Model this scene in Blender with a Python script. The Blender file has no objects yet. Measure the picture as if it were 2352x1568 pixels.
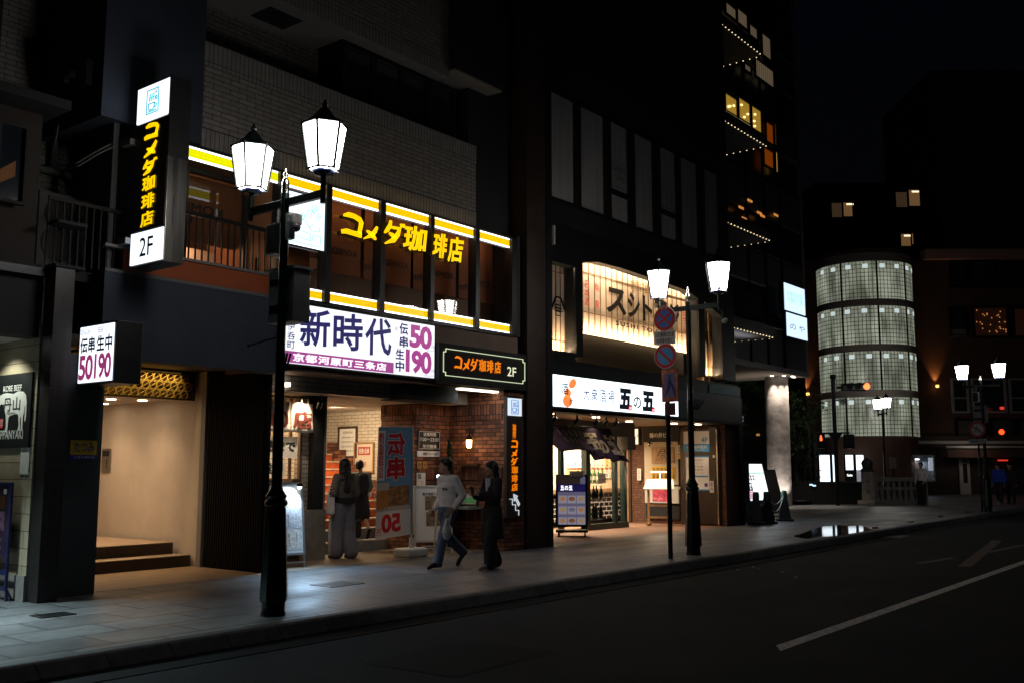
import bpy, math, random
from mathutils import Vector, Matrix
random.seed(7)
R = math.radians
sc = bpy.context.scene
COL = sc.collection

# ------------------------------------------------------------------ camera, sky, exposure
CAM_F, CAM_PITCH, CAM_YAW, CAM_H = 2275.0 / 2352.0, R(7.23), R(38.12), 1.58
cd = bpy.data.cameras.new('camera'); cam = bpy.data.objects.new('camera', cd); COL.objects.link(cam)
cd.sensor_width = 36.0; cd.lens = 36.0 * CAM_F; cd.clip_start = 0.05; cd.clip_end = 600
FWD = Vector((math.cos(CAM_YAW) * math.cos(CAM_PITCH), math.sin(CAM_YAW) * math.cos(CAM_PITCH), math.sin(CAM_PITCH)))
cam.location = (0, 0, CAM_H); cam.rotation_euler = FWD.to_track_quat('-Z', 'Y').to_euler()
sc.camera = cam
CR = Vector((math.sin(CAM_YAW), -math.cos(CAM_YAW), 0)); CU = CR.cross(FWD); CO = Vector((0, 0, CAM_H))

w = bpy.data.worlds.new('World'); sc.world = w; w.use_nodes = True
sk = w.node_tree.nodes.new('ShaderNodeTexSky'); sk.sky_type = 'NISHITA'; sk.sun_disc = False
sk.sun_elevation = R(-2.2); sk.sun_rotation = R(200); sk.ozone_density = 2.0
bg = w.node_tree.nodes['Background']; bg.inputs['Strength'].default_value = 0.015
w.node_tree.links.new(sk.outputs[0], bg.inputs['Color'])
sc.view_settings.view_transform = 'Standard'; sc.view_settings.look = 'None'
sc.view_settings.exposure = 0.0; sc.view_settings.gamma = 1.0; sc.view_settings.use_curve_mapping = False
sc.cycles.use_denoising = True; sc.cycles.max_bounces = 6; sc.cycles.transparent_max_bounces = 12
sc.cycles.sample_clamp_indirect = 3.0; sc.cycles.caustics_reflective = False; sc.cycles.caustics_refractive = False

# ------------------------------------------------------------------ helpers
X3, Y3, Z3 = Vector((1, 0, 0)), Vector((0, 1, 0)), Vector((0, 0, 1))
def ray(x, y):                                   # camera ray: pixel position in the 2352-wide photo -> direction
    return FWD + CR * ((x - 1176) / 2275) - CU * ((y - 784) / 2275)
class Frame:                                     # a plane in the world: origin, right, up; n points to the viewer's side
    def __init__(s, o, r, u=Z3):
        s.o = Vector(o); s.r = Vector(r).normalized(); s.u = Vector(u).normalized(); s.n = s.r.cross(s.u)
    def p(s, u, v, n=0.0): return s.o + s.r * u + s.u * v + s.n * n
    def uv(s, x, y):
        d = ray(x, y); t = (s.o - CO).dot(s.n) / d.dot(s.n); q = CO + d * t - s.o
        return q.dot(s.r), q.dot(s.u)
    def rect(s, x0, y0, x1, y1):                 # two corners in image pixels -> u0,u1,v0,v1
        a, b = s.uv(x0, y0), s.uv(x1, y1)
        return min(a[0], b[0]), max(a[0], b[0]), min(a[1], b[1]), max(a[1], b[1])
def FY(y): return Frame((0, y, 0), X3)           # facing the street
def FX(x): return Frame((x, 0, 0), -Y3)          # facing back along the street (-X); u = -Y
def FD(d): return Frame((FWD.x / math.cos(CAM_PITCH) * d, FWD.y / math.cos(CAM_PITCH) * d, 0), CR)
WL = {}
def _props(o, label=None, cat=None, group=None, kind=None):
    if label: o['label'] = label
    if cat: o['category'] = cat
    if group: o['group'] = group
    if kind: o['kind'] = kind
def thing(name, label, cat, loc=(0, 0, 0), rotz=0.0, group=None, local=False):
    o = bpy.data.objects.new(name, None); COL.objects.link(o); o.empty_display_size = .2
    o.location = loc; o.rotation_euler = (0, 0, rotz); _props(o, label, cat, group)
    WL[o.name] = Vector((0, 0, 0)) if local else Vector(loc)
    return o
class MB:
    def __init__(s): s.v = []; s.f = []
    def add(s, vs, fs):
        k = len(s.v); s.v += [Vector(q) for q in vs]; s.f += [[i + k for i in f] for f in fs]; return s
    def box(s, x0, x1, y0, y1, z0, z1):
        x0, x1 = min(x0, x1), max(x0, x1); y0, y1 = min(y0, y1), max(y0, y1); z0, z1 = min(z0, z1), max(z0, z1)
        return s.add([(x, y, z) for z in (z0, z1) for y in (y0, y1) for x in (x0, x1)],
                     [(0, 2, 3, 1), (4, 5, 7, 6), (0, 1, 5, 4), (2, 6, 7, 3), (0, 4, 6, 2), (1, 3, 7, 5)])
    def fbox(s, F, u0, u1, v0, v1, n0, n1):
        n0, n1 = min(n0, n1), max(n0, n1); u0, u1 = min(u0, u1), max(u0, u1); v0, v1 = min(v0, v1), max(v0, v1)
        return s.add([F.p(u, v, n) for n in (n0, n1) for v in (v0, v1) for u in (u0, u1)],
                     [(0, 2, 3, 1), (4, 5, 7, 6), (0, 1, 5, 4), (2, 6, 7, 3), (0, 4, 6, 2), (1, 3, 7, 5)])
    def frame(s, F, u0, u1, v0, v1, n0, n1, t):  # rectangular picture frame
        s.fbox(F, u0, u0 + t, v0, v1, n0, n1); s.fbox(F, u1 - t, u1, v0, v1, n0, n1)
        s.fbox(F, u0 + t, u1 - t, v0, v0 + t, n0, n1); return s.fbox(F, u0 + t, u1 - t, v1 - t, v1, n0, n1)
    def poly(s, F, pts, n0, n1):                 # extruded outline
        k = len(pts); vs = [F.p(a, b, n0) for a, b in pts] + [F.p(a, b, n1) for a, b in pts]
        return s.add(vs, [list(range(k - 1, -1, -1)), list(range(k, 2 * k))] + [(i, (i + 1) % k, k + (i + 1) % k, k + i) for i in range(k)])
    def cyl(s, p0, p1, r0, r1=None, seg=12, cap=True):
        r1 = r0 if r1 is None else r1; p0 = Vector(p0); p1 = Vector(p1); d = (p1 - p0).normalized()
        a = d.orthogonal().normalized(); b = d.cross(a); vs = []
        for p, r in ((p0, r0), (p1, r1)):
            for i in range(seg):
                t = 2 * math.pi * i / seg; vs.append(p + (a * math.cos(t) + b * math.sin(t)) * r)
        fs = [(i, (i + 1) % seg, seg + (i + 1) % seg, seg + i) for i in range(seg)]
        if cap: fs += [list(range(seg - 1, -1, -1)), list(range(seg, 2 * seg))]
        return s.add(vs, fs)
    def tube(s, pts, r, seg=8):
        for a, b in zip(pts, pts[1:]): s.cyl(a, b, r, r, seg)
        for q in pts[1:-1]: s.ball(q, r, r, r, 6, seg)
        return s
    def lathe(s, c, prof, seg=16, ph=0.0, cap=True):
        c = Vector(c); vs = []; n = len(prof)
        for r, z in prof:
            for i in range(seg):
                t = ph + 2 * math.pi * i / seg; vs.append(c + Vector((r * math.cos(t), r * math.sin(t), z)))
        fs = [(j * seg + i, j * seg + (i + 1) % seg, (j + 1) * seg + (i + 1) % seg, (j + 1) * seg + i) for j in range(n - 1) for i in range(seg)]
        if cap: fs += [list(range(seg - 1, -1, -1)), list(range((n - 1) * seg, n * seg))]
        return s.add(vs, fs)
    def ball(s, c, rx, ry=None, rz=None, rings=8, seg=12):
        ry = rx if ry is None else ry; rz = rx if rz is None else rz; c = Vector(c); vs = [c + Vector((0, 0, -rz))]
        for j in range(1, rings):
            a = -math.pi / 2 + math.pi * j / rings
            for i in range(seg):
                t = 2 * math.pi * i / seg; vs.append(c + Vector((rx * math.cos(a) * math.cos(t), ry * math.cos(a) * math.sin(t), rz * math.sin(a))))
        vs.append(c + Vector((0, 0, rz))); L = len(vs) - 1
        fs = [(0, 1 + (i + 1) % seg, 1 + i) for i in range(seg)]
        for j in range(rings - 2):
            b = 1 + j * seg
            fs += [(b + i, b + (i + 1) % seg, b + seg + (i + 1) % seg, b + seg + i) for i in range(seg)]
        b = 1 + (rings - 2) * seg
        fs += [(b + i, b + (i + 1) % seg, L) for i in range(seg)]
        return s.add(vs, fs)
    def grid(s, fn, nu, nv):
        vs = [fn(i / nu, j / nv) for j in range(nv + 1) for i in range(nu + 1)]
        return s.add(vs, [(j * (nu + 1) + i, j * (nu + 1) + i + 1, (j + 1) * (nu + 1) + i + 1, (j + 1) * (nu + 1) + i) for j in range(nv) for i in range(nu)])
    def build(s, name, mat, parent=None, smooth=False, label=None, cat=None, group=None, kind=None, bevel=0.0, solid=0.0):
        off = WL.get(parent.name, Vector()) if parent else Vector()
        me = bpy.data.meshes.new(name); me.from_pydata([q - off for q in s.v], [], s.f)
        if smooth:
            me.polygons.foreach_set('use_smooth', [True] * len(me.polygons)); me.set_sharp_from_angle(angle=R(40))
        me.materials.append(mat)
        o = bpy.data.objects.new(name, me); COL.objects.link(o)
        if parent: o.parent = parent; WL[o.name] = off
        if bevel:
            b = o.modifiers.new('bevel', 'BEVEL'); b.width = bevel; b.segments = 2; b.limit_method = 'ANGLE'
        if solid:
            b = o.modifiers.new('solid', 'SOLIDIFY'); b.thickness = solid
        _props(o, label, cat, group, kind); return o
def dup(root, loc, rotz, label=None, group=None):
    r = root.copy(); COL.objects.link(r); r.location = loc; r.rotation_euler = (0, 0, rotz)
    if label: r['label'] = label
    if group: r['group'] = group
    for ch in list(root.children):
        c = ch.copy(); COL.objects.link(c); c.parent = r
        for g in list(ch.children):
            d = g.copy(); COL.objects.link(d); d.parent = c
    return r
_tc = {}
def glyphs(body, bold, spacing, line):
    key = (body, bold, spacing, line)
    if key in _tc: return _tc[key]
    c = bpy.data.curves.new('lettering', 'FONT'); c.body = body; c.size = 1.0; c.bevel_depth = max(bold, 0.0) * 1.0; c.bevel_resolution = 0; c.align_x = 'CENTER'
    c.space_character = spacing; c.space_line = line; c.resolution_u = 3
    o = bpy.data.objects.new('lettering', c); COL.objects.link(o); bpy.context.view_layer.update()
    me = bpy.data.meshes.new_from_object(o.evaluated_get(bpy.context.evaluated_depsgraph_get()))
    vs = [(q.co.x, q.co.y, q.co.z / bold if bold > 0 else 0.0) for q in me.vertices]
    fs = [list(p.vertices) for p in me.polygons if bold <= 0 or sum(vs[i][2] for i in p.vertices) / len(p.vertices) > .2]
    used = sorted({i for f in fs for i in f}); ix = {i: k for k, i in enumerate(used)}; vs = [vs[i] for i in used]; fs = [[ix[i] for i in f] for f in fs]
    bpy.data.objects.remove(o); bpy.data.curves.remove(c); bpy.data.meshes.remove(me)
    x0, x1 = min(q[0] for q in vs), max(q[0] for q in vs); y0, y1 = min(q[1] for q in vs), max(q[1] for q in vs)
    vs = [((x - x0) / (x1 - x0), (y - y0) / (y1 - y0), z) for x, y, z in vs]
    _tc[key] = (vs, fs); return vs, fs
def text(body, F, u0, u1, v0, v1, mat, parent, n=.005, bold=.0, mirror=False, shear=0.0, slant=0.0, spacing=1.0, line=1.0, warp=None, name='lettering', vertical=False):
    if vertical: body = '\n'.join(body)
    vs, fs = glyphs(body, bold, spacing, line); m = MB(); pts = []
    for a, b, c in vs:
        if mirror: a = 1 - a
        u = u0 + (u1 - u0) * a + shear * (b - .5) * (v1 - v0); v = v0 + (v1 - v0) * b + slant * (a - .5) * (u1 - u0)
        pts.append(warp(u, v) if warp else F.p(u, v, n + .0015 * c))
    m.add(pts, fs)
    return m.build(name, mat, parent)

# ------------------------------------------------------------------ materials
def _new(name):
    m = bpy.data.materials.new(name); m.use_nodes = True; nt = m.node_tree
    return m, nt, nt.nodes['Principled BSDF'], nt.nodes.new, nt.links.new
def mat(name, col, rough=.6, metal=0.0, noise=0.0, nscale=4.0, bump=0.0, bscale=60.0, emis=None, es=0.0, spec=.5, stretch=(1, 1, 1), world=False):
    m, nt, b, N, L = _new(name)
    b.inputs['Base Color'].default_value = (*col, 1); b.inputs['Roughness'].default_value = rough
    b.inputs['Metallic'].default_value = metal; b.inputs['Specular IOR Level'].default_value = spec
    if emis: b.inputs['Emission Color'].default_value = (*emis, 1); b.inputs['Emission Strength'].default_value = es
    if noise or bump:
        if world: src = N('ShaderNodeNewGeometry').outputs['Position']
        else: src = N('ShaderNodeTexCoord').outputs['Object']
        mp = N('ShaderNodeMapping'); mp.inputs['Scale'].default_value = stretch; L(src, mp.inputs['Vector'])
    if noise:
        t = N('ShaderNodeTexNoise'); t.inputs['Scale'].default_value = nscale; t.inputs['Detail'].default_value = 6; t.inputs['Roughness'].default_value = .65
        L(mp.outputs[0], t.inputs['Vector'])
        r = N('ShaderNodeValToRGB'); r.color_ramp.elements[0].position = .3; r.color_ramp.elements[1].position = .7
        r.color_ramp.elements[0].color = (*[c * (1 - noise) for c in col], 1); r.color_ramp.elements[1].color = (*[min(1, c * (1 + noise)) for c in col], 1)
        L(t.outputs['Fac'], r.inputs['Fac']); L(r.outputs[0], b.inputs['Base Color'])
        q = N('ShaderNodeMapRange'); q.inputs['To Min'].default_value = max(.04, rough - .12); q.inputs['To Max'].default_value = min(1, rough + .12)
        L(t.outputs['Fac'], q.inputs['Value']); L(q.outputs[0], b.inputs['Roughness'])
    if bump:
        t = N('ShaderNodeTexNoise'); t.inputs['Scale'].default_value = bscale; t.inputs['Detail'].default_value = 4; L(mp.outputs[0], t.inputs['Vector'])
        k = N('ShaderNodeBump'); k.inputs['Strength'].default_value = bump; k.inputs['Distance'].default_value = .01
        L(t.outputs['Fac'], k.inputs['Height']); L(k.outputs[0], b.inputs['Normal'])
    return m
def lit(name, col, es, base=None):               # something that gives off light
    return mat(name, base or tuple(min(.8, c) for c in col), .4, emis=col, es=es)
def brick(name, c1, c2, cm, bw, bh, mortar, rough=.7, bump=.5, soldier=False, flat=False, off=.5, bias=0.0, var=.25):
    m, nt, b, N, L = _new(name)
    g = N('ShaderNodeNewGeometry'); s = N('ShaderNodeSeparateXYZ'); L(g.outputs['Position'], s.inputs[0])
    cb = N('ShaderNodeCombineXYZ')
    if flat: L(s.outputs['X'], cb.inputs['X']); L(s.outputs['Y'], cb.inputs['Y'])
    else:
        a = N('ShaderNodeMath'); L(s.outputs['X'], a.inputs[0]); L(s.outputs['Y'], a.inputs[1])
        if soldier: L(s.outputs['Z'], cb.inputs['X']); L(a.outputs[0], cb.inputs['Y'])
        else: L(a.outputs[0], cb.inputs['X']); L(s.outputs['Z'], cb.inputs['Y'])
    t = N('ShaderNodeTexBrick'); t.offset = 0.0 if soldier else off; t.inputs['Scale'].default_value = 1.0
    t.inputs['Brick Width'].default_value = bw; t.inputs['Row Height'].default_value = bh; t.inputs['Mortar Size'].default_value = mortar
    t.inputs['Mortar Smooth'].default_value = .1; t.inputs['Bias'].default_value = bias
    t.inputs['Color1'].default_value = (*c1, 1); t.inputs['Color2'].default_value = (*c2, 1); t.inputs['Mortar'].default_value = (*cm, 1)
    L(cb.outputs[0], t.inputs['Vector'])
    nz = N('ShaderNodeTexNoise'); nz.inputs['Scale'].default_value = 9; nz.inputs['Detail'].default_value = 8; L(g.outputs['Position'], nz.inputs['Vector'])
    mr = N('ShaderNodeMapRange'); mr.inputs['From Min'].default_value = .25; mr.inputs['From Max'].default_value = .75
    mr.inputs['To Min'].default_value = 1 - var; mr.inputs['To Max'].default_value = 1 + var * .6; L(nz.outputs['Fac'], mr.inputs['Value'])
    mx = N('ShaderNodeVectorMath'); mx.operation = 'SCALE'; L(t.outputs['Color'], mx.inputs[0]); L(mr.outputs[0], mx.inputs['Scale'])
    L(mx.outputs[0], b.inputs['Base Color']); b.inputs['Roughness'].default_value = rough
    hm = N('ShaderNodeMath'); hm.operation = 'MULTIPLY_ADD'; hm.inputs[1].default_value = -1.0; hm.inputs[2].default_value = 1.0; L(t.outputs['Fac'], hm.inputs[0])
    h2 = N('ShaderNodeMath'); h2.operation = 'MULTIPLY_ADD'; h2.inputs[1].default_value = .25; L(nz.outputs['Fac'], h2.inputs[0]); L(hm.outputs[0], h2.inputs[2])
    k = N('ShaderNodeBump'); k.inputs['Strength'].default_value = bump; k.inputs['Distance'].default_value = .012
    L(h2.outputs[0], k.inputs['Height']); L(k.outputs[0], b.inputs['Normal'])
    m['_t'] = 1
    return m
def glass(name, tint=(1, 1, 1), rough=.0):
    m, nt, b, N, L = _new(name); nt.nodes.remove(b)
    t = N('ShaderNodeBsdfTransparent'); t.inputs['Color'].default_value = (*tint, 1)
    g = N('ShaderNodeBsdfGlossy'); g.inputs['Roughness'].default_value = rough
    lw = N('ShaderNodeLayerWeight'); lw.inputs['Blend'].default_value = .5; pw = N('ShaderNodeMath'); pw.operation = 'POWER'; pw.inputs[1].default_value = 5.0; L(lw.outputs['Facing'], pw.inputs[0])
    f = N('ShaderNodeMath'); f.operation = 'MULTIPLY_ADD'; f.inputs[1].default_value = .92; f.inputs[2].default_value = .035; L(pw.outputs[0], f.inputs[0]); x = N('ShaderNodeMixShader')
    L(f.outputs[0], x.inputs[0]); L(t.outputs[0], x.inputs[1]); L(g.outputs[0], x.inputs[2]); L(x.outputs[0], nt.nodes['Material Output'].inputs[0])
    return m
def lamp(kind, name, loc, energy, col, parent=None, size=.3, size_y=None, aim=None, angle=60, blend=.5, spread=None):
    d = bpy.data.lights.new(name, kind); d.energy = energy; d.color = col
    if kind == 'AREA':
        d.size = size
        if size_y: d.shape = 'RECTANGLE'; d.size_y = size_y
        if spread: d.spread = R(spread)
    elif kind == 'SPOT': d.spot_size = R(angle); d.spot_blend = blend; d.shadow_soft_size = size
    else: d.shadow_soft_size = size
    o = bpy.data.objects.new(name, d); COL.objects.link(o); off = WL.get(parent.name, Vector()) if parent else Vector()
    o.location = Vector(loc) - off
    if aim is not None: o.rotation_euler = (Vector(aim) - Vector(loc)).to_track_quat('-Z', 'Y').to_euler()
    if parent: o.parent = parent
    return o

WARM, COOL, NEUT = (1.0, .70, .40), (.72, .86, 1.0), (1.0, .9, .78)
black = mat('black metal', (.012, .013, .015), .32, .6)
blackp = mat('black paint', (.010, .011, .012), .45, noise=.3, nscale=9)
soot = mat('soot black', (.004, .004, .004), .8, spec=.2)
matte = mat('matte black', (.008, .008, .009), .8)
dark = mat('dark grey render', (.032, .040, .060), .8, noise=.25, nscale=1.5, bump=.15, bscale=90, world=True)
darker = mat('dark wall', (.013, .013, .015), .75, noise=.3, nscale=1.2, world=True)
steel = mat('brushed steel', (.42, .40, .37), .3, 1.0, noise=.15, nscale=14, stretch=(1, 1, .05))
chrome = mat('chrome', (.6, .57, .52), .18, 1.0)
galv = mat('grey painted metal', (.30, .31, .31), .5, .2, noise=.15, nscale=6)
white = mat('white plastic', (.75, .75, .74), .45)
paperw = mat('white paper', (.72, .70, .66), .8, noise=.06, nscale=8)
paperY = mat('yellow paper', (.72, .52, .16), .8, noise=.08, nscale=8)
ink = mat('black ink', (.012, .012, .014), .6)
inkred = mat('red ink', (.55, .03, .03), .6)
inkblue = mat('blue ink', (.03, .05, .25), .6)
wood = mat('pale wood', (.34, .19, .09), .55, noise=.35, nscale=3, stretch=(12, 12, 1), bump=.1)
woodd = mat('dark wood', (.055, .03, .018), .6, noise=.4, nscale=3, stretch=(10, 10, 1))
stone = mat('grey stone', (.23, .21, .19), .8, noise=.25, nscale=5, bump=.3, world=True)
plaster = mat('plaster', (.55, .49, .43), .9, noise=.07, nscale=3, bump=.35, bscale=160, world=True)
ceilm = mat('soffit board', (.42, .36, .30), .8, noise=.12, nscale=2, world=True)
tileW = brick('white wall tile', (.29, .27, .25), (.235, .22, .207), (.02, .019, .018), .30, .078, .0055, .45, .6, var=.22)
tileWs = brick('white soldier tile', (.28, .26, .24), (.235, .22, .207), (.02, .019, .018), .34, .078, .0055, .45, .6, soldier=True, var=.2)
tileC = brick('cream stairwell tile', (.60, .52, .42), (.54, .47, .38), (.16, .12, .09), .22, .072, .005, .4, .5, var=.12)
brickR = brick('red brick', (.34, .125, .06), (.085, .03, .018), (.018, .014, .012), .22, .078, .008, .8, .9, var=.4)
brickRs = brick('red soldier brick', (.30, .11, .05), (.085, .03, .018), (.018, .014, .012), .26, .078, .008, .8, .9, soldier=True, var=.4)
brickD = brick('brown brick', (.16, .065, .035), (.11, .045, .026), (.03, .025, .022), .23, .07, .007, .8, .8, var=.35)
glassc = glass('clear glass', (.93, .93, .93)); glassd = glass('tinted glass', (.55, .5, .45))
orange = mat('orange wall', (.30, .065, .015), .7, noise=.15, nscale=2)

# ------------------------------------------------------------------ setting: road, kerb, pavement
def PZ(x, y, z=0.0):
    d = ray(x, y); return CO + d * ((z - CAM_H) / d.z)
KP = [(-30, 8.2), (18, 8.2), (27, 8.36), (46, 8.62), (60, 8.95), (120, 10.5)]
def kerb_y(x):
    for (a, b), (c, d) in zip(KP, KP[1:]):
        if a <= x <= c: return b + (d - b) * (x - a) / (c - a)
    return 8.2
def asphalt():
    m, nt, b, N, L = _new('asphalt')
    g = N('ShaderNodeNewGeometry')
    t = N('ShaderNodeTexNoise'); t.inputs['Scale'].default_value = 75; t.inputs['Detail'].default_value = 3; L(g.outputs['Position'], t.inputs['Vector'])
    t2 = N('ShaderNodeTexNoise'); t2.inputs['Scale'].default_value = .6; t2.inputs['Detail'].default_value = 6; L(g.outputs['Position'], t2.inputs['Vector'])
    r = N('ShaderNodeValToRGB'); r.color_ramp.elements[0].position = .40; r.color_ramp.elements[1].position = .72
    r.color_ramp.elements[0].color = (.003, .0055, .007, 1); r.color_ramp.elements[1].color = (.026, .027, .031, 1)
    a = N('ShaderNodeMath'); a.operation = 'MULTIPLY_ADD'; a.inputs[1].default_value = .35; L(t2.outputs['Fac'], a.inputs[0])
    c = N('ShaderNodeMath'); c.operation = 'MULTIPLY'; c.inputs[1].default_value = .7; L(t.outputs['Fac'], c.inputs[0]); L(c.outputs[0], a.inputs[2])
    L(a.outputs[0], r.inputs['Fac']); L(r.outputs[0], b.inputs['Base Color']); b.inputs['Roughness'].default_value = .9; b.inputs['Specular IOR Level'].default_value = .12
    k = N('ShaderNodeBump'); k.inputs['Strength'].default_value = .7; k.inputs['Distance'].default_value = .006; L(t.outputs['Fac'], k.inputs['Height']); L(k.outputs[0], b.inputs['Normal'])
    return m
def paving():
    m = brick('granite paving', (.155, .158, .165), (.112, .115, .122), (.012, .012, .013), .92, .61, .016, .5, .6, flat=True, var=.3)
    nt = m.node_tree; N, L = nt.nodes.new, nt.links.new; b = nt.nodes['Principled BSDF']
    g = [n for n in nt.nodes if n.type == 'NEW_GEOMETRY'][0]
    mp = N('ShaderNodeMapping'); mp.inputs['Scale'].default_value = (.5, 1.2, 1); L(g.outputs['Position'], mp.inputs[0])
    t = N('ShaderNodeTexNoise'); t.inputs['Scale'].default_value = .9; t.inputs['Detail'].default_value = 7; L(mp.outputs[0], t.inputs['Vector'])
    q = N('ShaderNodeMapRange'); q.inputs['From Min'].default_value = .3; q.inputs['From Max'].default_value = .7; q.inputs['To Min'].default_value = .34; q.inputs['To Max'].default_value = .62
    L(t.outputs['Fac'], q.inputs['Value']); L(q.outputs[0], b.inputs['Roughness'])
    big = N('ShaderNodeTexNoise'); big.inputs['Scale'].default_value = 1.3; big.inputs['Detail'].default_value = 9; big.inputs['Roughness'].default_value = .7; L(g.outputs['Position'], big.inputs['Vector'])
    fine = N('ShaderNodeTexNoise'); fine.inputs['Scale'].default_value = 170; fine.inputs['Detail'].default_value = 2; L(g.outputs['Position'], fine.inputs['Vector'])
    mr = N('ShaderNodeMapRange'); mr.inputs['From Min'].default_value = .3; mr.inputs['From Max'].default_value = .7; mr.inputs['To Min'].default_value = .6; mr.inputs['To Max'].default_value = 1.35; L(fine.outputs['Fac'], mr.inputs['Value'])
    mb = N('ShaderNodeMapRange'); mb.inputs['From Min'].default_value = .32; mb.inputs['From Max'].default_value = .68; mb.inputs['To Min'].default_value = .62; mb.inputs['To Max'].default_value = 1.25; L(big.outputs['Fac'], mb.inputs['Value'])
    mm = N('ShaderNodeMath'); mm.operation = 'MULTIPLY'; L(mr.outputs[0], mm.inputs[0]); L(mb.outputs[0], mm.inputs[1])
    src = b.inputs['Base Color'].links[0].from_socket
    mx = N('ShaderNodeVectorMath'); mx.operation = 'SCALE'; L(src, mx.inputs[0]); L(mm.outputs[0], mx.inputs['Scale']); L(mx.outputs[0], b.inputs['Base Color'])
    return m
MB().add([(-60, -60, -.15), (160, -60, -.15), (160, 120, -.15), (-60, 120, -.15)], [(0, 1, 2, 3)]).build('road', asphalt(), kind='structure')
m = MB(); vs = [(x, y + .2, 0) for x, y in KP] + [(x, 90, 0) for x, y in reversed(KP)]
m.add(vs, [list(range(len(vs)))]); m.build('pavement', paving(), kind='structure')
kerbm = brick('kerb stone', (.30, .295, .29), (.22, .22, .216), (.03, .03, .03), .62, 4.0, .006, .7, .5, var=.35)
m = MB(); xs = [-30, 18, 27, 46, 60, 120]
def strip(m, ya, yb, z0, z1, X, batter=0.0):
    vs = []
    for x in X: vs += [(x, kerb_y(x) + ya, z0), (x, kerb_y(x) + yb, z0), (x, kerb_y(x) + yb, z1), (x, kerb_y(x) + ya + batter, z1)]
    fs = []
    for i in range(len(X) - 1):
        a, b = 4 * i, 4 * i + 4
        fs += [(a + j, b + j, b + (j + 1) % 4, a + (j + 1) % 4) for j in range(4)]
    return m.add(vs, fs)
strip(m, -.02, .2, -.16, .004, xs, .06); m.build('kerb', kerbm, kind='structure', bevel=.025)
gut = MB(); strip(gut, -.42, -.005, -.16, -.143, xs); gut.build('gutter', mat('gutter concrete', (.009, .0095, .011), .92, spec=.1, noise=.35, nscale=3, bump=.3, world=True), kind='structure')
linem = mat('worn road paint', (.40, .39, .38), .8, noise=.6, nscale=16, bump=.3, world=True)
MB().add([(9.2, 3.98, -.146), (110, 4.05, -.146), (110, 4.2, -.146), (9.45, 4.13, -.146)], [(0, 1, 2, 3)]).build('road_marking', linem, kind='structure')
oran = mat('worn orange paint', (.065, .032, .018), .8, noise=.5, nscale=12, world=True)
m = MB(); P1, P2 = PZ(2215, 1300, -.146), PZ(2290, 1240, -.146)
def tape(m, a, b, wd):
    d = (b - a).normalized(); s = Vector((-d.y, d.x, 0)) * wd / 2
    m.add([a - s, b - s, b + s, a + s], [(0, 1, 2, 3)])
tape(m, P1, P2, .22); tape(m, PZ(2110, 1292, -.146), PZ(2190, 1280, -.146), .16); tape(m, PZ(2270, 1267, -.1455), PZ(2352, 1250, -.1455), .16)
m.build('worn_road_arrow', oran, kind='structure')
# wet pavement: a shallow irregular film of water by the corner
pm = mat('water film', (.012, .013, .015), .06, spec=.9)
m = MB(); pts = [(1822, 1229), (1850, 1222), (1868, 1213), (1890, 1208), (1925, 1204), (1948, 1207), (1975, 1205), (1992, 1210), (2002, 1215), (1975, 1221), (1935, 1227), (1905, 1231), (1880, 1230), (1858, 1236), (1838, 1233)]
q = []
for i in range(len(pts)):
    a, b = PZ(*pts[i], .006), PZ(*pts[(i + 1) % len(pts)], .006)
    for t in (0, .33, .66):
        c = a.lerp(b, t); q.append(c + Vector((random.uniform(-.08, .08), random.uniform(-.03, .03), 0)))
m.add(q, [list(range(len(q)))]); m.build('puddle', pm, kind='structure')
# litter on the road
for i, (x, y) in enumerate([(1695, 1307), (1732, 1302), (1742, 1305), (1798, 1313), (1828, 1324)]):
    m = MB(); p = PZ(x, y, -.13); rr = (.022, .03, .02, .024, .022)[i]
    m.ball((p.x, p.y, -.147 + rr * .55), rr, rr * 1.2, rr * .6, 6, 8)
    m.build('paper_scrap', mat('crumpled paper', (.5, .5, .48), .8) if i == 0 else bpy.data.materials['crumpled paper'], smooth=False, label='small pale scrap of litter lying on the dark asphalt near the kerb', cat='litter', group='litter scraps on the road')
p = PZ(2062, 1231, -.14); m = MB().box(p.x - .5, p.x + .5, p.y - .16, p.y + .16, -.149, -.141)
for k in range(12): m.box(p.x - .46 + k * .08, p.x - .43 + k * .08, p.y - .13, p.y + .13, -.141, -.132)
m.build('street_drain', mat('worn iron grate', (.10, .10, .10), .5, .5), label='long iron street drain grate in the road by the far kerb corner', cat='drain')
for k, (a, b, c, d) in enumerate(((12.2, 5.2, 3.1, .9), (21, 6.6, 4.5, .7), (6.4, 5.6, 1.5, 1.1))):
    MB().add([(a, b, -.1475 + k * .0005), (a + c, b + .05, -.1475 + k * .0005), (a + c - .1, b + d, -.1475 + k * .0005), (a - .06, b + d - .04, -.1475 + k * .0005)], [(0, 1, 2, 3)]).build('asphalt_patch', mat('asphalt repair', (.012, .012, .013), .95, noise=.5, nscale=40, world=True, spec=.1) if k == 0 else bpy.data.materials['asphalt repair'], kind='structure')
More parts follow.
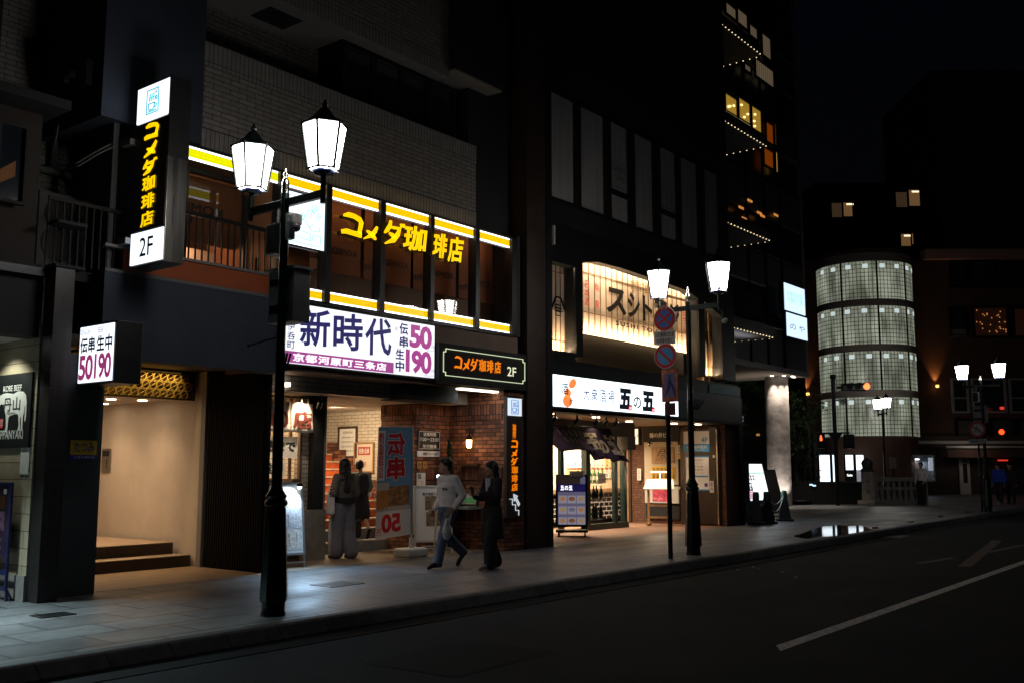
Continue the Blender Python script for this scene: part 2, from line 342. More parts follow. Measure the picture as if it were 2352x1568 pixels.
# utility covers
for (x, y, sx, sy, lb) in ((122, 1474 - 62, .17, .12, 'small dark metal cover set in the pavement beside the dark entrance pillar'), (775, 1341, .28, .2, 'dark round-cornered drain cover in the pavement between lamp post and walkers')):
    p = PZ(x, y); m = MB().box(p.x - sx, p.x + sx, p.y - sy, p.y + sy, .001, .008); m.frame(Frame((p.x, p.y, 0), X3, Y3), -sx - .02, sx + .02, -sy - .02, sy + .02, .001, .01, .018)
    for k in range(5): m.box(p.x - sx * .8, p.x + sx * .8, p.y - sy * .7 + k * sy * .33, p.y - sy * .7 + k * sy * .33 + .02, .008, .012)
    m.build('drain_cover', mat('cast iron', (.03, .03, .032), .5, .7) if sx < .2 else bpy.data.materials['cast iron'], label=lb, cat='drain cover')

# ------------------------------------------------------------------ grill restaurant at the left edge
tan = brick('tan cladding', (.42, .35, .24), (.38, .315, .21), (.07, .055, .04), 3.0, .205, .005, .55, .3, var=.12)
tile_p = brick('mauve tile', (.022, .018, .018), (.018, .015, .015), (.03, .028, .028), .115, .23, .004, .4, .3, off=0, var=.15)
B0 = thing('grill_restaurant', 'dark-fronted grill restaurant with tan clad porch wall at the left edge', 'building', (5, 13, 0))
MB().box(5.9, 6.0, 11.98, 16, .3, 3.35).build('porch_wall', tan, B0)
MB().box(5.88, 6.0, 11.98, 16, 0, .3).build('plinth', stone, B0)
MB().box(5.92, 6.16, 11.72, 11.98, 0, 4.0).build('corner_pillar', tile_p, B0)
MB().box(0, 5.9, 12.3, 15.9, 3.16, 3.3).build('soffit', mat('porch soffit', (.5, .48, .42), .8), B0)
MB().box(0, 5.92, 12.02, 12.3, 3.16, 3.95).build('fascia', tile_p if 0 else darker, B0)
MB().box(0, 5.95, 11.9, 12.02, 3.9, 4.0).build('eave', black, B0)
MB().box(0, 5.85, 12.15, 12.6, 4.0, 6.0).build('upper_wall', mat('brown timber cladding', (.014, .008, .005), .8, noise=.3, nscale=3, stretch=(1, 1, 8)), B0)
MB().box(0, 5.98, 11.7, 12.7, 6.0, 6.12).build('roof_eave', matte, B0)
MB().box(0, 5.6, 12.9, 16, 6.12, 14).build('rear_wall', darker, B0)
MB().box(0, 5.9, 15.8, 15.98, 0, 3.16).build('back_wall', tan, B0)
f = FY(12.1); u0, u1, v0, v1 = f.rect(8, 300, 42, 460)
wn = MB().frame(f, 5.25, 5.62, 4.75, 5.75, .05, .12, .04).build('window', matte, B0)
MB().fbox(f, 5.29, 5.58, 4.79, 5.71, .055, .06).build('pane', mat('dark window', (.01, .015, .02), .15), wn)
MB().poly(f, [(5.32, 4.98), (5.5, 5.1), (5.5, 5.3), (5.32, 5.15)], .061, .064).build('curtain', mat('amber curtain', (.25, .10, .03), .8), wn)
for k, z in enumerate((3.55, 4.1)):
    MB().box(5.9, 6.28, 11.7, 11.98, z + .46, z + .5).build('pillar_cap', matte, B0)
lamp('AREA', 'porch_light', (4.1, 12.5, 3.13), 165, (.72, .96, 1.0), B0, .3, .3, aim=(3.9, 11.0, 0), spread=95)
lamp('SPOT', 'wall_washer', (5.45, 12.6, 3.12), 46, (.92, 1.0, .86), B0, .04, aim=(5.9, 12.55, 1.2), angle=110)
MB().lathe((5.45, 12.6, 3.145), [(.05, 0), (.05, .014)], 12).build('downlight', lit('cool downlight', (.9, 1, .95), 8), B0)

F = FX(5.9)
S = thing('steak_sign', 'black panel with a white bull, red seal and white lettering on the tan wall', 'sign', (5.9, 12.5, 2))
MB().fbox(F, -12.95, -12.06, 1.82, 2.74, .002, .03).build('panel', mat('sign black', (.012, .014, .015), .5), S)
wl = mat('white sign print', (.80, .80, .76), .6)
text('KOBE BEEF', F, -12.78, -12.30, 2.525, 2.60, wl, S, .033, .012)
text('TEPPANYAKI', F, -12.93, -12.20, 1.93, 2.04, wl, S, .033, .012)
bull = [(-12.97, 2.42), (-12.93, 2.44), (-12.91, 2.50), (-12.87, 2.475), (-12.82, 2.50), (-12.70, 2.51), (-12.5, 2.49), (-12.36, 2.52), (-12.22, 2.505), (-12.15, 2.46), (-12.12, 2.38), (-12.115, 2.2), (-12.13, 2.13), (-12.155, 2.16), (-12.15, 2.3), (-12.17, 2.34), (-12.17, 2.26), (-12.20, 2.2), (-12.195, 2.05), (-12.2, 2.03), (-12.25, 2.03), (-12.235, 2.1), (-12.25, 2.19), (-12.28, 2.2), (-12.265, 2.06), (-12.275, 2.03), (-12.325, 2.03), (-12.305, 2.1), (-12.33, 2.22), (-12.38, 2.24), (-12.56, 2.22), (-12.605, 2.2), (-12.615, 2.05), (-12.63, 2.02), (-12.685, 2.02), (-12.665, 2.1), (-12.68, 2.22), (-12.73, 2.3), (-12.76, 2.36), (-12.83, 2.375), (-12.87, 2.36), (-12.93, 2.35), (-12.97, 2.37)]
bull = [(u * 0.92 + (-12.53) * .08, v) for u, v in bull]
MB().poly(F, bull, .031, .034).build('bull_emblem', wl, S)
text('丹山', F, -12.75, -12.31, 2.28, 2.45, ink, S, .038, .0); text('Niyama', F, -12.64, -12.42, 2.225, 2.275, ink, S, .038)
MB().fbox(F, -12.82, -12.73, 2.07, 2.19, .031, .035).build('red_seal', mat('seal red', (.6, .02, .02), .6), S)
text('印', F, -12.81, -12.74, 2.08, 2.18, wl, S, .038)
S = thing('wall_notice', 'small plain white notice under the bull sign on the tan wall', 'notice', (5.9, 12.1, 1.6))
MB().fbox(F, -12.27, -12.05, 1.5, 1.82, .002, .012).build('sheet', paperw, S)
# blue framed board in front of it
S = thing('menu_board', 'dark blue framed meat menu board standing by the tan wall, lower left', 'menu board', (5.4, 12.2, 0), R(-88 + 88), local=True)
S.location = (5.80, 12.55, 0); S.rotation_euler = (0, 0, R(-90)); FB = Frame((0, 0, 0), X3, (0, .0, 1))
navy = mat('navy frame', (.02, .025, .10), .35); 
MB().frame(FB, -.42, .35, .12, 1.40, 0, .03, .035).build('frame', navy, S)
MB().fbox(FB, -.385, .315, .5, 1.365, .005, .018).build('poster', mat('menu poster', (.035, .02, .045), .5, noise=.8, nscale=7), S)
for k, (a, b, c) in enumerate(((1.08, 1.24, (.10, .04, .02)), (.82, 1.05, (.22, .12, .18)))):
    MB().fbox(FB, -.35, .2, a, b, .02, .022).build('photo', mat('meat photo', c, .4, noise=.9, nscale=16), S)
for k, t in enumerate(('特選フィレ', '特選ロース', '特選サーロイン')): text(t, FB, -.1, .16, .70 - k * .1, .74 - k * .1, paperw, S, .023)
MB().fbox(FB, .14, .22, 1.26, 1.32, .02, .022).build('sticker', paperw, S)
MB().fbox(FB, -.385, .315, .3, .36, .004, .02).build('cross_rail', navy, S)
for sx in (-.4, .33): MB().cyl((sx, 0, .12), (sx, .07, .0), .014).box(sx - .017, sx + .017, -.015, .015, 0, .13).build('leg', navy, S)

# ------------------------------------------------------------------ white tiled building with the coffee shop
B1 = thing('tiled_building', 'white tiled building with coffee shop windows above the street entrances', 'building', (10, 14, 0))
def bx(name, m, *a, parent=None, bevel=0): return MB().box(*a).build(name, m, parent or B1, bevel=bevel)
# left entrance alcove
bx('pillar', mat('slate render', (.035, .042, .046), .8, noise=.15, nscale=2, world=True), 6.2, 6.8, 12.03, 12.65, 0, 3.0)
bx('gap_wall', darker, 6.1, 6.2, 12.4, 16, 0, 4.0)
bx('band', dark, 6.72, 9.62, 12.03, 12.35, 3.0, 4.12)
bx('band_side', dark, 6.72, 6.9, 12.35, 13.9, 3.14, 4.12)
bx('alcove_ceiling', mat('dark slatted ceiling', (.06, .04, .025), .6, noise=.4, nscale=4, stretch=(1, 14, 1)), 6.2, 9.75, 12.35, 14.2, 3.14, 3.3)
bx('alcove_ceiling', plaster, 6.2, 9.65, 14.26, 18.2, 2.70, 2.9)
bx('alcove_side_wall', plaster, 6.2, 6.5, 12.65, 18.2, 0, 3.14)
bx('alcove_back_wall', plaster, 6.5, 9.65, 18.0, 18.2, 0, 2.72)
bx('alcove_side_wall', plaster, 9.65, 9.8, 13.98, 18.2, 0, 3.14)
MB().box(9.6, 9.66, 13.86, 13.98, 0, 3.14).build('corner_trim', mat('grey corner trim', (.24, .23, .24), .6), B1)
dkst = mat('shaded step stone', (.045, .03, .02), .6, noise=.3, nscale=4, world=True); plst = mat('lit tread stone', (.36, .27, .19), .6, noise=.2, nscale=2, stretch=(.6, 3, 1), world=True)  # shaded risers and lamplit treads put into two stone colours
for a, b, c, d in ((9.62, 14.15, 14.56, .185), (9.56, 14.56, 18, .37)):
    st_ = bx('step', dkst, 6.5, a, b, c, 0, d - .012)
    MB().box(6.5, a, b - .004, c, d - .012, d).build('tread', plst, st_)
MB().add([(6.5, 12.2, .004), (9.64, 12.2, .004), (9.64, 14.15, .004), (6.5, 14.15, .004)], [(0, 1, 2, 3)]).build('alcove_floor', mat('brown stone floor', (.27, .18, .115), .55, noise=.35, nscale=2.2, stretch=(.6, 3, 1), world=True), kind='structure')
gold = mat('gold lattice', (.55, .36, .10), .4, .4); F = FY(14.2)
m = MB().frame(F, 6.5, 9.58, 2.665, 3.12, 0, .06, .03)
lat = m.build('lattice_transom', mat('dark bronze', (.05, .032, .012), .5, .3), B1)
m = MB()
for r in range(3):
    for k in range(24):
        cx, cz = 6.62 + k * .126 + (r % 2) * .063, 2.755 + r * .13
        if cx > 9.5: continue
        for j in range(14):
            a, b = 2 * math.pi * j / 14, 2 * math.pi * (j + 1) / 14
            m.cyl(F.p(cx + .066 * math.cos(a), cz + .066 * math.sin(a), .03), F.p(cx + .066 * math.cos(b), cz + .066 * math.sin(b), .03), .010, seg=4, cap=False)
        m.cyl(F.p(cx - .05, cz - .03, .03), F.p(cx + .05, cz + .03, .03), .006, seg=4, cap=False)
m.build('lattice_rings', gold, lat)
MB().fbox(F, 6.5, 9.58, 2.69, 3.09, -.02, -.012).build('lattice_backing', mat('amber backing', (.10, .055, .014), .5), lat)
lamp('AREA', 'cove_light', (8.0, 14.09, 3.13), 10, (1, .74, .28), B1, 2.6, .03, aim=(8.0, 14.2, 2.7), spread=90)
for (x, y) in ((8.74, 15.24), (9.22, 15.1), (9.3, 16.45)):
    MB().lathe((x, y, 2.686), [(.075, 0), (.075, .012)], 16).build('downlight', lit('warm downlight', (1, .80, .55), 9) if x < 9 else bpy.data.materials['warm downlight'], B1)
for (x, y, e) in ((9.0, 15.1, 75), (9.0, 16.4, 75), (8.0, 15.3, 110)):
    lamp('SPOT', 'downlight_lamp', (x, y, 2.67), e, (1, .66, .38), B1, .16, aim=(x + (.12 if x > 9 else 0), y, 0), angle=125, blend=1.0)
lamp('AREA', 'alcove_fill', (8.2, 16.0, 2.68), 26, (1, .70, .42), B1, 1.8, 2.6, aim=(8.2, 16.0, 0))  # soft fill added under the ceiling; no fitting there
# slatted dark side screen
bx('side_screen', soot, 9.66, 9.74, 12.36, 13.86, 0, 3.05)
m = MB()
for k in range(24): m.box(9.62, 9.66, 12.4 + k * .06, 12.43 + k * .06, .02, 3.0)
m.build('screen_slats', soot, B1)
# bay over the pavement
bx('bay_floor', mat('brown soffit board', (.16, .10, .07), .7, noise=.2, nscale=3, world=True), 9.62, 15.55, 12.06, 13.4, 3.06, 4.16)
bx('ceiling_slab', ceilm, 9.8, 16.4, 12.9, 18.9, 2.82, 3.04)
bx('lintel', tileW, 9.8, 12.6, 12.62, 12.9, 2.80, 3.06)
bx('sign_housing', matte, 12.6, 14.02, 12.3, 12.9, 2.78, 3.06)
bx('upper_floor', darker, 6.9, 15.6, 12.35, 17.4, 4.0, 4.15)
# shop front in the recess
bx('stone_base', stone, 11.24, 11.72, 13.3, 13.75, 0, .86)
bx('tiled_jamb', tileW, 11.24, 11.38, 13.4, 13.6, .86, 2.82)
bx('post', blackp, 11.42, 11.66, 13.32, 13.6, .86, 2.82); bx('post', mat('grey post', (.14, .14, .15), .5), 11.66, 11.70, 13.31, 13.62, .86, 2.82)
F = FY(13.46)
fr = MB().frame(F, 9.82, 11.24, 0, 2.8, 0, .06, .05).fbox(F, 9.87, 11.19, 1.34, 1.39, .005, .05).fbox(F, 10.98, 11.02, .05, 2.75, .005, .05).build('shop_door', woodd, B1)
MB().fbox(F, 9.87, 11.19, 1.39, 2.75, .02, .026).build('pane', glassc, fr)
MB().fbox(F, 9.87, 11.19, .05, 1.34, .02, .03).build('door_panel', matte, fr)
bx('shop_interior_wall', mat('warm interior', (.55, .38, .22), .8, noise=.3, nscale=4), 9.85, 11.6, 14.5, 14.6, 0, 2.8)
bx('stair_side_wall', tileC, 11.62, 11.78, 13.75, 18.8, 0, 2.82)
bx('stair_end_wall', brickR, 11.7, 15.4, 18.7, 18.9, 0, 2.82)
bx('stairwell_wall', tileC, 15.2, 15.45, 13.6, 18.7, 0, 2.82)
bx('brick_wall', brickR, 14.02, 14.3, 13.37, 14.33, 0, 2.82); bx('brick_wall', brickR, 14.3, 15.0, 13.38, 13.6, 0, 2.82); bx('brick_wall', brickR, 15.0, 15.62, 11.97, 13.6, 0, 3.06)
bx('brick_course', brickRs, 14.005, 14.3, 13.36, 14.33, 2.52, 2.80); bx('brick_course', brickRs, 14.3, 14.985, 13.365, 13.5, 2.52, 2.80); bx('brick_course', brickRs, 14.985, 15.3, 12.0, 13.38, 2.52, 2.80)
bx('brick_course', brickRs, 14.985, 15.3, 12.0, 13.38, 1.34, 1.60); bx('brick_course', brickRs, 14.3, 14.985, 13.365, 13.5, 1.34, 1.60)
bx('brick_course', brickRs, 14.985, 15.3, 12.0, 13.38, .55, .80)
bx('platform_step', stone, 11.72, 14.0, 14.06, 14.42, 0, .2, bevel=.008); bx('platform_step', stone, 11.78, 15.2, 14.42, 18.6, 0, .4, bevel=.008)
riser = mat('orange riser tile', (.50, .10, .03), .45, noise=.3, nscale=8); nose = mat('step nosing', (.6, .52, .42), .5)
for k in range(9):
    z, y = .4 + k * .165, 14.82 + k * .27
    st = bx('stair_step', riser, 11.78, 15.1, y, 18.7, z, z + .16)
    MB().box(11.78, 15.1, y - .015, 18.7, z + .16, z + .165).box(11.78, 15.1, y - .016, y + .005, z + .14, z + .165).build('nosing', nose, st)
    MB().box(15.1, 15.195, y - .1, y + .17, .4, z + .42).build('stair_kerb', brickR, st)
MB().add([(9.75, 12.25, .004), (15.6, 12.25, .004), (15.6, 14.06, .004), (9.75, 14.06, .004)], [(0, 1, 2, 3)]).build('entrance_paving', mat('brown slate paving', (.20, .145, .10), .55, noise=.35, nscale=2.0, stretch=(.5, 3, 1), bump=.1, world=True), kind='structure')
lamp('AREA', 'stair_light', (13.4, 15.3, 2.79), 70, (1, .74, .45), B1, .9, .5, aim=(13.4, 15.6, 0))
lamp('SPOT', 'ceiling_spot', (13.7, 15.5, 2.76), 80, (1, .78, .5), B1, .05, aim=(15.2, 16.0, 2.3), angle=100)
lamp('AREA', 'shop_light', (10.6, 14.0, 2.7), 60, (1, .72, .42), B1, .8, .5, aim=(10.5, 13.9, 0))
MB().lathe((10.16, 12.55, 2.86), [(.07, 0), (.07, .06)], 16).build('downlight', lit('soft downlight', (1, .82, .6), 5), B1)
lamp('SPOT', 'downlight_lamp', (10.16, 12.5, 2.84), 20, (1, .72, .45), B1, .05, aim=(10.3, 12.9, 0), angle=130)

# ------------------------------------------------------------------ second floor: balcony, glazed bay, upper walls
bx('room_back_wall', mat('cafe rear wall', (.20, .085, .03), .7, noise=.25, nscale=2, stretch=(4, 4, .5)), 7.2, 15.5, 16.0, 16.2, 4.15, 6.2)
bx('room_left_wall', tileW, 7.14, 7.28, 12.14, 16.2, 4.15, 6.2)
bx('room_ceiling', mat('cafe ceiling', (.16, .08, .04), .8), 7.2, 15.5, 12.4, 16.2, 6.13, 6.25)
bx('balcony_base', orange, 7.0, 9.55, 12.08, 12.16, 4.18, 4.46); bx('balcony_edge', mat('concrete edge', (.16, .15, .15), .8), 6.72, 9.55, 12.05, 12.2, 4.46, 4.5); bx('balcony_edge', mat('concrete edge b', (.12, .115, .115), .8), 6.72, 9.62, 12.02, 12.2, 4.12, 4.165)
m = MB().box(7.3, 9.45, 12.1, 12.14, 5.14, 5.2)
for k in range(20): m.box(7.34 + k * .11, 7.36 + k * .11, 12.11, 12.13, 4.5, 5.14)
m.build('balcony_railing', blackp, B1)
F = FY(13.0)
wn = MB().frame(F, 7.25, 9.6, 4.5, 6.13, 0, .08, .07).fbox(F, 8.38, 8.5, 4.57, 6.06, 0, .08).fbox(F, 7.32, 8.38, 4.86, 4.89, 0, .05).build('balcony_window', blackp, B1)
MB().fbox(F, 7.32, 9.53, 4.57, 6.06, .03, .036).build('pane', glassc, wn)
blind = mat('brown roll blind', (.20, .072, .028), .8, noise=.12, nscale=3)
F2 = FY(13.25); MB().fbox(F2, 7.95, 9.6, 5.05, 6.1, 0, .008).build('roll_blind', blind, wn)
text("KOMEDA'S", F2, 8.05, 9.35, 5.52, 5.68, ink, wn, .012, mirror=True, bold=.02, name='blind_lettering'); text('Coffee', F2, 8.1, 8.8, 5.32, 5.48, ink, wn, .012, mirror=True, bold=.01, name='blind_lettering')
MB().box(9.6, 9.75, 12.2, 14, 4.15, 6.13).build('bay_side_wall', mat('cafe side wall', (.30, .13, .06), .8), B1)
MB().box(8.3, 9.6, 13.75, 13.85, 4.15, 5.08).build('cafe_partition', mat('pale cafe partition', (.5, .44, .36), .7), B1)
for (x, y, z) in ((8.0, 14.6, 4.95), (9.2, 14.8, 5.15)):
    MB().ball((x, y, z), .045, .045, .07).build('cafe_lamp', lit('cafe lamp glow', (1, .72, .36), 9) if x < 9 else bpy.data.materials['cafe lamp glow'], B1)
lamp('POINT', 'cafe_lamp_light', (8.1, 14.0, 5.1), 22, WARM, B1, .08)
lamp('POINT', 'cafe_lamp_light', (9.0, 13.5, 5.0), 9, (1, .5, .25), B1, .1)
# glazed bay: mullions, panes, blinds, wainscot
MULL = [(9.50, 9.56), (10.44, 10.56), (11.66, 11.78), (12.92, 13.02), (14.18, 14.30), (15.30, 15.45)]
for a, b in MULL: MB().box(a, b, 12.0, 12.2, 4.18, 6.13).build('mullion', blackp, B1, bevel=.006)
bx('bay_head', blackp, 7.3, 15.45, 12.06, 12.35, 6.13, 6.17); bx('bay_sill', blackp, 9.5, 15.45, 12.02, 12.3, 4.14, 4.2)
bx('bay_end', darker, 15.45, 15.56, 12.0, 13.4, 4.16, 6.2)
wains = mat('dark plank wainscot', (.085, .042, .02), .6, noise=.3, nscale=2, stretch=(9, 9, .4))
bx('wainscot', wains, 9.6, 15.4, 12.62, 12.7, 4.2, 4.86)
for i in range(5):
    a, b = MULL[i][1], MULL[i + 1][0]
    MB().box(a, b, 12.12, 12.13, 4.2, 6.12).build('pane', glassc, B1)
    if i > 0:
        MB().box(a + .02, b + .05, 12.55, 12.557, 4.84, 6.1).build('roll_blind', blind, B1)
        FBL = FY(12.55)
        text("KOMEDA'S", FBL, a + .28, b - .05, 5.17, 5.29, ink, B1, .01, mirror=True, bold=.02, name='blind_lettering'); text('Coffee', FBL, a + .02, a + .48, 5.02, 5.15, ink, B1, .01, mirror=True, bold=.01, name='blind_lettering')
lamp('AREA', 'bay_light', (12.6, 12.35, 6.05), 5.5, (1, .42, .14), B1, 5.0, .1, aim=(12.6, 12.6, 5.0))
lamp('AREA', 'room_light', (12.6, 14.6, 6.0), 14, (1, .6, .32), B1, 3.0, .5, aim=(12.6, 14.6, 4))
# upper walls
bx('tile_parapet', tileW, 8.12, 14.28, 12.1, 12.4, 6.46, 7.42)
bx('tile_course', tileWs, 8.12, 14.28, 12.085, 12.4, 7.42, 7.78); bx('tile_course', tileWs, 8.12, 14.28, 12.085, 12.4, 6.17, 6.46)
bx('tile_band', tileW, 8.12, 14.28, 12.092, 12.1, 6.93, 6.945)
bx('smooth_wall', dark, 6.58, 8.12, 12.08, 15.0, 6.2, 16); bx('smooth_wall', darker, 14.28, 15.6, 12.3, 14.5, 6.2, 14)
bx('balcony_floor', darker, 8.12, 15.5, 12.4, 14.0, 6.25, 6.5)
bx('recess_wall', tileW, 8.12, 11.2, 13.2, 13.4, 6.5, 9.0)
bx('upper_soffit', mat('pale soffit', (.24, .22, .21), .85), 8.12, 11.1, 12.12, 13.2, 8.96, 9.1)
bx('soffit_vent', matte, 9.55, 10.2, 12.4, 12.95, 8.94, 8.96)
bx('tile_overhang', tileW, 8.12, 13.45, 12.1, 12.4, 9.26, 11.6); bx('tile_course', tileWs, 8.12, 13.45, 12.09, 12.4, 8.93, 9.26)
bx('corner_block', darker, 13.45, 14.9, 11.9, 14, 9.06, 12); bx('corner_soffit', mat('lit soffit tint', (.2, .19, .18), .85), 13.45, 14.88, 11.92, 13, 9.03, 9.06)  # lit underside of the block put into a paler soffit colour
F = FY(12.55)
for k in range(6):
    a = 11.2 + k * .72
    fr = MB().frame(F, a, a + .7, 6.5, 8.95, 0, .07, .05).build('window', blackp, B1)
    MB().fbox(F, a + .05, a + .65, 6.55, 8.9, .02, .03).build('pane', mat('dark upper pane', (.012, .014, .016), .12) if k == 0 else bpy.data.materials['dark upper pane'], fr)
bx('tower_wall', darker, 8.12, 15.6, 13.4, 17, 9.0, 16)
bx('side_tile_wall', tileW, 4.9, 7.3, 13.75, 14.0, 4.1, 14)
bx('mid_roof', darker, 5.9, 6.9, 12.4, 13.75, 4.0, 4.14)
MB().tube([(6.05, 13.6, 4.2), (6.05, 13.6, 5.75), (7.0, 13.6, 5.75)], .06, 10).tube([(6.75, 13.6, 5.8), (6.75, 13.6, 7.5)], .055, 10).build('drain_pipe', mat('grey drain pipe', (.09, .088, .085), .6), B1, smooth=True)
m = MB().box(6.0, 7.0, 12.16, 12.2, 4.95, 5.0)
for k in range(10): m.box(6.0 + k * .1, 6.02 + k * .1, 12.17, 12.19, 4.14, 4.95)
m.build('side_railing', matte, B1)
bx('sign_post', mat('post grey', (.08, .08, .083), .6), 6.84, 6.92, 12.2, 12.28, 4.16, 6.2)
galvd = mat('dark grey casing', (.055, .055, .053), .6, noise=.15, nscale=6)
AC = thing('air_conditioner', 'grey outdoor air conditioner unit on the ledge behind the tall cafe sign', 'air conditioner', (6.6, 13.2, 4.14))
MB().box(6.3, 7.0, 13.05, 13.4, 4.2, 5.3).build('casing', galvd, AC, bevel=.01)
MB().cyl((6.6, 13.045, 4.6), (6.6, 13.03, 4.6), .25, seg=20).cyl((6.6, 13.045, 5.0), (6.6, 13.03, 5.0), .22, seg=20).build('fan_grille', black, AC)
# wall fittings on the smooth wall
W = thing('electric_meter_box', 'small dark meter box with two pale insulators on the dark upper side wall', 'meter box', (6.55, 12.6, 6.9))
MB().box(6.46, 6.58, 12.3, 12.55, 6.65, 7.0).build('casing', blackp, W)
for k in range(2): MB().lathe((6.5, 12.75 + k * .14, 6.86 - k * .04), [(.02, 0), (.045, .02), (.045, .08), (.02, .1)], 10).build('insulator', white, W, smooth=True)
m = MB(); pts = [(6.56, 13.2, 6.35), (6.5, 13.2, 5.9), (6.48, 12.9, 5.62), (6.5, 12.5, 5.6), (6.7, 12.3, 5.8), (6.9, 12.24, 5.95)]
for a, b in ((0, 0), (.04, .05)): m.tube([(x, y - a, z - b) for x, y, z in pts], .012, 6)
m.build('power_cable', mat('grey cable', (.13, .13, .13), .6), None, True, label='pair of pale cables looping down from the dark upper wall at left', cat='cable')

# ------------------------------------------------------------------ its signs
ye_g = lit('lime lit acrylic', (.80, .78, .0), 1.0); ye = lit('yellow lit acrylic', (1.0, .57, .0), 1.0); wh = lit('white lit edge', (.95, .95, 1.0), 2.6)
F = FY(12.1)
for zz, segs, lab in (((5.94, 6.125), [(7.8, 9.5, ye_g)] + [(MULL[i][1] if i else 9.5, MULL[i + 1][0], ye) for i in range(5)], 'long yellow light strip with white edges above the coffee shop windows'),
                 ((4.21, 4.385), [(MULL[i][1], MULL[i + 1][0], ye) for i in range(5)], 'long yellow light strip with white edges below the coffee shop windows')):
    S = thing('light_strip', lab, 'light strip', (12, 12.1, zz[0]), group='yellow light strips of the coffee shop')
    for a, b, mt in segs:
        MB().fbox(F, a, b, zz[0] + .028, zz[1] - .028, .005, .03).build('yellow_band', mt, S)
        MB().fbox(F, a, b, zz[0], zz[0] + .028, .005, .028).fbox(F, a, b, zz[1] - .028, zz[1], .005, .028).build('white_edge', wh, S)
lamp('AREA', 'strip_glow', (12.4, 12.03, 6.1), 3.0, (1, .66, .2), S, 5.8, .04, aim=(12.4, 12.05, 7))
# picture panel behind the lamp post
S = thing('lit_picture_panel', 'bright white window panel with green scroll and cup line drawing', 'lit sign', (10, 12.08, 5)); F = FY(12.06)
MB().frame(F, 9.53, 10.45, 5.0, 5.88, 0, .04, .02).build('frame', blackp, S)
MB().fbox(F, 9.55, 10.43, 5.02, 5.86, .0, .025).build('face', lit('cool white acrylic', (.80, .93, 1.0), 1.5), S)
teal = lit('pale teal print', (.20, .72, .62), .8)
def spiral(m, F, u, v, r, n, turns=1.6, t=.008):
    p = None
    for k in range(25):
        a = turns * 2 * math.pi * k / 24; q = F.p(u + r * (1 - k / 30) * math.cos(a), v + r * (1 - k / 30) * math.sin(a), n)
        if p is not None: m.cyl(p, q, t, seg=4, cap=False)
        p = q
def pline(m, F, pts, n, t=.008):
    for a, b in zip(pts, pts[1:]): m.cyl(F.p(a[0], a[1], n), F.p(b[0], b[1], n), t, seg=4, cap=False)
m = MB()
for (u, v, r) in ((10.22, 5.66, .075), (10.12, 5.56, .085), (10.29, 5.54, .07), (9.98, 5.5, .06)): spiral(m, F, u, v, r, .028)
pline(m, F, [(10.2, 5.42), (10.12, 5.36), (10.18, 5.3), (10.32, 5.32), (10.34, 5.42)], .028); pline(m, F, [(9.85, 5.32), (9.95, 5.46), (10.05, 5.44), (10.12, 5.34)], .028)
pline(m, F, [(9.8, 5.28), (10.15, 5.25), (10.15, 5.14), (9.8, 5.17)], .028); pline(m, F, [(10.18, 5.14), (10.2, 5.25), (10.36, 5.24), (10.35, 5.11)], .028); pline(m, F, [(9.62, 5.08), (10.36, 5.07)], .028)
pline(m, F, [(9.62, 5.08), (9.61, 5.8), (10.38, 5.78)], .028, .004)
m.build('line_drawing', teal, S)
# big yellow letters on the glass
S = thing('window_lettering', 'large brush-style yellow glowing letters across the coffee shop windows', 'lit letters', (12.3, 12.0, 5.4)); F = FY(11.98)
ylet = lit('yellow letter face', (1.0, .60, .0), 1.15)
def stroke(m, F, pts, ws, n0, n1):
    L_, R_ = [], []
    for i, (a, b) in enumerate(pts):
        p0 = pts[max(0, i - 1)]; p1 = pts[min(len(pts) - 1, i + 1)]; dx, dy = p1[0] - p0[0], p1[1] - p0[1]; l = math.hypot(dx, dy) or 1
        L_.append((a - dy / l * ws[i], b + dx / l * ws[i])); R_.append((a + dy / l * ws[i], b - dx / l * ws[i]))
    for i in range(len(pts) - 1): m.poly(F, [L_[i], R_[i], R_[i + 1], L_[i + 1]], n0, n1)
def katakana(m, ch, F, u, v, w_, h, n0=0, n1=.03, q=1.0):
    def S_(pts, ws): stroke(m, F, [(u + a * w_, v + b * h) for a, b in pts], [t * w_ * q for t in ws], n0, n1)
    if ch == 'コ':
        S_([(.08, .88), (.3, .96), (.6, .95), (.86, .86), (.95, .72), (.90, .45), (.84, .2)], [.05, .11, .10, .11, .11, .09, .08]); S_([(0, .1), (.2, .17), (.5, .15), (.95, .14)], [.09, .11, .10, .12])
    elif ch == 'メ':
        S_([(.9, .95), (.75, .62), (.5, .3), (.02, 0)], [.07, .12, .12, .03]); S_([(.22, .55), (.42, .45), (.66, .28), (.82, .12)], [.05, .1, .13, .05])
    elif ch == 'ダ':
        S_([(.3, 1), (.26, .8), (.12, .55), (0, .42)], [.05, .08, .09, .03]); S_([(.28, .72), (.5, .74), (.74, .76), (.66, .5), (.44, .2), (.04, -.02)], [.05, .06, .10, .10, .11, .03])
        S_([(.24, .46), (.4, .4), (.52, .3)], [.04, .09, .06]); S_([(.80, .98), (.86, .84)], [.035, .05]); S_([(.93, 1.0), (.99, .86)], [.035, .05])
def cafe_word(F, u0, v0, sz, gap, mt, parent, n0=.0, n1=.03, h=None, vert=False, bold=.035, name='lettering'):
    h = h or sz * 1.1
    m = MB(); u, v = u0, v0
    for ch in 'コメダ':
        katakana(m, ch, F, u, v, sz, h, n0, n1, .85)
        if vert: v -= gap
        else: u += gap
    m.build(name, mt, parent)
    for ch in '珈琲店':
        text(ch, F, u, u + sz * .97, v, v + h * 1.05, mt, parent, n1, bold=bold, slant=0.06, name=name)
        if vert: v -= gap
        else: u += gap
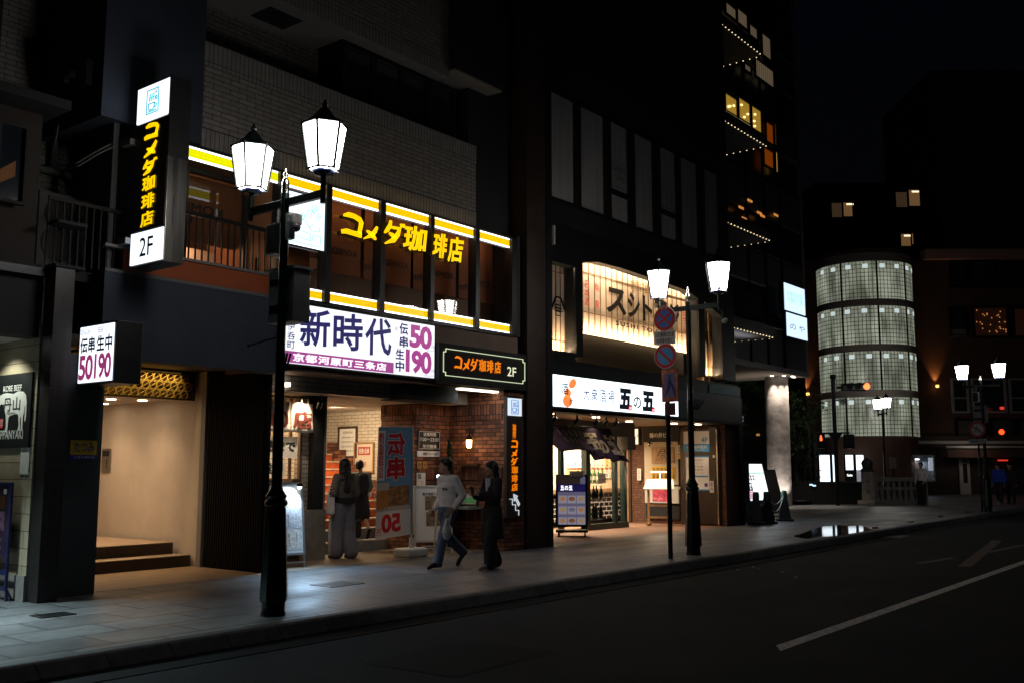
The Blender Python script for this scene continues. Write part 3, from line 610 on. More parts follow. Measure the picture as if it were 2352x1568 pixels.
def big_word(mt, n0, n1, du, dv, nm):
    m = MB()
    for ch, x0, x1, y0, y1 in (('コ', 784, 831, 494, 543), ('メ', 834, 868, 517, 553), ('ダ', 882, 928, 510, 564), ('珈', 924, 977, 520, 579), ('琲', 992, 1024, 537, 594), ('店', 1027, 1061, 544, 605)):
        xc, yc = (x0 + x1) / 2, (y0 + y1) / 2; a, b = F.uv(x0, yc)[0] + du, F.uv(x1, yc)[0] + du; c, d = F.uv(xc, y1)[1] + dv, F.uv(xc, y0)[1] + dv
        if ch in 'コメダ': katakana(m, ch, F, a, c, b - a, d - c, n0, n1, .82)
        else: text(ch, F, a, b, c, d, mt, S, n1, bold=.03, slant=.08, shear=.12, name=nm)
    m.build(nm, mt, S)
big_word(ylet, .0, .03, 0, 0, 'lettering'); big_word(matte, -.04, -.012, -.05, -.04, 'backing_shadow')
# tall projecting sign
S = thing('blade_sign', 'tall black projecting cafe sign with yellow vertical letters and 2F at its foot', 'projecting sign', (7.1, 11.5, 4.2)); F = FX(6.98)
MB().box(6.98, 7.27, 11.1, 11.88, 4.17, 6.63).build('cabinet', steel, S, bevel=.008)
MB().fbox(F, -11.86, -11.12, 4.64, 6.10, .0, .012).build('black_face', mat('black acrylic', (.03, .02, .015), .2), S)
MB().box(6.97, 7.275, 11.09, 11.13, 5.55, 6.64).build('side_panel', mat('black side film', (.012, .012, .012), .5), S)
wp = lit('white lit acrylic', (.84, .92, 1.0), 1.5)
MB().fbox(F, -11.86, -11.12, 6.12, 6.605, 0, .014).build('top_face', wp, S); MB().fbox(F, -11.86, -11.12, 4.20, 4.62, 0, .014).build('bottom_face', wp, S)
text('2F', F, -11.64, -11.33, 4.29, 4.54, ink, S, .018, .008)
cafe_word(F, -11.64, 5.86, .31, .236, ylet, S, .014, .024, h=.19, vert=True, bold=.03)
def cup_emblem(F, u, v, s, mt, parent, n):      # small teal outline emblem: framed cup with steam
    m = MB(); q = lambda pts: pline(m, F, [(u + a * s, v + b * s) for a, b in pts], n, .008 * s / .25)
    q([(-.5, -.6), (.5, -.6), (.5, .6), (-.5, .6), (-.5, -.6)]); q([(-.36, -.1), (-.3, -.42), (.12, -.42), (.18, -.1), (-.36, -.1)]); q([(.18, -.14), (.34, -.18), (.3, -.34), (.15, -.34)])
    for k in range(3): q([(-.25 + k * .16, 0), (-.3 + k * .16, .14), (-.2 + k * .16, .26), (-.25 + k * .16, .4)])
    q([(-.4, -.5), (.38, -.5)]); q([(.3, .02), (.4, .12), (.3, .22), (.2, .12), (.3, .02)]); q([(.2, .36), (.3, .44), (.4, .36)])
    m.build('emblem', mt, parent)
cup_emblem(F, -11.49, 6.37, .27, lit('teal print', (.05, .55, .65), .55), S, .018)
MB().fbox(F, -11.48, -11.38, 6.505, 6.515, .016, .02).build('emblem_text', lit('red print', (.9, .2, .2), .5), S)
MB().box(6.9, 7.0, 11.88, 12.1, 5.85, 5.93).box(6.9, 7.0, 11.88, 12.1, 4.5, 4.58).build('bracket', galv, S)
# small projecting price sign
S = thing('price_blade_sign', 'square lit projecting sign with pink prices 50 and 190 in a black case', 'projecting sign', (6.6, 11.6, 2.6)); F = FX(6.42)
MB().box(6.425, 6.78, 11.16, 12.02, 2.60, 3.36).build('cabinet', blackp, S, bevel=.01)
MB().fbox(F, -11.99, -11.20, 2.63, 3.33, -.004, .006).build('face', wp, S)
pink = lit('pink print', (.50, .06, .24), .55); inkb = lit('navy print', (.012, .012, .05), .3); inkb2 = inkb
text('DENGUSHI', F, -11.97, -11.74, 3.23, 3.30, inkb, S, .009); text('BEER', F, -11.56, -11.43, 3.23, 3.30, inkb, S, .009); text('サッポロ\n赤ラベル', F, -11.41, -11.28, 3.23, 3.31, inkb, S, .009)
text('伝串', F, -11.97, -11.62, 3.0, 3.20, inkb, S, .009, .03); text('生中', F, -11.58, -11.22, 3.0, 3.20, inkb, S, .009, .03)
text('50', F, -11.98, -11.64, 2.66, 2.98, pink, S, .009, .03, spacing=.9); text('190', F, -11.61, -11.22, 2.66, 2.98, pink, S, .009, .03, spacing=.9)
text('円', F, -11.665, -11.63, 2.65, 2.69, inkb, S, .010); text('円', F, -11.245, -11.21, 2.65, 2.69, inkb, S, .010)
# yellow plate on the pillar, intercom in the alcove
S = thing('yellow_plate', 'small dim yellow name plate with navy script on the dark pillar', 'sign', (6.55, 12.03, 1.8)); F = FY(12.03)
MB().fbox(F, 6.38, 6.73, 1.74, 1.92, .002, .012).build('plate', mat('yellow enamel', (.55, .36, .01), .5), S); MB().fbox(F, 6.38, 6.73, 1.68, 1.738, .002, .012).build('blue_strip', mat('blue enamel', (.03, .04, .3), .5), S)
text('たつみ', F, 6.43, 6.70, 1.77, 1.90, inkblue, S, .015, .02); text('三条木屋町角', F, 6.43, 6.7, 1.695, 1.723, white, S, .015)
S = thing('intercom', 'brushed metal door intercom panel on the beige alcove wall', 'intercom', (9.65, 16.8, 1.7)); F = FX(9.65)
MB().fbox(F, -17.0, -16.72, 1.5, 1.92, .002, .03).build('panel', steel, S, bevel=.004); MB().fbox(F, -16.97, -16.75, 1.78, 1.88, .03, .034).build('screen', matte, S)
for k in range(4): MB().fbox(F, -16.83, -16.79, 1.56 + k * .045, 1.585 + k * .045, .03, .035).build('button', black, S)
# big shop sign
S = thing('shop_fascia_sign', 'wide white lit fascia sign with large navy brush characters and pink band', 'lit sign', (11.4, 12, 3.6)); F = FY(11.98)
MB().fbox(F, 9.60, 13.03, 3.13, 4.12, -.07, .0).build('cabinet', blackp, S)
MB().fbox(F, 9.63, 13.0, 3.16, 4.09, .0, .012).build('face', lit('sign white', (.92, .95, 1.0), 1.1), S)
navyp = lit('navy brush print', (.025, .022, .14), .75)
def pbox(x0, x1, y0, y1):
    xc, yc = (x0 + x1) / 2, (y0 + y1) / 2; return F.uv(x0, yc)[0], F.uv(x1, yc)[0], F.uv(xc, y1)[1], F.uv(xc, y0)[1]
for ch, q_ in (('新', (687, 757, 709, 797)), ('時', (764, 832, 721, 806)), ('代', (837, 898, 731, 816))): text(ch, F, *pbox(*q_), navyp, S, .016, .022, slant=.08)
text('伊', F, 9.68, 9.83, 3.66, 3.8, navyp, S, .016, .01); text('呑\n町', F, 9.68, 9.84, 3.38, 3.64, navyp, S, .016, .01)
MB().fbox(F, 9.63, 11.98, 3.17, 3.35, .012, .015).build('pink_band', lit('pink band', (.42, .08, .32), .75), S)
text('京都河原町三条店', F, 9.8, 11.8, 3.195, 3.325, lit('white band print', (1, .97, 1), 1.2), S, .02, .03, spacing=1.15)
pk2 = lit('pink numerals', (.45, .06, .30), .8)
for ch, q_ in (('伝', (916, 936, 742, 769)), ('串', (916, 936, 772, 798)), ('生', (907, 927, 801, 825)), ('中', (907, 927, 828, 853))): text(ch, F, *pbox(*q_), navyp, S, .016, .03)
text('50', F, *pbox(939, 991, 748, 801), pk2, S, .016, .045, spacing=.9); text('190', F, *pbox(930, 990, 804, 858), pk2, S, .016, .045, spacing=.86)
text('円', F, 12.92, 12.985, 3.67, 3.73, navyp, S, .018); text('円', F, 12.92, 12.985, 3.25, 3.31, navyp, S, .018); text('税込209円', F, 12.75, 12.98, 3.175, 3.21, navyp, S, .018); text('税込55円', F, 12.8, 12.98, 3.625, 3.655, navyp, S, .018); text('®', F, 12.0, 12.06, 3.9, 3.97, navyp, S, .016)
# dark cafe fascia
S = thing('cafe_fascia_sign', 'black fascia box with cream outline and orange cafe lettering reading 2F', 'lit sign', (14.3, 11.9, 3.4)); F = FY(11.88)
MB().box(13.04, 15.62, 11.88, 12.04, 3.08, 3.80).build('cabinet', matte, S, bevel=.01)
crm = lit('cream lit line', (.75, .85, .55), .75); m = MB()
a, b, c, d, k, t = 13.14, 15.54, 3.22, 3.70, .06, .016
pline(m, F, [(a + k, c), (b - k, c), (b - k, c + k), (b, c + k), (b, d - k), (b - k, d - k), (b - k, d), (a + k, d), (a + k, d - k), (a, d - k), (a, c + k), (a + k, c + k), (a + k, c)], .008, .009); m.build('outline', crm, S)
orl = lit('orange letter', (1.0, .22, .0), .9)
cafe_word(F, 13.44, 3.36, .205, .228, orl, S, .0, .014, bold=.03); text('2F', F, 14.98, 15.26, 3.34, 3.52, lit('cream letter', (.85, .85, .6), .9), S, .01, .01)
MB().fbox(Frame((0, 0, 3.06), X3, Y3), 13.9, 15.0, 12.1, 12.24, -.035, -.01).build('tube_light', lit('strip tube', (1, .95, .75), 4), S)
lamp('AREA', 'tube_glow', (14.2, 12.1, 3.0), 9, (.92, .95, 1), S, 1.1, .12, aim=(14.4, 12.2, 0), spread=170)
# vertical sign by the brick wall
S = thing('vertical_cafe_sign', 'narrow black vertical cafe sign with orange letters, white top and stair arrow', 'sign', (15.2, 11.9, 1.7)); F = FY(11.9)
MB().box(15.0, 15.5, 11.9, 11.97, .62, 2.95).build('cabinet', mat('dark sign metal', (.035, .03, .027), .5), S, bevel=.006)
MB().fbox(F, 15.03, 15.46, 2.58, 2.92, .0, .012).build('top_face', lit('pale blue lit face', (.70, .82, .95), .95), S); cup_emblem(F, 15.24, 2.75, .22, lit('blue print', (.04, .20, .6), .5), S, .015)
text('珈琲所', F, 15.18, 15.29, 2.14, 2.42, orl, S, .004, .02, vertical=True, line=.75)
cafe_word(F, 15.14, 1.96, .20, .166, orl, S, .0, .010, h=.14, vert=True, bold=.03)
m = MB(); pline(m, F, [(15.07, .98), (15.17, .98), (15.17, .87), (15.27, .87), (15.27, .76), (15.37, .76), (15.37, .66)], .006, .010); m.poly(F, [(15.2, 1.08), (15.22, .93), (15.26, .96), (15.36, .83), (15.41, .88), (15.31, 1.0), (15.345, 1.035)], .002, .012); m.build('stair_arrow', lit('white sign glow', (.8, .88, .95), .6), S)
# sconce on the brick wall
S = thing('wall_sconce', 'small glowing lantern sconce on the red brick wall', 'wall lamp', (14.95, 12.74, 2.1))
MB().lathe((14.87, 12.74, 1.96), [(.035, 0), (.05, .02), (.058, .16)], 8).build('shade', lit('sconce glass', (1, .62, .25), 7), S)
MB().lathe((14.87, 12.74, 2.12), [(.075, 0), (.05, .05), (.012, .09)], 8).tube([(14.87, 12.74, 2.2), (14.9, 12.74, 2.28), (14.985, 12.74, 2.22)], .012).build('bracket', black, S)
lamp('POINT', 'sconce_light', (14.82, 12.74, 2.02), 9, (1, .55, .22), S, .05)
MB().box(14.9, 14.985, 12.55, 13.0, 1.62, 1.66).build('wall_shelf', woodd, None, label='little dark ledge on the brick wall below the sconce', cat='ledge')

# ------------------------------------------------------------------ dark building with the sushi bar upstairs and the tavern below
B2 = thing('sushi_building', 'dark building with glowing paper screen window upstairs and tavern at street level', 'building', (20, 13, 0))
def b2(name, m, *a, parent=None, bevel=0): return MB().box(*a).build(name, m, parent or B2, bevel=bevel)
rustm = mat('rusty dark steel', (.035, .018, .012), .65, noise=.45, nscale=4, world=True)
b2('corner_column', rustm, 15.66, 16.3, 11.9, 12.8, 0, 15); b2('corner_column', blackp, 16.3, 16.5, 11.88, 12.8, 0, 15)
b2('upper_wall', darker, 16.5, 25.75, 12.3, 13.2, 6.8, 17)
b2('roof_mass', darker, 16.5, 25.7, 13.2, 22, 6.3, 17)
for (a, b) in ((16.5, 16.88), (17.84, 18.1), (23.62, 23.95), (24.96, 25.75)): b2('window_post', blackp, a, b, 12.2, 12.5, 3.98, 6.8)
b2('sill_band', mat('dark bronze band', (.035, .04, .042), .35, .5, noise=.3, nscale=3, world=True), 16.5, 25.75, 12.1, 12.5, 3.52, 3.76); b2('sill_band', blackp, 16.5, 25.75, 12.14, 12.5, 3.76, 3.86)
b2('verdigris_edge', mat('verdigris', (.05, .20, .22), .4, .3, noise=.5, nscale=6), 23.9, 25.76, 12.08, 12.1, 3.55, 3.8)
b2('bay_wall', blackp, 16.88, 17.84, 12.22, 12.5, 3.86, 4.06)
F = FY(12.2)
arch = [F.uv(*q) for q in ((1336, 602), (1373, 602), (1428, 616), (1486, 636), (1540, 654), (1579, 668), (1603, 686))]
ap = [(18.1, arch[0][1])] + arch[1:-1] + [(23.62, arch[-1][1])]
m = MB()
for p, q in zip(ap, ap[1:]): m.poly(F, [p, q, (q[0], 6.81), (p[0], 6.81)], -.25, -.0)
m.build('window_arch', blackp, B2)
MB().poly(F, [(23.95, 6.02), (24.96, 5.72), (24.96, 6.81), (23.95, 6.81)], -.25, 0).build('window_arch', blackp, B2)
b2('window_head', blackp, 16.88, 17.84, 12.2, 12.45, 5.97, 6.8)
glassw = glass('shop window glass', (.95, .95, .95))
for (a, b, c, d) in ((16.88, 17.84, 4.06, 5.97), (18.1, 23.62, 3.86, 6.2), (23.95, 24.96, 3.86, 6.05)): b2('pane', glassw, a, b, 12.24, 12.25, c, d)
# paper screens
shoji = mat('paper screen', (.72, .56, .42), .85, noise=.03, nscale=3); lath = mat('screen lattice', (.20, .115, .05), .6)
FS = FY(12.8)
SC = thing('paper_screen', 'wide glowing paper screen with wooden lattice and black brush lettering in the arched window', 'screen', (21, 12.8, 4.6))
u0, u1 = FS.uv(1330, 750)[0] - .1, FS.uv(1606, 800)[0]; v0 = FS.uv(1336, 755)[1] + .0
v0 = 4.70; v1 = 6.62
MB().fbox(FS, u0, u1, v0, v1, -.03, 0).build('paper', shoji, SC)
m = MB(); nb = 24
for k in range(nb + 1):
    u = u0 + (u1 - u0) * k / nb; m.fbox(FS, u - .009, u + .009, v0, v1, 0, .02)
for v in (v0 + .01, 5.18, 6.12, v1 - .01): m.fbox(FS, u0, u1, v - .009, v + .009, 0, .018)
m.build('lattice', lath, SC)
bru = mat('brush ink', (.008, .006, .005), .8, spec=.1)
G = lambda x0, y0, x1, y1: FS.rect(x0, y0, x1, y1)
def txt(body, x0, y0, x1, y1, mt, sl=0.0, bold=.0, par=SC, FF=None, **k):
    FF = FF or FS; a, b = FF.uv(x0, y0), FF.uv(x1, y1)
    return text(body, FF, a[0], b[0], min(a[1], b[1]), max(a[1], b[1]), mt, par, .022, bold, **k)
us = lambda x, y: FS.uv(x, y)
for ch, x0, x1, yc in (('ス', 1391, 1437, 692), ('シ', 1440, 1468, 704), ('ト', 1474, 1497, 713), ('フ', 1503, 1531, 722), ('ジ', 1533, 1560, 730)):
    a = us(x0, yc)[0]; b = us(x1, yc)[0]; text(ch, FS, a, b, 5.28, 5.93, bru, SC, .022, .035)
a = us(1413, 750)[0]; b = us(1535, 780)[0]; text('SUSHI TO FUJI', FS, a, b, 4.98, 5.13, bru, SC, .022, .03, spacing=1.25)
a = us(1447, 660)[0]; b = us(1520, 680)[0]; text('鮨酒場', FS, a, b, 6.0, 6.28, lath, SC, .022, .0)
for bd, x0, x1, z0, z1 in (('日本酒', 1341, 1352, 5.33, 5.93), ('魚 肴', 1364, 1375, 5.33, 5.93), ('おでん', 1565, 1573, 5.2, 5.85)):
    text(bd, FS, us(x0, 690)[0], us(x1, 690)[0], z0, z1, inkred, SC, .022, .01, vertical=True)
led = lit('warm led strip', (1, .72, .38), 5)
MB().fbox(FS, u0, u1, v0 - .04, v0 - .015, .0, .10).build('led_strip', led, SC)
lamp('AREA', 'screen_uplight', ((u0 + u1) / 2, 12.70, v0 + .02), 85, (1, .77, .50), SC, u1 - u0, .04, aim=((u0 + u1) / 2, 12.80, 5.2))
lamp('AREA', 'screen_downlight', ((u0 + u1) / 2, 12.62, 6.56), 150, (1, .77, .50), SC, u1 - u0, .04, aim=((u0 + u1) / 2, 12.80, 5.7))
lamp('AREA', 'screen_fill', ((u0 + u1) / 2, 12.34, 6.25), 120, (1, .80, .58), SC, u1 - u0, .1, aim=((u0 + u1) / 2, 12.8, 5.3))
b2('dining_room_wall', woodd, 16.9, 25.0, 15.0, 15.1, 3.8, 6.3); b2('dining_floor', woodd, 16.5, 25.6, 12.5, 15.1, 3.76, 3.86)
b2('screen_return', mat('warm reveal', (.45, .25, .10), .7), u1 + .0, u1 + .06, 12.5, 12.9, 3.86, 6.4)
b2('bulkhead', mat('dim bulkhead', (.025, .016, .010), .7), 18.1, 23.9, 12.84, 12.9, 3.86, 4.66)
for (x0, x1, fu0, fu1, nm, lb) in ((17.32, 18.3, 16.9, 17.9, 'a', 'narrow lit paper screen with a peaked crest left of the main arched window'), (24.5, 25.5, 24.0, 25.0, 'b', 'narrow lit paper screen with half a peaked crest right of the main arched window')):
    FN = FY(12.55); q = thing('side_screen', lb, 'screen', (x0, 12.55, 4), group='narrow side screens of the sushi bar')
    MB().fbox(FN, x0, x1, 3.9, 6.1, -.03, 0).build('paper', shoji, q); m = MB()
    for k in range(5): m.fbox(FN, x0 + .05 + k * .17, x0 + .065 + k * .17, 3.9, 6.1, 0, .018)
    for v in (4.2, 4.32, 5.0, 5.85): m.fbox(FN, x0, x0 + .75, v, v + .015, 0, .016)
    m.build('lattice', lath, q); MB().fbox(FN, x0 + .78, x1, 3.9, 6.1, .0, .03).build('jamb', mat('honey wood', (.55, .30, .10), .55) if nm == 'a' else bpy.data.materials['honey wood'], q)
    m = MB(); cx, cz = x0 + .3, 5.1
    pline(m, FN, [(cx - .28, cz - .12), (cx - .08, cz + .2), (cx + .08, cz + .2), (cx + .3, cz - .12)], .022, .022)
    for k in range(3): m.fbox(FN, cx - .12, cx + .12, cz - .03 + k * .07 - .1, cz - .0 + k * .07 - .1, .018, .024)
    m.frame(FN, cx - .09, cx + .09, cz - .22, cz - .1, .018, .024, .02); m.build('crest', bru, q)
    lamp('AREA', 'side_screen_light', ((x0 + x1) / 2, 12.4, 6.0 if nm == 'a' else 5.9), 60, (1, .74, .45), q, .9, .08, aim=((x0 + x1) / 2, 12.55, 4.9))
    lamp('AREA', 'side_screen_uplight', ((x0 + x1) / 2, 12.4, 4.1), 34, (1, .74, .45), q, .9, .08, aim=((x0 + x1) / 2, 12.55, 4.9))
# curtained windows on the third floor
curt = mat('pale curtain', (.66, .65, .64), .9, noise=.12, nscale=2, stretch=(5, 1, .3)); FW = FY(12.3)
for k, (x0, x1, hasb) in enumerate(((1263, 1316, 0), (1331, 1384, 0), (1400, 1439, 1), (1455, 1496, 0), (1513, 1548, 1), (1560, 1597, 0), (1613, 1645, 0))):
    a, b = FW.uv(x0, 380)[0], FW.uv(x1, 380)[0]
    fr = MB().frame(FW, a - .06, b + .06, 7.36, 9.86, 0, .05, .06).build('window', blackp, B2)
    MB().grid(lambda s, t: FW.p(a + (b - a) * s, 7.42 + 2.38 * t, .004 + .004 * math.sin(s * 19 + k * 1.7)), 40, 2).build('curtain', curt, fr, True)
    MB().fbox(FW, a, b, 7.42, 9.8, .032, .036).build('pane', glassc, fr)
    if hasb:
        MB().fbox(FW, a, b, 8.0, 8.14, .036, .05).build('rail', blackp, fr)
        t = text(('GRAND\n  SANJO', 'グランド\n  三条')[k > 3], FW, a + .05, b - .05, 8.35, 8.75, mat('dim window print', (.16, .16, .16), .7) if k < 4 else bpy.data.materials['dim window print'], fr, .045)
        mm = MB().frame(FW, a + .01, b - .01, 8.22, 8.85, .040, .044, .012).build('sign_outline', bpy.data.materials['dim window print'], fr)
for k in range(6): b2('high_window', mat('high window', (.02, .024, .027), .3) if k == 0 else bpy.data.materials['high window'], 17.1 + k * 1.4, 18.0 + k * 1.4, 12.27, 12.3, 11.6, 13.2)
MB().box(16.5, 16.53, 11.82, 11.88, 6.2, 6.6).build('reflector_plate', white, None, label='small white marker plate high on the dark column edge', cat='plate')

# ------------------------------------------------------------------ tavern at street level
b2('canopy', blackp, 16.5, 25.75, 12.02, 12.5, 2.74, 2.83); b2('porch_ceiling', mat('tavern soffit', (.30, .20, .12), .55, noise=.2, nscale=3, world=True), 16.5, 25.0, 12.5, 16.3, 2.76, 2.9)
b2('fascia_panel', mat('grey stone fascia', (.10, .10, .105), .35, noise=.2, nscale=2, world=True), 21.95, 25.7, 12.06, 12.3, 2.83, 3.52)
b2('chrome_trim', chrome, 16.5, 25.76, 12.0, 12.02, 2.74, 2.78)
b2('header_beam', blackp, 16.5, 23.4, 14.1, 14.3, 2.4, 2.76)
b2('back_wall', woodd, 23.0, 25.0, 15.7, 15.8, 0, 2.76); b2('tavern_left_wall', brickD, 16.45, 16.6, 12.8, 16.2, 0, 2.76)
side = b2('side_wall', brickD, 25.0, 25.75, 12.22, 15.8, 0, 2.76)
b2('pier_edge', black, 25.75, 26.0, 12.15, 12.6, 0, 3.5)
b2('interior_wall', mat('cream interior', (.68, .54, .36), .8, noise=.15, nscale=3), 16.6, 25.0, 15.4, 15.5, .98, 2.76)
b2('counter_wall', brick('black gloss tile', (.014, .014, .016), (.02, .02, .022), (.50, .48, .45), .25, .125, .017, .25, .4, var=.1), 16.6, 25.0, 15.36, 15.5, .16, .90)
b2('counter_ledge', wood, 16.6, 25.0, 15.3, 15.5, .90, 1.0)
MB().add([(16.5, 12.2, .004), (25.0, 12.2, .004), (25.0, 15.7, .004), (16.5, 15.7, .004)], [(0, 1, 2, 3)]).build('brick_paving', brick('brick paving', (.26, .135, .08), (.20, .10, .065), (.09, .07, .055), .21, .10, .006, .7, .5, flat=True, var=.2), kind='structure')
FT = FY(14.2); q = [FT.uv(x, 1100)[0] for x in (1285, 1292, 1341, 1350, 1409, 1415, 1431, 1436)]
fr = MB().box(q[0], q[1], 14.15, 14.25, 0, 2.4).box(q[2], q[3], 14.12, 14.28, 0, 2.4).box(q[4], q[5], 14.15, 14.25, .15, 2.4).box(q[6], q[7], 14.15, 14.3, .15, 2.4).box(q[2], q[7], 14.1, 14.3, 0, .15).box(16.6, q[2], 14.15, 14.25, 2.3, 2.4).build('shop_front', mat('dark green frame', (.012, .03, .028), .35), B2)
MB().box(q[3], q[6], 14.19, 14.2, .15, 2.4).box(16.7, q[0], 14.19, 14.2, .1, 2.3).box(q[7] - .02, q[7] - .01, 14.25, 15.3, .15, 2.4).build('pane', glassw, fr)
b2('steel_duct', mat('dark duct', (.03, .03, .032), .5), q[6] - .15, q[7] + .15, 13.95, 14.3, 2.05, 2.4)
lamp('AREA', 'tavern_light', (21.6, 14.85, 2.7), 430, (1, .80, .55), B2, 5.0, .6, aim=(21.6, 15.2, 0), spread=130)
FB2 = FY(15.38)
pap = [paperw, paperY]; k = 0
strips = []
for (xs, rows) in (((1302, 1310, 1318, 1326, 1333), ((1047, 1073), (1076, 1098))), ((1352, 1361, 1370, 1380, 1390, 1400), ((1052, 1072), (1076, 1096)))):
    for yy in rows:
        for x in xs:
            a, b, c, d = FB2.rect(x, yy[0], x + 7, yy[1]); yel = random.random() < .35
            t = thing('menu_strip', 'yellow vertical paper menu strip with black brush writing on the tavern wall' if yel else 'white vertical paper menu strip with black brush writing on the tavern wall', 'menu strip', (a, 15.38, c), group='yellow menu strips on the tavern wall' if yel else 'white menu strips on the tavern wall')
            MB().fbox(FB2, a, b, c, d, 0, .006).build('paper', pap[yel], t); MB().fbox(FB2, a, b, d - .02, d, .006, .009).build('red_edge', inkred, t)
            text(random.choice(['鶏もも焼', 'ねぎま串', 'つくね煮', '冷奴大盛', '肉じゃが', 'だし巻玉', 'おでん盛', '枝豆塩']), FB2, a + .03, b - .03, c + .03, d - .05, ink, t, .009, .02, vertical=True)
t = thing('entrance_notice', 'white entrance notice with large red characters low on the tavern wall', 'notice', (19.8, 15.38, 1.2)); a, b, c, d = FB2.rect(1306, 1104, 1333, 1134)
MB().fbox(FB2, a, b, c, d, .01, .02).build('sheet', white, t); text('入口', FB2, a + .15, b - .08, c + .22, d - .06, inkred, t, .024, .03); text('お一人様\n大歓迎', FB2, a + .2, b - .1, c + .04, c + .18, ink, t, .024)
t = thing('glass_notice', 'cream handwritten notice taped inside the glass beside the bottles', 'notice', (21.9, 14.26, 1.6)); FG = FY(14.26); a, b, c, d = FG.rect(1373, 1086, 1391, 1108)
MB().fbox(FG, a, b, c, d, 0, .004).build('sheet', paperw, t)
for k in range(4): text('本日のおすすめ', FG, a + .03, b - .03, d - .1 - k * .09, d - .05 - k * .09, ink, t, .008)
MB().box(q[3] + .05, q[4], 14.55, 14.85, 1.16, 1.19).box(q[3] + .05, q[4], 14.55, 14.85, .72, .75).box(q[3] + .05, q[4], 14.55, 14.85, .2, .23).build('bottle_shelf', mat('steel shelf', (.2, .2, .2), .4, .6), None, label='three tier metal shelf of bottles behind the tavern glass', cat='shelf')
bdk = mat('dark bottle glass', (.010, .014, .010), .08); bgr = mat('green bottle glass', (.02, .10, .03), .1); lab = mat('bottle label', (.6, .6, .5), .6)
def bottle(loc, mt, h, lb, gr, labm):
    t = thing('bottle', lb, 'bottle', loc, 0, gr, local=True); r = h * .135
    MB().lathe((0, 0, 0), [(r, 0), (r, h * .6), (r * .85, h * .68), (r * .35, h * .8), (r * .33, h)], 10).build('body', mt, t, True)
    MB().lathe((0, 0, 0), [(r * 1.02, h * .18), (r * 1.02, h * .48)], 10, cap=False).build('label', labm, t); return t
p1 = bottle((q[3] + .3, 14.7, .23), bdk, .42, 'tall dark bottle on the lowest shelf behind the tavern glass', 'dark bottles on the lowest shelf', bdk); p2 = bottle((q[3] + .3, 14.7, 1.19), bgr, .34, 'green glass bottle with a pale label on the top shelf behind the glass', 'green bottles on the top shelf', lab)
p3 = bottle((q[3] + .3, 14.7, .75), bdk, .36, 'dark bottle on the middle shelf behind the tavern glass', 'dark bottles on the middle shelf', bdk)
for k in range(1, 7):
    dup(p1, (q[3] + .3 + k * .17, 14.68 + (k % 2) * .04, .23), 0); dup(p2, (q[3] + .3 + k * .19, 14.7, 1.19), 0); dup(p3, (q[3] + .3 + k * .18, 14.7 + (k % 2) * .03, .75), 0)
# fascia sign
S = thing('tavern_fascia_sign', 'long white lit tavern sign with black brush characters and orange splash', 'lit sign', (19.2, 12.0, 3.2)); F = FY(11.98)
MB().fbox(F, 16.56, 21.98, 2.80, 3.54, -.08, 0).build('cabinet', blackp, S)
MB().fbox(F, 16.6, 21.95, 2.84, 3.50, 0, .012).build('face', lit('tavern sign white', (.80, .92, 1.0), 2.2), S)
sk_ = lit('sign brush black', (.012, .02, .03), .35); gy = lit('grey brush', (.10, .13, .27), .7); og = lit('orange splash', (1.0, .25, .06), 1.0)
uq = lambda x: F.uv(x, 900)[0]
m = MB()
for (x, z, rx, rz, tl) in ((1314, 3.34, .13, .12, 1), (1303, 3.14, .12, .10, 0), (1302, 2.97, .17, .13, 0)):
    c = uq(x); m.poly(F, [(c + rx * math.cos(a) + tl * .05 * math.sin(a), z + rz * math.sin(a) * (1 if a < math.pi or not tl else .8)) for a in [2 * math.pi * k / 16 for k in range(16)]], .012, .015)
m.build('orange_splash', og, S)
text('酒', F, uq(1288), uq(1304), 3.10, 3.34, sk_, S, .018, .01); text('めし', F, uq(1306), uq(1331), 2.88, 3.04, sk_, S, .018)
for ch, x in (('大', 1345), ('衆', 1364), ('酒', 1383), ('場', 1402)): text(ch, F, uq(x - 7), uq(x + 7.5), 3.02, 3.30, gy, S, .016, .012)
text('五', F, uq(1421), uq(1450), 2.90, 3.38, sk_, S, .016, .07); text('の', F, uq(1453), uq(1471), 2.95, 3.22, sk_, S, .016, .02); text('五', F, uq(1474), uq(1502), 2.90, 3.38, sk_, S, .016, .07)
for x in (1446, 1499):
    MB().poly(F, [(uq(x) + .08 * math.cos(a), 2.94 + .06 * math.sin(a)) for a in [2 * math.pi * k / 14 for k in range(14)]], .018, .021).build('red_dot', lit('red dot', (.9, .05, .05), .8) if x < 1450 else bpy.data.materials['red dot'], S); text('GO', F, uq(x) - .05, uq(x) + .05, 2.915, 2.965, wh, S, .024)
# soffit downlights and spots
for (x, y) in ((17.6, 12.75), (19.5, 12.8), (21.8, 13.3), (23.6, 13.0), (24.4, 12.7)):
    MB().lathe((x, y, 2.735), [(.09, 0), (.09, .02)], 16).build('downlight', bpy.data.materials['warm downlight'], B2)
    lamp('SPOT', 'downlight_lamp', (x, y, 2.72), 48 if x > 21 else 9, (1, .74, .48), B2, .06, aim=(x, y + .15, 0), angle=100, blend=.7)
FA = FX(24.95)
def sw(name, m_, x0, y0, x1, y1, n0, n1, par, FF=FA):
    a, b, c, d = FF.rect(x0, y0, x1, y1); return MB().fbox(FF, a, b, c, d, n0, n1).build(name, m_, par)
def st(body, x0, y0, x1, y1, mt, par, n=.03, bold=0, FF=FA, **k):
    a, b, c, d = FF.rect(x0, y0, x1, y1); return text(body, FF, a, b, c, d, mt, par, n, bold, **k)
t = thing('display_board', 'cream wall display board with black header beside the tavern door', 'board', (24.95, 14.2, 1.1))
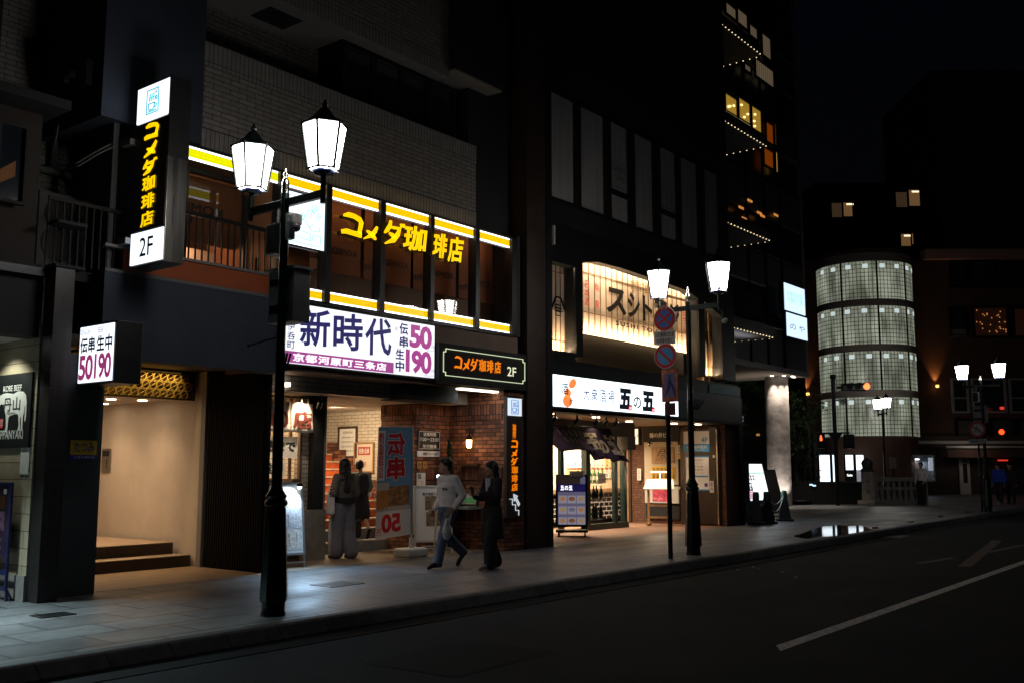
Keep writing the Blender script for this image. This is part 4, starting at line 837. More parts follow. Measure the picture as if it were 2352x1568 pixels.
sw('panel', mat('cream board', (.55, .47, .36), .7), 1480, 1014, 1559, 1112, 0, .02, t); sw('header', matte, 1478, 978, 1562, 1013, 0, .03, t); st('鶴の井ビル', 1493, 993, 1543, 1004, wl, t, .035, .03)
t2 = thing('wooden_crest_sign', 'small spot-lit wooden sign with peaked crest on the cream board', 'sign', (24.9, 14.2, 1.9)); sw('plank', wood, 1498, 1026, 1550, 1062, .02, .05, t2)
a, b, c, d = FA.rect(1512, 1031, 1536, 1047); m = MB(); cx = (a + b) / 2
pline(m, FA, [(a, c), (cx - .05, d), (cx + .05, d), (b, c)], .055, .016); m.fbox(FA, cx - .09, cx + .09, c + .12, c + .15, .05, .058).fbox(FA, cx - .06, cx + .06, c + .06, c + .085, .05, .058).frame(FA, cx - .07, cx + .07, c - .03, c + .04, .05, .058, .018); m.build('crest', ink, t2)
st('スシトフジ', 1508, 1050, 1540, 1057, ink, t2, .055, .02)
for x in (1500, 1546):
    p = FA.p(*FA.uv(x, 1018), .05); MB().cyl(p, p + Vector((-.16, 0, .03)), .012).cyl(p + Vector((-.14, 0, .06)), p + Vector((-.2, 0, -.06)), .035).build('spot_head', black, t2)
    lamp('SPOT', 'spot_light', p + Vector((-.22, 0, -.02)), 8, (1, .68, .3), t2, .02, aim=FA.p(*FA.uv(x + (6 if x < 1520 else -6), 1042), .05), angle=70)
t3 = thing('yellow_menu_board', 'yellow vertical-plank menu board below the wooden crest sign', 'menu board', (24.9, 14.2, 1.4)); sw('board', mat('yellow board', (.62, .38, .06), .6), 1498, 1070, 1552, 1100, .02, .04, t3)
for k in range(6): st('おすすめ鮨', 1501 + k * 9, 1073, 1506 + k * 9, 1097, ink, t3, .045, .01, vertical=True)
t4 = thing('framed_poster', 'pale framed box with a pink poster low on the side wall', 'poster', (24.9, 14.2, .8)); sw('frame', mat('pale frame', (.5, .48, .45), .5), 1484, 1115, 1562, 1155, .0, .08, t4); sw('poster', mat('pink poster', (.45, .05, .10), .5, noise=.9, nscale=14), 1502, 1118, 1540, 1151, .08, .085, t4); st('YUM', 1504, 1141, 1526, 1149, mat('pink print', (.7, .2, .3), .5), t4, .09, .04)
sw('recess', matte, 1484, 1157, 1562, 1192, .0, .02, side)
t = thing('dark_door', 'dark brown metal door with clinic posters beside the brick pier', 'door', (24.95, 13, 0)); m = sw('leaf', mat('dark brown door', (.045, .03, .022), .4, .3), 1563, 983, 1650, 1203, 0, .05, t); sw('post', chrome, 1649, 985, 1652, 1203, .0, .07, t)
p = FA.p(*FA.uv(1566, 1120), .1); MB().ball(p, .04).build('knob', chrome, t, True)
blu = mat('clinic blue', (.03, .22, .50), .5)
t = thing('clinic_sign', 'white and blue clinic sign reading 4F at the top of the dark door', 'sign', (24.9, 13, 2.3)); sw('panel', white, 1572, 990, 1632, 1036, .055, .065, t); sw('blue_band', blu, 1572, 1019, 1632, 1036, .065, .068, t); st('4F', 1613, 1003, 1628, 1015, blu, t, .07, .02); st('小林歯科医院', 1580, 1022, 1627, 1029, wl, t, .072, .01); st('DENTAL CLINIC', 1592, 1031, 1622, 1033, wl, t, .072, .01)
t = thing('clinic_poster', 'tall white clinic poster with blue edges lower on the dark door', 'poster', (24.9, 13, 1.4)); sw('panel', white, 1577, 1046, 1632, 1126, .055, .065, t); sw('blue_band', blu, 1577, 1046, 1632, 1049, .065, .068, t); sw('blue_band', blu, 1577, 1122, 1632, 1126, .065, .068, t); sw('blue_band', blu, 1590, 1091, 1629, 1094.5, .065, .068, t)
for k, s_ in enumerate(('一般歯科', 'インプラント', '根管治療', '矯正歯科', 'ホワイトニング')): st(s_, 1588, 1053 + k * 7.4, 1618, 1057.5 + k * 7.4, mat('grey print', (.15, .15, .17), .6) if k == 0 else bpy.data.materials['grey print'], t, .07)
a, b, c, d = FA.rect(1620, 1107, 1629, 1118); MB().poly(FA, [((a + b) / 2 + .055 * math.cos(z), (c + d) / 2 + .055 * math.sin(z)) for z in [k * math.pi / 8 for k in range(16)]], .065, .069).build('purple_dot', mat('purple dot', (.06, .04, .25), .5), t)
for (x0, y0, x1, y1, mt, lb, bd) in ((1557, 1021, 1568, 1041, paperw, 'small white sticker beside the clinic sign', '禁'), (1557, 1043, 1567, 1053, paperY, 'tiny yellow sticker below the white one by the door', None), (1633, 1103, 1643, 1130, paperw, 'narrow paper sheet at the right of the clinic poster', '案内'), (1465, 1075, 1474, 1102, paperw, 'narrow white plate on the brown brick left of the display board', 'お知らせ'), (1640, 1044, 1645, 1050, paperw, 'tiny pale sticker at the right edge of the dark door', None)):
    t = thing('sticker', lb, 'sticker', (24.9, 13, 1)); sw('sheet', mt, x0, y0, x1, y1, .07 if x0 > 1570 else .03, .08 if x0 > 1570 else .04, t)
    if bd: st(bd, x0 + 2, y0 + 3, x1 - 2, y1 - 3, ink, t, .085 if x0 > 1570 else .045, vertical=True)
FC = FX(23.7); t = thing('hanging_lit_sign', 'cream lit hanging box sign with stair mark reading 2F over the wooden door', 'lit sign', (23.7, 14.6, 2.2)); a, b, c, d = FC.rect(1428, 985, 1466, 1019)
MB().fbox(FC, a - .03, b + .03, c - .03, d + .03, -.15, 0).build('case', matte, t); MB().fbox(FC, a, b, c, d, 0, .01).build('face', lit('cream lit face', (1, .90, .62), 1.0), t)
m = MB(); x, z = (a + b) / 2 + .05, c + .12
pline(m, FC, [(x, z), (x + .1, z), (x + .1, z + .08), (x + .2, z + .08), (x + .2, z + .16)], .015, .008); pline(m, FC, [(x - .02, z + .14), (x + .06, z + .28)], .015, .01); m.build('stair_mark', ink, t)
text('2F', FC, b - .2, b - .08, c + .08, c + .17, ink, t, .015); text('ジ', FC, a + .02, a + .14, c + .1, c + .3, ink, t, .015, .02)
FDW = FX(24.97); t = thing('wooden_door', 'pale wooden sliding door beside the brown brick wall', 'door', (24.97, 15.2, 0)); a, b, c, d = FDW.rect(1434, 1022, 1447, 1190)
MB().fbox(FDW, a, b, 0.02, 2.1, 0, .05).build('leaf', wood, t); MB().fbox(FDW, b, b + .07, 0, 2.2, 0, .06).build('jamb', woodd, t); e = FDW.rect(1436, 1073, 1443, 1086); MB().fbox(FDW, e[0], e[1], e[2], e[3], .05, .056).build('notice', matte, t)
# wind-blown curtain
NP = [((17.4, 18.95), (17.95, 19.4), 2.5, 1.93), ((18.95, 19.66), (19.3, 20.22), 2.5, 1.74), ((19.62, 20.3), (20.05, 20.8), 2.5, 1.70)]
S = thing('shop_curtain', 'dark purple split shop curtain with cream characters blowing in the breeze', 'curtain', (19, 12.9, 1.7)); purp = mat('purple cloth', (.034, .018, .042), .8, noise=.15, nscale=9); crc = mat('cream cloth print', (.52, .44, .32), .8)
def nmap(P):
    (a, b), (c, d), zt, zb = P
    def fn(s, t, n=0.0):
        k = 1 - t; x = (a + (b - a) * s) * (1 - k ** 1.3) + (c + (d - c) * s) * k ** 1.3
        z = zt + (zb - zt) * k + .05 * math.sin(s * 3.1) * k; y = 12.9 - .2 * k ** 1.5 + .05 * math.sin(s * 7 + k * 3) * k
        return Vector((x, y - n, z))
    return fn
for P in NP: MB().grid(nmap(P), 18, 14).build('cloth', purp, S, True, solid=.004)
def ntext(body, P, s0, s1, t0, t1, bold, **k):
    fn = nmap(P); text(body, FY(0), s0, s1, t0, t1, crc, S, bold=bold, warp=lambda u, v: fn(u, v, .012), name='cloth_print', **k)
ntext('五', NP[1], .08, .86, .22, .84, .06); ntext('五', NP[2], .28, .98, .20, .80, .06); ntext('の', NP[2], -.14, .24, .26, .66, .04)
for k in range(4): ntext('大衆酒場 五の五', NP[0], .35 + k * .14, .42 + k * .14, .35 - k * .02, .9, .0, vertical=True)
MB().cyl((16.7, 12.9, 2.52), (20.5, 12.9, 2.52), .015).build('rod', black, S)
for x in (17.5, 18.35, 19.15, 19.55, 20.0):
    MB().cyl((x, 12.55, 2.74), (x, 12.55, 2.66), .02).cyl((x, 12.52, 2.66), (x, 12.62, 2.56), .045).build('track_spot', black, B2)
    if x != 18.35 and x != 19.55: lamp('SPOT', 'track_spot_light', (x, 12.5, 2.66), 30, (1, .86, .82), B2, .03, aim=(x + .25, 12.9, 2.15), angle=75, blend=.6)
# standing digital menu
S = thing('digital_menu_stand', 'glowing food photo menu on a dark wheeled stand near the tavern curtain', 'menu board', (19.2, 13.3, 0), R(-56), local=True); FL = Frame((0, 0, 0), X3)
MB().frame(FL, -.37, .37, .22, 1.42, -.04, .03, .05).build('frame', black, S); MB().fbox(FL, -.32, .32, .27, 1.37, -.03, .0).build('screen', lit('blue white screen', (.26, .23, .38), .35, (.03, .03, .05)), S)
MB().fbox(FL, -.32, .32, 1.02, 1.2, .0, .006).build('title_band', lit('navy screen band', (.02, .015, .12), .4), S); text('五の五', FL, -.26, .02, 1.06, 1.16, wh, S, .01)
MB().fbox(FL, -.37, .2, 1.2, 1.42, .03, .036).build('cloth_flap', mat('grey flap', (.3, .29, .27), .8), S); MB().fbox(FL, -.05, .3, 1.38, 1.5, .03, .04).build('notice', paperw, S); text('本日営業', FL, .0, .26, 1.32, 1.47, ink, S, .044)
fd = [lit('dish print ' + str(k), c, .5, tuple(v * .3 for v in c)) for k, c in enumerate(((.55, .25, .08), (.30, .12, .05), (.50, .32, .12), (.2, .2, .25)))]
for r in range(3):
    for c in range(3):
        cx, cz = -.21 + c * .21, .86 - r * .25
        MB().fbox(FL, cx - .095, cx + .095, cz - .105, cz + .075, .0, .005).build('card', lit('screen card', (.50, .46, .58), .4, (.05, .05, .06)) if r + c == 0 else bpy.data.materials['screen card'], S)
        MB().poly(FL, [(cx + (.06 + .015 * (c % 2)) * math.cos(a), cz + .05 * math.sin(a)) for a in [k * math.pi / 7 for k in range(14)]], .005, .01).build('dish_photo', fd[(r * 2 + c) % 4], S)
MB().box(-.37, .37, -.22, .25, .1, .15).build('base', black, S)
MB().cyl((.34, .05, .15), (.34, .3, .62), .02).build('brace', black, S)
for sx in (-.3, .3):
    for sy in (-.2, .23): MB().cyl((sx - .02, sy, .05), (sx + .02, sy, .05), .05).build('caster', matte, S)
# lit lectern style menu
S = thing('wooden_menu_stand', 'pale wooden menu lectern with bright lit slanted board by the dark door', 'menu stand', (24.05, 13.75, 0), R(-68), local=True)
MB().add([(-.42, -.1, 1.0), (.42, -.1, 1.0), (.36, .22, 1.26), (-.36, .22, 1.26)], [(0, 1, 2, 3)]).build('board', mat('lit menu sheet', (.75, .68, .55), .6), S, solid=.03)
for sx in (-.3, .3): MB().box(sx - .03, sx + .03, .0, .06, .06, 1.08).box(sx - .04, sx + .04, -.25, .3, .03, .08).cyl((sx, .03, .1), (sx, .18, .03), .02).build('leg', wood, S)
MB().box(-.3, .3, .01, .05, .52, .58).build('cross_rail', wood, S); MB().box(-.3, .3, .01, .05, .2, .26).build('cross_rail', wood, S)
MB().cyl((-.25, .24, 1.46), (.25, .24, 1.46), .02).cyl((0, .24, 1.46), (0, .24, 1.22), .01).build('lamp_bar', lit('menu lamp bar', (1, .8, .5), 5), S)
lamp('AREA', 'menu_lamp', (0, .18, 1.44), 7, (1, .82, .58), S, .5, .05, aim=(0, .02, 1.1))

# ------------------------------------------------------------------ street lamps
lampglass = lit('lantern glass', (1.0, .95, .90), 24.0)
iron = mat('green black iron', (.010, .018, .017), .22, .5, spec=.6)
PH = math.pi / 6
def lantern(parent, c):
    x, y, z = c
    def hexv(r, zz, i): return Vector((x + r * math.cos(PH + i * math.pi / 3), y + r * math.sin(PH + i * math.pi / 3), z + zz))
    rb, rt, h = .165, .245, .50
    m = MB()
    for i in range(6): m.add([hexv(rb, .08, i), hexv(rb, .08, i + 1), hexv(rt, .08 + h, i + 1), hexv(rt, .08 + h, i)], [(0, 1, 2, 3)])
    L_ = m.build('lantern', lampglass, parent)
    m = MB()
    for i in range(6):
        m.cyl(hexv(rb + .004, .06, i), hexv(rt + .006, .09 + h, i), .017, seg=6); m.cyl(hexv(rb + .004, .08, i), hexv(rb + .004, .08, i + 1), .013, seg=6); m.cyl(hexv(rt + .004, .08 + h, i), hexv(rt + .004, .08 + h, i + 1), .014, seg=6)
    m.build('lantern_frame', iron, L_)
    MB().lathe((x, y, z + .08 + h), [(.265, 0), (.25, .012), (.17, .06), (.10, .13), (.055, .19), (.03, .2), (.028, .22), (.038, .24), (.02, .265), (.008, .30)], 6, PH).build('lantern_roof', iron, L_)
    MB().lathe((x, y, z), [(.03, -.3), (.03, .0), (.11, .02), (.11, .055), (.05, .06)], 6, PH).build('lantern_stem', iron, L_)
    MB().lathe((x, y, z + .062), [(.135, 0), (.135, .004)], 6, PH).build('lantern_floor', lit('lantern underside', (.22, .30, .8), .35) if 'lantern underside' not in bpy.data.materials else bpy.data.materials['lantern underside'], L_)
def street_lamp(loc, label, extras=True, rotz=0.0):
    S = thing('street_lamp', label, 'street lamp', loc, rotz, 'twin lantern street lamps', local=True)
    MB().lathe((0, 0, 0), [(.135, 0), (.135, .02), (.125, .05), (.125, .14), (.115, .15)], 24).build('foot', iron, S, True)
    MB().lathe((0, 0, 0), [(.15, .15), (.155, .2), (.112, 1.12), (.105, 1.16)], 8, math.pi / 8).build('tapered_base', iron, S, bevel=.006)
    MB().lathe((0, 0, 0), [(.105, 1.16), (.125, 1.18), (.125, 1.21), (.10, 1.24), (.118, 1.27), (.08, 1.33), (.06, 1.38)], 24).build('collar', iron, S, True)
    MB().lathe((0, 0, 0), [(.06, 1.34), (.055, 2.8), (.058, 2.82), (.05, 2.86), (.047, 4.66)], 16).build('post', iron, S, True)
    MB().lathe((0, 0, 0), [(.042, 4.66), (.042, 4.76), (.046, 4.77), (.034, 4.82), (.018, 4.84), (.018, 4.86)], 14).ball((0, 0, 4.885), .03).lathe((0, 0, 0), [(.008, 4.9), (.006, 4.95)], 8).build('finial', chrome, S, True)
    MB().box(-.03, .03, -.64, .62, 4.50, 4.59).build('cross_arm', iron, S, bevel=.004)
    for y in (-.64, .62): lantern(S, (0, y, 4.74))
    return S
L1 = street_lamp((7.03, 8.79, 0), 'nearest twin lantern street lamp, black post carrying grey boxes and a camera')
L2 = street_lamp((16.55, 8.77, 0), 'twin lantern street lamp standing just right of the no-parking sign pole')
L3 = street_lamp((39.2, 8.86, 0), 'far twin lantern street lamp at right with a small round sign')
L4 = dup(L1, (52.5, 16.7, -.2), R(-52), 'small distant twin lantern lamp in front of the glass block tower', 'twin lantern street lamps')
# equipment on the posts
def equip(L, tag):
    x, y, _ = L.location
    B = thing('equipment_box', 'large grey equipment box strapped to the %s lamp post' % tag, 'equipment box', (x, y, 3.2)); WLB = B
    MB().box(x + .06, x + .3, y - .12, y + .33, 3.2, 3.80).build('casing', galv, B, bevel=.008); MB().box(x + .04, x + .32, y - .14, y + .35, 3.80, 3.83).build('lid', galv, B)
    MB().box(x + .055, x + .06, y - .02, y + .30, 3.3, 3.4).box(x + .055, x + .06, y - .02, y + .30, 3.62, 3.7).build('strap_rail', black, B)
    Q = thing('street_speaker', 'small black street speaker in a grey frame on the %s lamp post' % tag, 'speaker', (x, y, 4.0))
    MB().box(x - .02, x + .16, y + .11, y + .30, 3.98, 4.34).build('casing', galv, Q, bevel=.006); MB().box(x - .026, x - .02, y + .125, y + .285, 4.0, 4.32).build('grille', matte, Q); MB().box(x + .02, x + .06, y + .17, y + .22, 4.34, 4.6).build('bracket', galv, Q)
    return B, Q
equip(L1, 'nearest'); equip(L3, 'far')
x, y = 7.03, 8.79
Q = thing('security_camera', 'white dome security camera bracketed to the nearest lamp post', 'security camera', (x, y, 4.2))
MB().box(x - .03, x + .05, y - .13, y - .05, 4.12, 4.42).build('bracket', white, Q, bevel=.006); MB().box(x - .06, x + .08, y - .22, y - .13, 4.27, 4.40).build('housing', white, Q, bevel=.02); MB().ball((x, y - .2, 4.24), .055).build('dome', mat('grey dome', (.22, .2, .2), .2), Q, True)
def rods(nm, lab, x, y, z, n):
    m = MB().box(x - .05, x + .03, y - .16, y - .04, z - .02, z)
    for k in range(n): m.cyl((x, y - .07 - k * .035, z), (x + .02, y - .09 - k * .06, z + .18 - k * .01), .012)
    m.build(nm, matte, None, label=lab, cat='antenna')
rods('antenna', 'pair of short black antenna rods sticking out of the nearest lamp post', 7.03, 8.79, 2.66, 2); rods('antenna', 'cluster of short black antenna rods on the lamp post beside the parking signs', 16.55, 8.77, 2.66, 4)
MB().tube([(7.03, 8.84, 3.02), (7.0, 9.0, 3.0), (6.95, 9.25, 2.95)], .012).ball((6.95, 9.26, 2.95), .022).build('signal_rod', black, None, label='thin black rod sticking out left below the grey equipment box', cat='rod')
MB().box(16.2, 16.24, 8.0, 8.02, 4.25, 4.27).build if 0 else None
Q = thing('dome_camera', 'small white dome camera under the right lantern of the second lamp', 'security camera', (16.55, 8.1, 4.25)); MB().ball((16.6, 8.05, 4.25), .06, .06, .05).build('dome', white, Q, True); MB().box(16.54, 16.58, 8.04, 8.1, 4.28, 4.46).build('bracket', black, Q)

# ------------------------------------------------------------------ parking sign pole
S = thing('traffic_sign_pole', 'slim black pole stacked with no-stopping and no-parking signs', 'sign pole', (15.59, 8.71, 0))
MB().cyl((15.59, 8.71, 0), (15.59, 8.71, 3.72), .042, seg=16).build('pole', iron, S, True)
F = FX(15.53); sred = mat('sign red', (.68, .015, .02), .4); sblu = mat('sign blue', (.05, .24, .95), .4); swh = mat('sign white', (.85, .85, .88), .4)
def disc(m, F, u, v, r, n0, n1, k=40): return m.poly(F, [(u + r * math.cos(2 * math.pi * i / k), v + r * math.sin(2 * math.pi * i / k)) for i in range(k)], n0, n1)
def bar(m, F, u, v, L_, t, ang, n0, n1):
    c, s = math.cos(ang), math.sin(ang); return m.poly(F, [(u + c * a - s * b, v + s * a + c * b) for a, b in ((-L_, -t), (L_, -t), (L_, t), (-L_, t))], n0, n1)
ua, va = F.uv(1527, 733); ub, vb = F.uv(1529, 817); r = .225
for nm, u, v, kind in (('no_stopping_disc', ua, va, 2), ('no_parking_disc', ub, vb, 1)):
    d = disc(MB(), F, u, v, r, 0, .012).build(nm, swh, S)
    disc(MB(), F, u, v, r * .955, .012, .015).build('red_ring', sred, d); disc(MB(), F, u, v, r * .70, .015, .018).build('blue_field', sblu if kind == 2 else mat('sign light blue', (.08, .42, .95), .4), d)
    m = MB(); bar(m, F, u, v, r * .74, .022, R(-43), .018, .021)
    if kind == 2: bar(m, F, u, v, r * .74, .022, R(36), .0215, .0235); 
    m.build('red_slash', sred, d)
text('7-9', F, ua - .06, ua + .06, va + .165, va + .205, swh, S, .02)
a, b, c, d = F.rect(1503, 762, 1552, 789); MB().fbox(F, a, b, c, d, 0, .01).build('exception_plate', swh, S); text('人の乗降のため\nの停車を除く', F, a + .02, b - .02, c + .02, d - .02, ink, S, .014, .006)
a, b, c, d = F.rect(1520, 848, 1558, 921); MB().fbox(F, a, b, c, d, .0, .012).build('foil_plate', mat('peeling orange foil', (.35, .10, .05), .3, .6, noise=.7, nscale=9), S)
MB().fbox(F, a + .05, b - .05, c + .08, d - .07, .012, .016).build('film_patch', mat('lilac film', (.18, .18, .42), .5, noise=.5, nscale=12, stretch=(1, 1, 14)), S)
m = MB(); stroke(m, F, [(a + .17, d - .1), (a + .15, c + .28), (a + .08, c + .1)], [.012, .03, .012], .016, .019); stroke(m, F, [(a + .16, c + .4), (a + .24, c + .22), (b - .06, c + .1)], [.012, .025, .01], .016, .019); m.build('pedestrian_mark', inkblue, S)
a, b, c, d = F.rect(1527, 925, 1552, 952); MB().fbox(F, a, b, c, d, .0, .01).build('dark_red_plate', mat('dark red plate', (.10, .015, .015), .5), S); MB().fbox(F, a + .03, b - .03, d - .09, d - .06, .01, .013).build('plate_arrow', ink, S); text('この先30m', F, a + .02, b - .02, c + .04, c + .14, ink, S, .013)
# far small round sign beside lamp three
S = thing('cycle_ban_sign', 'small red ringed round sign with a white plate on the far lamp', 'sign', (38.9, 8.95, 0)); F = FX(38.9)
MB().cyl((38.95, 9.0, 0), (38.95, 9.0, 2.9), .035).build('pole', iron, S, True); u, v = -9.0, 2.95
d = disc(MB(), F, u, v, .29, 0, .012).build('disc', sred, S); disc(MB(), F, u, v, .215, .012, .016).build('white_field', swh, d)
m = MB(); bar(m, F, u, v, .22, .02, R(-40), .016, .02); m.build('red_slash', sred, d)
m = MB(); 
for du in (-.08, .08):
    for k in range(12): m.cyl(F.p(u + du + .055 * math.cos(k * math.pi / 6), v - .07 + .055 * math.sin(k * math.pi / 6), .02), F.p(u + du + .055 * math.cos((k + 1) * math.pi / 6), v - .07 + .055 * math.sin((k + 1) * math.pi / 6), .02), .007, seg=4)
pline(m, F, [(u - .08, v - .07), (u - .02, v + .03), (u + .06, v + .03), (u + .08, v - .07)], .02, .008); pline(m, F, [(u - .02, v + .03), (u, v + .14)], .02, .018); m.build('cyclist_mark', inkblue, d)
MB().fbox(F, u - .3, u + .3, v - .5, v - .34, 0, .012).build('plate', swh, S); text('自転車を除く', F, u - .26, u + .26, v - .47, v - .37, ink, S, .016)

# ------------------------------------------------------------------ mid-rise with strings of balcony lights
B3 = thing('glass_midrise', 'dark glass mid-rise with lit upper windows over a round concrete column', 'building', (37, 18, 0))
def b3(name, m, *a, parent=None): return MB().box(*a).build(name, m, parent or B3)
panel = mat('grey cladding', (.075, .08, .09), .5, noise=.15, nscale=.8, world=True)
b3('wall', mat('dark glazing wall', (.012, .014, .018), .35), 27, 41.2, 16.3, 24, 5.6, 27)
b3('soffit', mat('pale concrete soffit', (.42, .36, .30), .8), 27, 41.2, 16.15, 30, 5.42, 5.5); b3('soffit_edge', galv, 27, 41.25, 16.1, 16.15, 5.40, 5.62)
for k, (a, b) in enumerate(((29.0, 33.0), (33.05, 37.0), (37.05, 41.0))):
    for z0, z1 in ((5.62, 7.05), (8.8, 10.0), (11.7, 13.0), (14.8, 15.9)): b3('cladding_panel', panel, a, b, 16.14, 16.3, z0, z1)
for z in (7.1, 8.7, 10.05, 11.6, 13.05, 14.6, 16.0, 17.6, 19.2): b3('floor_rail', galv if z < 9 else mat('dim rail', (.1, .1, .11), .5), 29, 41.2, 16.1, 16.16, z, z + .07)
for x in (33.0, 35.4, 37.0, 38.6, 40.95): b3('facade_mullion', black if x < 40 else galv, x, x + .09, 16.08, 16.16, 5.6, 26)
FB3 = FY(16.1)
bulb = lit('bulb glow', (1, .78, .45), 1.5); wint = [lit('amber room', (.55, .32, .04), .55), lit('dim cream room', (.20, .15, .09), .55), lit('red room', (.28, .05, .0), .5), lit('amber jamb', (.8, .45, .08), .7)]
for n, (zt) in enumerate((17.2, 13.75, 10.35, 6.25)):
    # balcony tip taken from image pixels, per storey
    tip = ((1748, 130), (1757, 338), (1768, 556), (1778, 778))[n]; q = FY(14.0).uv(*tip); X1, Zb = q[0], q[1]
    S = thing('balcony', ['topmost', 'second highest', 'third highest', 'lowest'][n] + ' projecting balcony slab edged with tiny warm bulbs on the mid-rise', 'balcony', (X1, 14, Zb), group='bulb edged balconies')
    MB().box(26.5, X1, 14.02, 16.1, Zb + .02, Zb + .3).build('slab', mat('balcony slab', (.10, .085, .08), .8) if n == 0 else bpy.data.materials['balcony slab'], S)
    MB().box(26.5, X1 + .03, 13.98, 14.02, Zb + .0, Zb + .42).build('front_edge', panel, S)
    if n == 0:
        bulb_me = bpy.data.meshes.new('bulb'); q_ = MB().ball((0, 0, 0), .02, rings=4, seg=6); bulb_me.from_pydata([tuple(v) for v in q_.v], [], q_.f); bulb_me.materials.append(bulb)
    pts_ = []; k = 27.2
    while k < X1: pts_.append((k, 13.955, Zb + .02)); k += .25
    k = 14.2
    while k < 16.0: pts_.append((X1 + .055, k, Zb + .03)); k += .26
    for p_ in pts_:
        o = bpy.data.objects.new('bulb', bulb_me); COL.objects.link(o); o.parent = S; o.location = Vector(p_) - S.location
lamp('AREA', 'balcony_soffit_light', (30.5, 14.6, 5.75), 10, (.85, .9, 1), B3, 3, .5, aim=(30.5, 14.8, 7))
def rw(x0, y0, x1, y1, mt, nm='window', F=FB3, par=None, n0=.0, n1=.03):
    a, b, c, d = F.rect(x0, y0, x1, y1); fr = MB().frame(F, a - .03, b + .03, c - .03, d + .03, n0, n1 + .03, .06).build(nm, black, par or B3); MB().fbox(F, a, b, c, d, n0, n1).build('pane', mt, fr); return fr
CZ = ((1664, 14, 1688, 40, 1), (1691, 28, 1714, 62, 1), (1719, 62, 1737, 88, 1), (1748, 84, 1768, 134, 1), (1707, 150, 1722, 166, 1), (1733, 150, 1774, 190, 1), (1663, 222, 1690, 262, 0), (1694, 232, 1720, 280, 0), (1724, 250, 1746, 302, 0), (1757, 285, 1774, 330, 2), (1752, 345, 1774, 385, 2), (1776, 285, 1780, 335, 3), (1779, 350, 1784, 398, 3))
for x0, y0, x1, y1, k in CZ:
    a, b = FB3.uv((x0), (y0 + y1) / 2)[0], FB3.uv(x1, (y0 + y1) / 2)[0]; c, d = FB3.uv((x0 + x1) / 2, y1)[1], FB3.uv((x0 + x1) / 2, y0)[1]
    fr = MB().frame(FB3, a - .04, b + .04, c - .04, d + .04, .0, .08, .07).build('window', black, B3); MB().fbox(FB3, a, b, c, d, .0, .03).build('pane', wint[k], fr)
    if k == 0:
        m = MB()
        for j in range(3): m.ball(FB3.p(a + (b - a) * random.uniform(.2, .8), c + (d - c) * random.uniform(.15, .8), .05), .07, .05, .04, 4, 8)
        m.fbox(FB3, a, b, c - .12, c - .06, .03, .05); m.build('room_lamp', lit('room lamp', (1, .75, .3), 2.2) if 'room lamp' not in bpy.data.materials else bpy.data.materials['room lamp'], fr)
    if k == 1:
        m = MB()
        for j in range(9): m.fbox(FB3, a + (b - a) * j / 9, a + (b - a) * (j + .45) / 9, c, d, .03, .036)
        m.build('blind', mat('dim blind', (.12, .09, .06), .8, emis=(.2, .15, .1), es=.25) if 'dim blind' not in bpy.data.materials else bpy.data.materials['dim blind'], fr)
for (x, y) in ((1700, 478), (1707, 503), (1742, 490), (1749, 497), (1720, 462), (1780, 495)):
    u, v = FB3.uv(x, y); MB().fbox(FB3, u - .2, u + .2, v - .045, v + .045, .03, .06).build('interior_light', lit('ember glow', (.8, .30, .06), .7) if 'ember glow' not in bpy.data.materials else bpy.data.materials['ember glow'], B3)
rw(1680, 660, 1752, 740, mat('balcony glass', (.02, .025, .035), .15), par=B3); rw(1760, 655, 1796, 730, bpy.data.materials['balcony glass'], par=B3)
S = thing('corner_lit_sign', 'white lit two-part sign box high on the corner of the mid-rise', 'lit sign', (40, 16, 7)); F = FY(15.95)
for (x0, y0, x1, y1) in ((1802, 658, 1848, 718), (1805, 724, 1851, 776)):
    xm = (x0 + x1) / 2; a, b = F.uv(x0, 700)[0], F.uv(x1, 700)[0]; c, d = F.uv(xm, y1)[1], F.uv(xm, y0)[1]
    MB().fbox(F, a - .05, b + .05, c - .05, d + .05, -.15, 0).build('case', black, S); MB().fbox(F, a, b, c, d, 0, .02).build('face', lit('blue white sign', (.62, .80, 1.0), 1.3), S)
    if y0 < 700: text('個室京料理\n木屋町三条', F, a + .2, b - .3, c + .35, d - .3, lit('faint print', (.25, .5, .85), .9), S, .03, .01)
    else: text('の や', F, a + .3, b - .3, c + .3, d - .4, inkblue, S, .03, .0); 
conc = mat('board marked concrete', (.30, .28, .27), .8, noise=.55, nscale=1.8, bump=.2, bscale=20, stretch=(1, 1, 1.4), world=True)
MB().cyl((40.25, 17.2, 0), (40.25, 17.2, 5.42), .49, seg=40).build('column', conc, B3, True)
for k in range(4):
    x, y = 40.25 + .75 * math.cos(R(190 + k * 38)), 17.2 + .75 * math.sin(R(190 + k * 38))
    MB().cyl((x, y, 5.395), (x, y, 5.42), .07).build('downlight', lit('column downlight', (1, .85, .7), 6) if k == 0 else bpy.data.materials['column downlight'], B3)
    lamp('SPOT', 'column_light', (x, y, 5.38), 270, (1, .84, .68), B3, .05, aim=(x + (40.25 - x) * .08, y + (17.2 - y) * .08, 0), angle=80, blend=.8)
for fx_, fy_ in ((39.5, 16.4), (39.3, 17.4)): lamp('SPOT', 'column_foot_light', (fx_, fy_, .08), 160, (1, .86, .74), B3, .04, aim=(40.0, 17.0, 2.2), angle=85, blend=.8)

